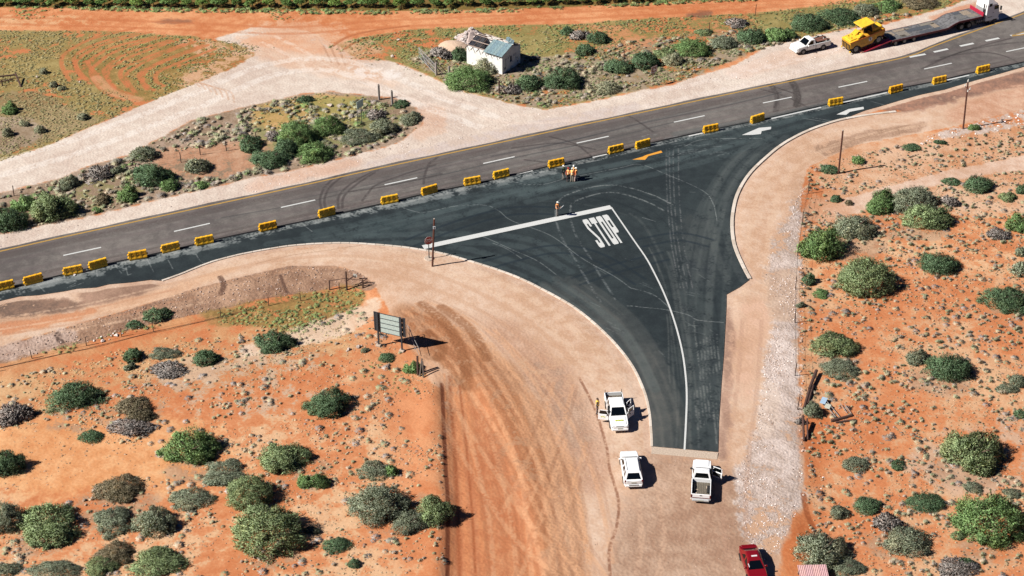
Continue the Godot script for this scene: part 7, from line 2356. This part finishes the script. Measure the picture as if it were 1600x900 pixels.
func bushes() -> void:
	var t := [
		# strip between gravel track and main road
		[14, 335, 62, 62, "d", "dark green bush cut by the left edge beside the main road"],
		[38, 318, 40, 34, "b", "bright green bush behind the one cut by the left edge"],
		[84, 318, 74, 66, "o", "large soft green bush right of the two at the left edge"],
		[108, 285, 34, 26, "g", "grey green feathery bush on the stony rim above the large soft green one"],
		[151, 328, 17, 11, "b", "tiny bright green bush on the shoulder edge below the large soft green one"],
		[160, 310, 34, 24, "r", "dry brownish bush left of the small lime green one by the road"],
		[203, 299, 38, 36, "b", "lime green bush on the shoulder between the dry one and the dark pair"],
		[243, 270, 62, 48, "d", "dark green bush with a brighter small one at its foot"],
		[262, 288, 34, 24, "b", "bright small bush at the foot of the dark green one"],
		[160, 268, 44, 26, "x", "dry grey scrub on the stony rim among the thin fence posts"],
		[225, 242, 42, 24, "g", "grey green scrub at the rim left of the middle fence posts"],
		[182, 264, 22, 18, "g", "small grey green bush beside a fence post on the rim"],
		[310, 257, 40, 32, "g", "round grey green bush by the fence with its shadow on bare soil"],
		[316, 289, 24, 13, "b", "small low green bush right above the road shoulder"],
		[388, 225, 46, 30, "d", "dark bush left of the thick green group, by the rubble"],
		[425, 247, 62, 36, "d", "dark wide bush at the lower left of the thick green group"],
		[464, 211, 56, 40, "b", "bright bush in the middle of the thick green group"],
		[514, 196, 52, 38, "b", "bright bush at the upper right of the thick green group"],
		[490, 238, 62, 38, "b", "bright bush at the lower right of the thick green group"],
		[448, 233, 40, 30, "d", "dark bush filling the heart of the thick green group"],
		[477, 155, 24, 14, "d", "small dark bush on the grassy patch by the far track"],
		[560, 214, 60, 28, "g", "low grey green scrub right of the thick green group"],
		[600, 200, 44, 26, "g", "low scrub under the pale board sign"],
		[630, 162, 30, 16, "d", "dark low bush beside the gate post at the strip tip"],
		[643, 185, 36, 22, "g", "grey green bush at the pointed end of the strip"],
		[590, 178, 30, 20, "x", "grey dead scrub below the twin gate posts"],
		[428, 210, 30, 22, "x", "grey dead scrub on the stone heap in the strip"],
		[18, 168, 29, 24, "b", "bright green round bush alone at the left edge of the far field"],
		[13, 207, 18, 16, "s", "pale sage tuft bush at the left edge above the track"],
		[38, 193, 16, 13, "s", "pale sage tuft bush right of the edge one"],
		[63, 203, 18, 13, "s", "pale sage tuft bush nearest the track in the grey patch"],
		[130, 183, 20, 12, "s", "pale straw bush beside the track below the wheel arcs"],
		[97, 138, 13, 10, "s", "small pale bush under the left end of the wheel arcs"],
		[84, 131, 13, 14, "s", "straw coloured tuft left of the small pale bush"],
		[68, 112, 14, 10, "s", "straw tuft in the upper field near the broken fence"],
		# round the ruined house and along the far shoulder
		[715, 84, 32, 25, "d", "green bush between the mesh gate and the ruined house"],
		[733, 125, 70, 36, "b", "large green bush by the track in front of the ruined house"],
		[762, 103, 40, 26, "s", "pale sage shrub against the front wall of the ruined house"],
		[690, 82, 40, 26, "x", "grey dead brush behind the mesh gate"],
		[827, 128, 42, 30, "d", "green bush right of the house and left of a larger one"],
		[880, 121, 64, 44, "d", "largest dark bush between house and small road sign"],
		[909, 53, 32, 26, "x", "grey leafless bush behind the house, above two dark ones"],
		[886, 50, 22, 13, "d", "small green bush left of the grey leafless one"],
		[935, 60, 34, 20, "d", "dark bush at the right foot of the grey leafless one"],
		[918, 76, 38, 24, "d", "dark bush just below the grey leafless one"],
		[967, 103, 44, 28, "d", "first dark bush of the shoulder row, next to the small sign"],
		[1007, 96, 46, 28, "d", "second dark bush of the shoulder row, behind the small sign"],
		[1040, 82, 40, 26, "o", "soft green bush third in the shoulder row"],
		[1082, 76, 52, 28, "b", "bright bush in the middle of the shoulder row"],
		[1052, 94, 34, 20, "s", "pale sage bush in front of the shoulder row right of the small sign"],
		[1130, 67, 42, 22, "g", "grey green bush right of the bright one in the shoulder row"],
		[1172, 55, 46, 30, "d", "dark bush left of the white pickup on the far shoulder"],
		[1218, 50, 48, 32, "b", "green bush just behind the nose of the far white pickup"],
		[1262, 34, 58, 36, "d", "big dark bush behind the far white pickup"],
		[1310, 25, 66, 30, "d", "dark bush behind the road roller"],
		[1352, 17, 40, 20, "g", "grey green bush behind the tail of the trailer"],
		[1388, 10, 46, 22, "b", "green bush behind the middle of the trailer"],
		[1440, 4, 56, 24, "r", "olive brown bush at the top edge behind the trailer"],
		[1150, 36, 36, 18, "x", "grey dead bush on the far slope above the shoulder row"],
		[1100, 50, 30, 14, "o", "low soft green bush by the orange track near the dead one"],
		[800, 140, 30, 18, "x", "grey scrub between the braced post and the two green bushes"],
		[950, 138, 40, 20, "s", "pale sage scrub by the far shoulder left of the small sign"],
		# left sand
		[250, 492, 44, 30, "d", "dark green bush on the bank below the left shoulder"],
		[209, 508, 26, 12, "d", "flat small green bush among the white stones on the bank"],
		[430, 535, 66, 46, "d", "round dark bush left of the big sign"],
		[212, 552, 36, 32, "d", "dark bush with a grey one at its foot on the upper left sand"],
		[202, 570, 20, 20, "g", "small grey bush at the foot of the dark one on the upper left sand"],
		[322, 561, 42, 28, "d", "green bush at the end of the grey dead brush"],
		[272, 577, 72, 34, "x", "long grey dead brush between two dark bushes on the left sand"],
		[258, 553, 50, 20, "g", "low grey green scrub above the grey dead brush"],
		[118, 621, 86, 58, "d", "big green bush alone on the left sand with a dark shadow"],
		[22, 641, 56, 56, "x", "grey leafless bush at the left edge of the sand"],
		[212, 640, 78, 44, "r", "brown dry bush right of the big green one"],
		[205, 668, 70, 32, "x", "grey litter brush below the brown dry bush"],
		[515, 630, 68, 52, "d", "round dark bush alone on bare sand below the big sign"],
		[142, 683, 37, 22, "d", "small green bush under the brown dry one"],
		[10, 718, 62, 60, "d", "dark round bush cut by the left edge of the sand"],
		[300, 699, 88, 64, "b", "bright green domed bush in the middle of the left sand"],
		[445, 715, 86, 58, "o", "loose olive bush right of the bright green dome"],
		[490, 752, 50, 38, "b", "bright small bush at the lower right of the loose olive one"],
		[390, 772, 70, 52, "o", "green bush left of the bright small one, over a larger pale green one"],
		[186, 762, 78, 46, "r", "brownish dry bush above the grey green group at the lower left"],
		[300, 780, 76, 40, "g", "dark grey green scrubby bush in the lower left between two greens"],
		[352, 740, 80, 40, "g", "grey green sprawling bush under the bright green dome"],
		[422, 836, 108, 76, "o", "largest pale green bush in the lower left sand"],
		[75, 823, 104, 70, "o", "wide olive green bush at the lower left near the edge"],
		[242, 812, 72, 60, "g", "grey green bush in the centre of the lower left group"],
		[175, 815, 70, 46, "g", "grey green bush left of the centre of the lower left group"],
		[12, 806, 54, 56, "g", "dull green bush cut by the left edge near the bottom"],
		[178, 864, 62, 40, "r", "dark brown green bush above the bottom edge"],
		[246, 880, 98, 50, "o", "pale green bush at the bottom edge in the left sand"],
		[158, 886, 54, 36, "o", "soft green bush at the bottom edge left of the pale green one"],
		[85, 892, 74, 28, "g", "grey green bush at the bottom edge far left"],
		[10, 890, 44, 26, "g", "small dull bush in the bottom left corner"],
		[585, 735, 58, 36, "g", "grey bush with a bright green sprig beside it, near the cut bank"],
		[612, 736, 20, 18, "b", "bright green sprig at the side of a grey bush"],
		[592, 790, 86, 60, "g", "big grey green bush left of the twin one by the cut bank"],
		[640, 815, 62, 44, "g", "grey green bush joining the two big ones by the cut bank"],
		[680, 794, 64, 62, "o", "bush leaning over the edge of the red bladed strip"],
		[527, 853, 44, 26, "d", "small dark bush alone at the bottom of the left sand"],
		[553, 882, 18, 14, "d", "tiny dark bush below the small dark one"],
		[488, 830, 26, 18, "g", "small grey bush right of the largest pale green one"],
		[605, 559, 27, 16, "d", "little green bush under the big sign"],
		[645, 570, 30, 36, "b", "green bush grown into the leaning poles by the sign"],
		[571, 540, 14, 26, "g", "thin grey green bush left of the big sign posts"],
		# right sand
		[1280, 371, 76, 78, "b", "tallest bright green bush by the white stones on the right"],
		[1336, 352, 72, 50, "g", "grey green bush touching the tallest bright green one"],
		[1375, 314, 66, 46, "b", "green bush at the left of the trio below the sand track"],
		[1428, 316, 70, 42, "g", "grey green bush at the back of the trio below the sand track"],
		[1450, 340, 72, 48, "o", "soft olive bush in front of the trio below the sand track"],
		[1484, 309, 30, 30, "x", "grey dead brush at the right end of the trio"],
		[1527, 287, 46, 32, "d", "dark bush below the bend of the sand track near the right edge"],
		[1486, 284, 26, 12, "d", "small green bush left of the dark one near the sand track"],
		[1574, 307, 30, 20, "o", "small olive bush near the right edge under the sand track"],
		[1592, 335, 46, 62, "b", "bright green bush cut by the right edge"],
		[1596, 295, 18, 18, "d", "small dark bush at the right edge above the bright one"],
		[1354, 437, 82, 60, "o", "round soft green bush below the grey green one on the right sand"],
		[1468, 411, 62, 44, "d", "round dark bush alone in the right sand"],
		[1263, 432, 20, 28, "d", "narrow dark bush at the fence beside the white stones"],
		[1284, 460, 28, 16, "b", "small bright bush at the lower left of the round soft green one"],
		[1596, 385, 24, 34, "g", "grey green bush at the right edge below the bright one"],
		[1594, 420, 26, 26, "g", "grey bush at the right edge above the dark wide one"],
		[1572, 467, 74, 46, "d", "wide dark bush near the right edge at mid height"],
		[1305, 538, 76, 48, "o", "leaning olive bush in the right sand with dry twigs"],
		[1313, 578, 56, 30, "g", "dull green bush below the leaning olive one"],
		[1484, 573, 72, 54, "d", "green bush with a grey one on its left in the right sand"],
		[1433, 558, 36, 28, "g", "small grey green bush touching the larger green one"],
		[1518, 702, 100, 84, "o", "large yellowish green bush in the lower right sand"],
		[1545, 815, 100, 76, "b", "large bright green dome in the lower right corner"],
		[1498, 836, 26, 18, "o", "small bush at the left foot of the bright green dome"],
		[1282, 858, 94, 72, "g", "dark grey green bush over the pink iron sheets"],
		[1320, 888, 60, 34, "g", "grey green bush at the bottom edge right of the pink iron sheets"],
		[1354, 790, 44, 30, "d", "small dark bush with a shadow in the lower right"],
		[1448, 786, 62, 34, "d", "green bush left of the bright green dome"],
		[1418, 846, 78, 56, "g", "grey green sprawling bush in the lower right"],
		[1387, 815, 44, 36, "x", "grey dead brush on the upper left of the sprawling bush"],
		[1337, 727, 42, 24, "g", "low dull bush in the middle of the lower right sand"],
		[1400, 727, 28, 18, "d", "small green bush right of the low dull one"],
		[1310, 800, 34, 26, "g", "small grey green bush near the cut at the white stones"],
		[1496, 888, 62, 36, "x", "grey leafless bush at the bottom edge on the right"],
		[1512, 880, 26, 18, "d", "small green bush inside the grey leafless one at the bottom"],
		[1581, 771, 28, 18, "g", "small dull bush near the right edge above the green dome"],
		[1520, 762, 30, 18, "g", "small dull bush under the yellowish green one"],
		[1590, 596, 30, 22, "g", "grey green bush at the right edge below mid height"],
		[1574, 608, 34, 18, "g", "low grey bush beside the right edge"],
		[1595, 648, 20, 14, "d", "small dark bush at the right edge near the yellowish green one"],
		[1270, 640, 30, 30, "g", "grey brush around the fallen poles by the white stones"],
		[1250, 650, 16, 30, "x", "thin grey brush against the right fence"],
		[1296, 265, 26, 13, "d", "flat dark bush at the foot of the brown pole by the right kerb"],
		[1341, 251, 20, 12, "b", "small green bush right of the brown pole"],
		[1424, 230, 28, 13, "d", "small dark bush on the rim of the upper right sand"],
		[1522, 199, 18, 13, "b", "small green bush beside the pole with insulators"],
		[1469, 222, 18, 9, "d", "tiny dark bush left of the pole with insulators"],
		[1306, 311, 16, 12, "d", "tiny dark bush on the pale sand track's left end"],
		[1326, 317, 12, 9, "r", "tiny brown bush on the pale sand track"],
		[1250, 475, 16, 14, "g", "tiny grey bush at the right fence below the narrow dark one"],
		[1560, 365, 36, 20, "x", "grey dead scrub left of the bright bush at the right edge"],
	]
	for i in t.size():
		bush(t[i][0], t[i][1], t[i][2], t[i][3], t[i][4], t[i][5], i)

# ------------------------------------------------------------------ grass, low scrub and stones (past counting)
func tuft_mesh(seed_: int, blades: int, wide: float, up: float) -> ArrayMesh:
	var r := RandomNumberGenerator.new()
	r.seed = seed_
	var b := B.new()
	for k in blades:
		var t := r.randf() * TAU
		var q := sqrt(r.randf())
		var base := Vector3(cos(t), 0, sin(t)) * q * 0.6 * wide
		var tip := Vector3(cos(t), 0, sin(t)) * (q * 0.95 + r.randf() * 0.15) * wide + Vector3(0, up * (1.05 - 0.7 * q * q) * r.randf_range(0.7, 1.15), 0)
		var s := Vector3(-sin(t + r.randf()), 0, cos(t)) * 0.075
		var v := r.randf_range(0.82, 1.18)
		b.v.append(base - s)
		b.v.append(tip)
		b.v.append(base + s)
		var n := (tip * 0.8 + Vector3(0, 0.7, 0)).normalized()
		for j in 3:
			b.n.append(n)
			b.c.append(Color(v, v, v))
	return b.mesh()

func scatter(called: String, label: String, category: String, mesh: Mesh, m: Material, outline: String, density: float, size: Vector2, cols: Array, seed_: int, holes := [], clump := 0.0, green_soil := false) -> void:
	var poly := W(outline)
	var hp := []
	for h in holes:
		hp.append(W(h))
	var lo := Vector2(1e9, 1e9)
	var hi := -lo
	for p in poly:
		lo = lo.min(p)
		hi = hi.max(p)
	var r := RandomNumberGenerator.new()
	r.seed = seed_
	var f := FastNoiseLite.new()
	f.seed = seed_
	f.frequency = 0.12
	f.fractal_octaves = 4
	var n := int((hi.x - lo.x) * (hi.y - lo.y) * density)
	var xf := []
	var cc := []
	for k in n:
		var p := Vector2(r.randf_range(lo.x, hi.x), r.randf_range(lo.y, hi.y))
		var s := lerpf(size.x, size.y, pow(r.randf(), 2.4))
		var c: Color = cols[r.randi() % cols.size()]
		var turn := r.randf() * TAU
		var v := r.randf_range(0.8, 1.2)
		var hgt := r.randf_range(0.7, 1.25)
		if not Geometry2D.is_point_in_polygon(p, poly):
			continue
		if clump != 0.0 and f.get_noise_2d(p.x, p.y) * 2.2 + (r.randf() - 0.5) * 0.9 < clump - 0.5:
			continue
		if green_soil:
			var si := (clampi(int((p.y - GZ0) / GRES), 0, GH - 1) * GW + clampi(int((p.x - GX0) / GRES), 0, GW - 1)) * 3
			if soil.rgb[si + 1] * 1.34 < soil.rgb[si]:
				continue
		var out := false
		for h in hp:
			if Geometry2D.is_point_in_polygon(p, h):
				out = true
				break
		if out:
			continue
		xf.append(Transform3D(Basis(Vector3.UP, turn).scaled(Vector3(s, s * hgt, s)), Vector3(p.x, hh(p.x, p.y), p.y)))
		cc.append(Color(c.r * v, c.g * v, c.b * v))
	var mm := MultiMesh.new()
	mm.transform_format = MultiMesh.TRANSFORM_3D
	mm.use_colors = true
	mm.mesh = mesh
	mm.instance_count = xf.size()
	for i in xf.size():
		mm.set_instance_transform(i, xf[i])
		mm.set_instance_color(i, cc[i])
	var o := MultiMeshInstance3D.new()
	o.name = numbered(called)
	o.multimesh = mm
	o.material_override = m
	add_child(o)
	tag(o, label, category, "", "stuff")

func cover() -> void:
	var gm := tinted("grass_blades", 0.85, 0.2)
	var dry := tuft_mesh(1, 80, 1.0, 0.75)
	var low := tuft_mesh(2, 34, 1.0, 0.6)
	var sage := [Color(0.28, 0.27, 0.17), Color(0.33, 0.29, 0.19), Color(0.23, 0.235, 0.14), Color(0.20, 0.21, 0.12), Color(0.36, 0.29, 0.21), Color(0.28, 0.235, 0.19)]
	var dark := [Color(0.22, 0.17, 0.13), Color(0.28, 0.22, 0.17), Color(0.18, 0.17, 0.12)]
	var olive := [Color(0.19, 0.17, 0.07), Color(0.23, 0.20, 0.09), Color(0.16, 0.16, 0.065), Color(0.27, 0.225, 0.12)]
	var green := [Color(0.13, 0.20, 0.06), Color(0.17, 0.24, 0.075), Color(0.11, 0.165, 0.055), Color(0.21, 0.24, 0.10)]
	var right := "1262,262 1340,240 1430,222 1520,212 1600,196 1680,190 1680,960 1240,960 1245,900 1262,850 1262,770 1262,690 1254,610 1250,450 1254,350"
	var track := "1270,322 1330,302 1400,284 1480,262 1560,246 1680,222 1680,256 1560,266 1480,282 1390,308 1340,330"
	var left := "-60,600 60,570 200,540 320,520 450,500 560,480 600,500 630,560 680,600 692,700 696,960 -60,960"
	var bare := "60,660 150,690 240,700 250,740 160,760 40,800 -40,760 -40,690"
	scatter("dry_tufts", "sage and straw tufts dotted over the right sand", "grass", dry, gm, right, 2.8, Vector2(0.10, 0.46), sage, 101, [track], 0.42)
	scatter("small_scrub", "dark little scrub dots on the right sand", "scrub", low, gm, right, 2.2, Vector2(0.08, 0.22), dark, 102, [track], 0.3)
	scatter("dry_tufts", "sage and straw tufts dotted over the left sand", "grass", dry, gm, left, 2.4, Vector2(0.08, 0.36), sage, 103, [bare], 0.62)
	scatter("small_scrub", "dark little scrub dots on the left sand", "scrub", low, gm, left, 1.8, Vector2(0.08, 0.2), dark, 104, [], 0.34)
	var straw := [Color(0.40, 0.31, 0.19), Color(0.34, 0.28, 0.17), Color(0.44, 0.34, 0.23), Color(0.28, 0.25, 0.15)]
	scatter("straw_grass", "thin low straw grass in patches on the right sand", "grass", low, gm, right, 4.5, Vector2(0.08, 0.2), straw, 134, [track], 0.52)
	scatter("straw_grass", "thin low straw grass in patches on the left sand", "grass", low, gm, left, 4.5, Vector2(0.08, 0.2), straw, 135, [bare], 0.6)
	var flat := tuft_mesh(5, 110, 1.3, 0.42)
	var mauve := [Color(0.24, 0.20, 0.18), Color(0.29, 0.25, 0.23), Color(0.20, 0.17, 0.15), Color(0.22, 0.21, 0.16)]
	scatter("flat_scrub", "flat greyish mauve dead scrub in patches on the right sand", "scrub", flat, gm, right, 0.9, Vector2(0.15, 0.5), mauve + sage, 130, [track], 0.52)
	scatter("flat_scrub", "flat greyish mauve dead scrub in patches on the left sand", "scrub", flat, gm, left, 0.9, Vector2(0.15, 0.5), mauve + sage, 131, [bare], 0.55)
	scatter("flat_scrub", "flat grey scrub filling the strip between track and road", "scrub", flat, gm, "0,302 95,278 200,243 300,188 400,163 520,150 600,152 655,176 650,200 595,229 475,260 400,274 250,309 125,339 40,355 0,362", 1.2, Vector2(0.25, 0.8), mauve + sage + green, 132, ["225,240 420,220 430,250 340,280 260,270"], 0.42)
	scatter("flat_scrub", "flat grey scrub round the ruined house", "scrub", flat, gm, "640,90 720,60 840,90 1000,60 1180,45 1420,20 1420,26 1180,78 1060,126 950,148 850,166 790,156 700,126", 0.9, Vector2(0.25, 0.7), mauve + sage + green, 133, [], 0.42)
	var arcs := "110,78 230,50 330,58 400,85 362,106 287,136 225,161 200,150 120,120"
	scatter("field_grass", "olive grass of the far left field", "grass", low, gm, "-60,46 190,47 300,56 430,72 400,85 362,106 287,136 225,161 180,181 125,203 75,226 0,252 -60,262", 11.0, Vector2(0.13, 0.30), olive, 105, [arcs], 0.1, true)
	scatter("field_grass", "green grass left standing between the curved wheel tracks", "grass", low, gm, arcs, 11.0, Vector2(0.13, 0.30), green + olive, 106, [], 0.3, true)
	scatter("verge_grass", "olive and green grass round the ruined house", "grass", low, gm, "510,72 560,58 650,44 700,40 800,38 900,36 1000,28 1200,18 1340,-5 1500,-5 1480,8 1420,24 1315,44 1200,68 1075,120 950,150 850,168 801,159 725,139 680,118 640,100 560,88", 9.0, Vector2(0.13, 0.34), olive + green + green, 107, [], 0.25)
	scatter("verge_scrub", "grey low scrub between house and far shoulder", "scrub", dry, gm, "640,90 720,60 840,90 1000,60 1180,45 1420,20 1420,26 1180,78 1060,126 950,148 850,166 790,156 700,126", 1.6, Vector2(0.22, 0.6), sage, 108, [], 0.4)
	scatter("shoulder_grass", "green grass fringe along the far shoulder", "grass", low, gm, "800,150 900,148 1000,126 1100,100 1200,62 1330,36 1480,4 1500,6 1420,28 1315,48 1200,73 1075,124 950,153 850,171 800,162", 3.0, Vector2(0.16, 0.36), green + olive, 109, [], 0.4)
	scatter("strip_scrub", "grey low scrub in the strip between track and road", "scrub", dry, gm, "0,302 95,278 200,243 300,188 400,163 475,147 512,143 600,152 637,158 655,176 650,200 625,220 595,229 475,260 400,274 250,309 125,339 40,355 0,362", 2.2, Vector2(0.18, 0.6), sage + [Color(0.18, 0.20, 0.11), Color(0.16, 0.14, 0.11)], 110, ["225,240 420,220 430,250 340,280 260,270"], 0.4)
	scatter("strip_grass", "green and yellow grass on the far end of the strip", "grass", low, gm, "400,163 475,147 512,143 600,152 620,180 560,190 470,200 380,205", 3.5, Vector2(0.16, 0.4), green + olive, 111, [], 0.35)
	scatter("bank_grass", "green grass under the bank below the left shoulder", "grass", low, gm, "60,545 150,522 230,502 330,484 400,466 500,450 560,442 572,460 545,490 470,514 400,502 300,496 100,546", 9.0, Vector2(0.15, 0.40), green, 112, ["120,530 330,487 330,500 120,545"], 0.35)
	scatter("sign_grass", "green weeds below the big sign", "grass", low, gm, "560,560 640,560 670,590 640,620 570,610", 3.0, Vector2(0.14, 0.34), green + olive, 113, [], 0.5)
	scatter("sand_grass", "thin yellow grass on the upper left sand", "grass", low, gm, "-40,590 150,545 300,510 420,490 540,470 560,520 470,600 300,560 100,610 -40,640", 3.0, Vector2(0.12, 0.26), [Color(0.38, 0.30, 0.14), Color(0.30, 0.25, 0.13), Color(0.42, 0.33, 0.2)], 114, [], 0.4)
	scatter("gravel_litter", "thin weeds on the far gravel edges", "grass", low, gm, "500,70 560,60 640,96 700,136 640,112 560,98", 1.0, Vector2(0.14, 0.3), olive, 115, [], 0.45)
	scatter("vine_grass", "green grass strip below the vines on the far edge", "grass", low, gm, "-60,6 200,10 400,13 600,14 800,12 1000,3 1080,-4 1180,-6 1190,0 1000,8 800,18 600,22 400,19 200,17 100,12 -60,12", 7.0, Vector2(0.25, 0.7), green, 116, [], 0.1)
	scatter("vine_grass", "grass patches on the far orange road edge", "grass", low, gm, "-40,14 100,14 110,28 -40,30", 3.0, Vector2(0.2, 0.45), green, 117, [], 0.4)
	scatter("vine_grass", "grass islands beside the far orange road", "grass", low, gm, "405,10 520,12 520,28 430,32", 3.0, Vector2(0.2, 0.45), green, 118, [], 0.5)
	# stones
	var r := RandomNumberGenerator.new()
	r.seed = 8
	var b := B.new()
	stone(b, Vector3(0, 0.3, 0), 1.0, r)
	var sm := tinted("loose_stones", 0.9)
	var pale := [Color(0.50, 0.43, 0.40), Color(0.58, 0.51, 0.48), Color(0.36, 0.28, 0.25), Color(0.44, 0.36, 0.33), Color(0.20, 0.15, 0.13), Color(0.62, 0.56, 0.53)]
	var brown := [Color(0.26, 0.17, 0.12), Color(0.20, 0.13, 0.10), Color(0.33, 0.23, 0.18), Color(0.40, 0.30, 0.25)]
	scatter("bank_stones", "white crushed stones of the right bank", "stones", b.mesh(), sm, "1262,272 1248,305 1228,345 1208,378 1196,430 1212,500 1194,560 1190,610 1182,660 1168,710 1152,742 1156,800 1172,850 1196,878 1220,858 1236,820 1252,780 1255,700 1248,620 1246,560 1246,450 1248,360 1256,300", 30.0, Vector2(0.03, 0.10), pale + brown, 120, [], 0.3)
	scatter("bank_stones", "brown and white stones of the left bank", "stones", b.mesh(), sm, "-40,550 0,541 125,505 190,487 240,472 300,452 350,439 400,427 450,416 520,415 560,425 588,446 540,440 500,448 400,464 330,481 300,487 230,502 150,524 75,542 -40,575", 6.0, Vector2(0.04, 0.14), brown, 121)
	scatter("bank_stones", "large pale stones at the foot of the left bank", "stones", b.mesh(), sm, "60,545 150,521 190,508 240,497 245,503 190,518 150,530 80,550", 1.6, Vector2(0.10, 0.28), [Color(0.56, 0.5, 0.46), Color(0.46, 0.4, 0.37)], 122, [], 0.4)
	scatter("gravel_stones", "loose gravel on the dirt by the parked cars", "stones", b.mesh(), sm, "860,600 900,590 1010,712 1160,740 1190,900 950,930 880,930", 3.0, Vector2(0.02, 0.06), brown, 123, [], 0.3)
	scatter("gravel_stones", "loose pale gravel on the far shoulder", "stones", b.mesh(), sm, "0,385 250,330 400,300 595,250 800,200 1000,160 1200,120 1417,80 1400,60 1200,85 1000,145 850,172 725,145 595,232 400,280 125,345 0,370", 1.4, Vector2(0.04, 0.11), pale, 124, [], 0.2)
	scatter("gravel_stones", "pale stones at the upper right rim", "stones", b.mesh(), sm, "1380,235 1455,212 1530,192 1620,170 1640,188 1540,208 1470,218 1390,240", 5.0, Vector2(0.06, 0.2), pale, 125, [], 0.35)
	scatter("gravel_stones", "dark stones along the right fence", "stones", b.mesh(), sm, "1250,400 1258,400 1256,640 1262,780 1256,790 1248,640", 8.0, Vector2(0.05, 0.16), brown, 126)
	scatter("gravel_stones", "white stones dotting the red sand by the cut", "stones", b.mesh(), sm, "1262,725 1300,730 1290,760 1262,760", 1.0, Vector2(0.06, 0.14), pale, 127)

func clutter() -> void:
	# vines along the far edge: each plant a thing of its own, with trunk and leaves
	var r := RandomNumberGenerator.new()
	r.seed = 77
	var bark := worn("bark", shade(110, 88, 72), 0.95, 0.05, 0.6, 1.1, 2.0)
	var protos := []
	for k in 3:
		var b := B.new()
		leaves(b, 900 + k, 3200, 0.13, 12, 1.0, 0.5, [Color(0.10, 0.19, 0.04), Color(0.16, 0.27, 0.055), Color(0.12, 0.22, 0.05)][k], Color(0.14, 0.11, 0.05))
		protos.append(b.mesh())
	var row := smooth_line(W("-40,5 200,8 400,9 600,9 800,6 960,1 1080,-6"), 1.0)
	var spots := along(row, 2.4)
	for i in spots.size():
		var p := spots[i]
		var o := thing("vine", "green vine plant in the row along the far edge of the picture", "vine", Vector3(p.x, hh(p.x, p.y), p.y), 0.0, "vines along the far edge")
		var f := put("foliage", protos[(i * 5 + i / 4) % 3], tinted("leaves"), o, Vector3(0, 0.75, 0))
		f.basis = Basis(Vector3.UP, i * 2.1) * Basis.from_scale(Vector3(1.35 + 0.3 * sin(i * 2.7), 0.9 + 0.3 * sin(i * 1.3), 1.2))
		var b := B.new()
		b.tube(Vector3(0, -0.1, 0.5), Vector3(0.05, 1.0, 0.4), 0.06, 0.05, 6)
		put("trunk", b.mesh(), bark, o)
	# small separate stones
	for q in [[440, 206, 0.35, "pale boulder on the heap at the left of the thick green group"], [452, 199, 0.3, "smaller pale stone behind the boulder in the strip"], [623, 63, 0.28, "yellowish stone on the grass behind the apron"], [613, 89, 0.32, "pale stone on the edge of the apron left of the gate"], [545, 547, 0.3, "white slab left of the big sign"], [560, 543, 0.35, "second white slab nearer the big sign"], [125, 129, 0.22, "white stone under the wheel arcs in the far field"], [99, 139, 0.3, "pale stone among the straw tufts of the far field"], [516, 166, 0.45, "flat pale stone on the grassy end of the strip"], [1310, 155, 0.0, ""], [545, 241, 0.25, "pale stone on the shoulder right of the thick green group"], [58, 121, 0.22, "white stone near the broken fence in the far field"]]:
		if q[2] == 0.0:
			continue
		var o := thing("stone", q[3], "stone", at(q[0], q[1]), r.randf() * 6)
		var b := B.new()
		stone(b, Vector3(0, q[2] * 0.35, 0), q[2], r)
		stone(b, Vector3(q[2] * 0.9, q[2] * 0.2, 0.1), q[2] * 0.45, r)
		put("lump", b.mesh(), worn("field_stone", shade(232, 212, 196), 0.9, 0.06, 0.7, 1.05, 1.2), o)
	var heap := thing("stone_heap", "small grey stone heap left of the thick green group in the strip", "stone heap", at(432, 214))
	var b2 := B.new()
	for k in 40:
		var t := r.randf() * TAU
		var q := sqrt(r.randf())
		stone(b2, Vector3(cos(t) * 1.5 * q, 0.5 * (1 - q * q), sin(t) * 1.2 * q), r.randf_range(0.12, 0.32), r)
	tag(put("heap_stone", b2.mesh(), worn("heap_grey", shade(170, 148, 132), 0.9, 0.06, 0.6, 1.1, 1.2), heap), "", "", "", "stuff")
	# broken timber fence in the far left field
	var rust := worn("weathered_post", shade(96, 62, 50), 0.9, 0.06, 0.5, 1.1, 0.9)
	var bf := thing("broken_fence", "broken dark timber fence end in the far left field", "fence")
	beam("rail", at(-20, 128) + Vector3(0, 0.6, 0), at(26, 122) + Vector3(0, 0.5, 0), 0.12, rust, bf)
	beam("rail", at(-20, 134) + Vector3(0, 0.2, 0), at(20, 126) + Vector3(0, 0.2, 0), 0.10, rust, bf)
	beam("post", at(33, 136), at(26, 124) + Vector3(0, 0.9, 0), 0.12, rust, bf)
	beam("post", at(4, 134), at(4, 134) + Vector3(0, 0.9, 0), 0.09, rust, bf)
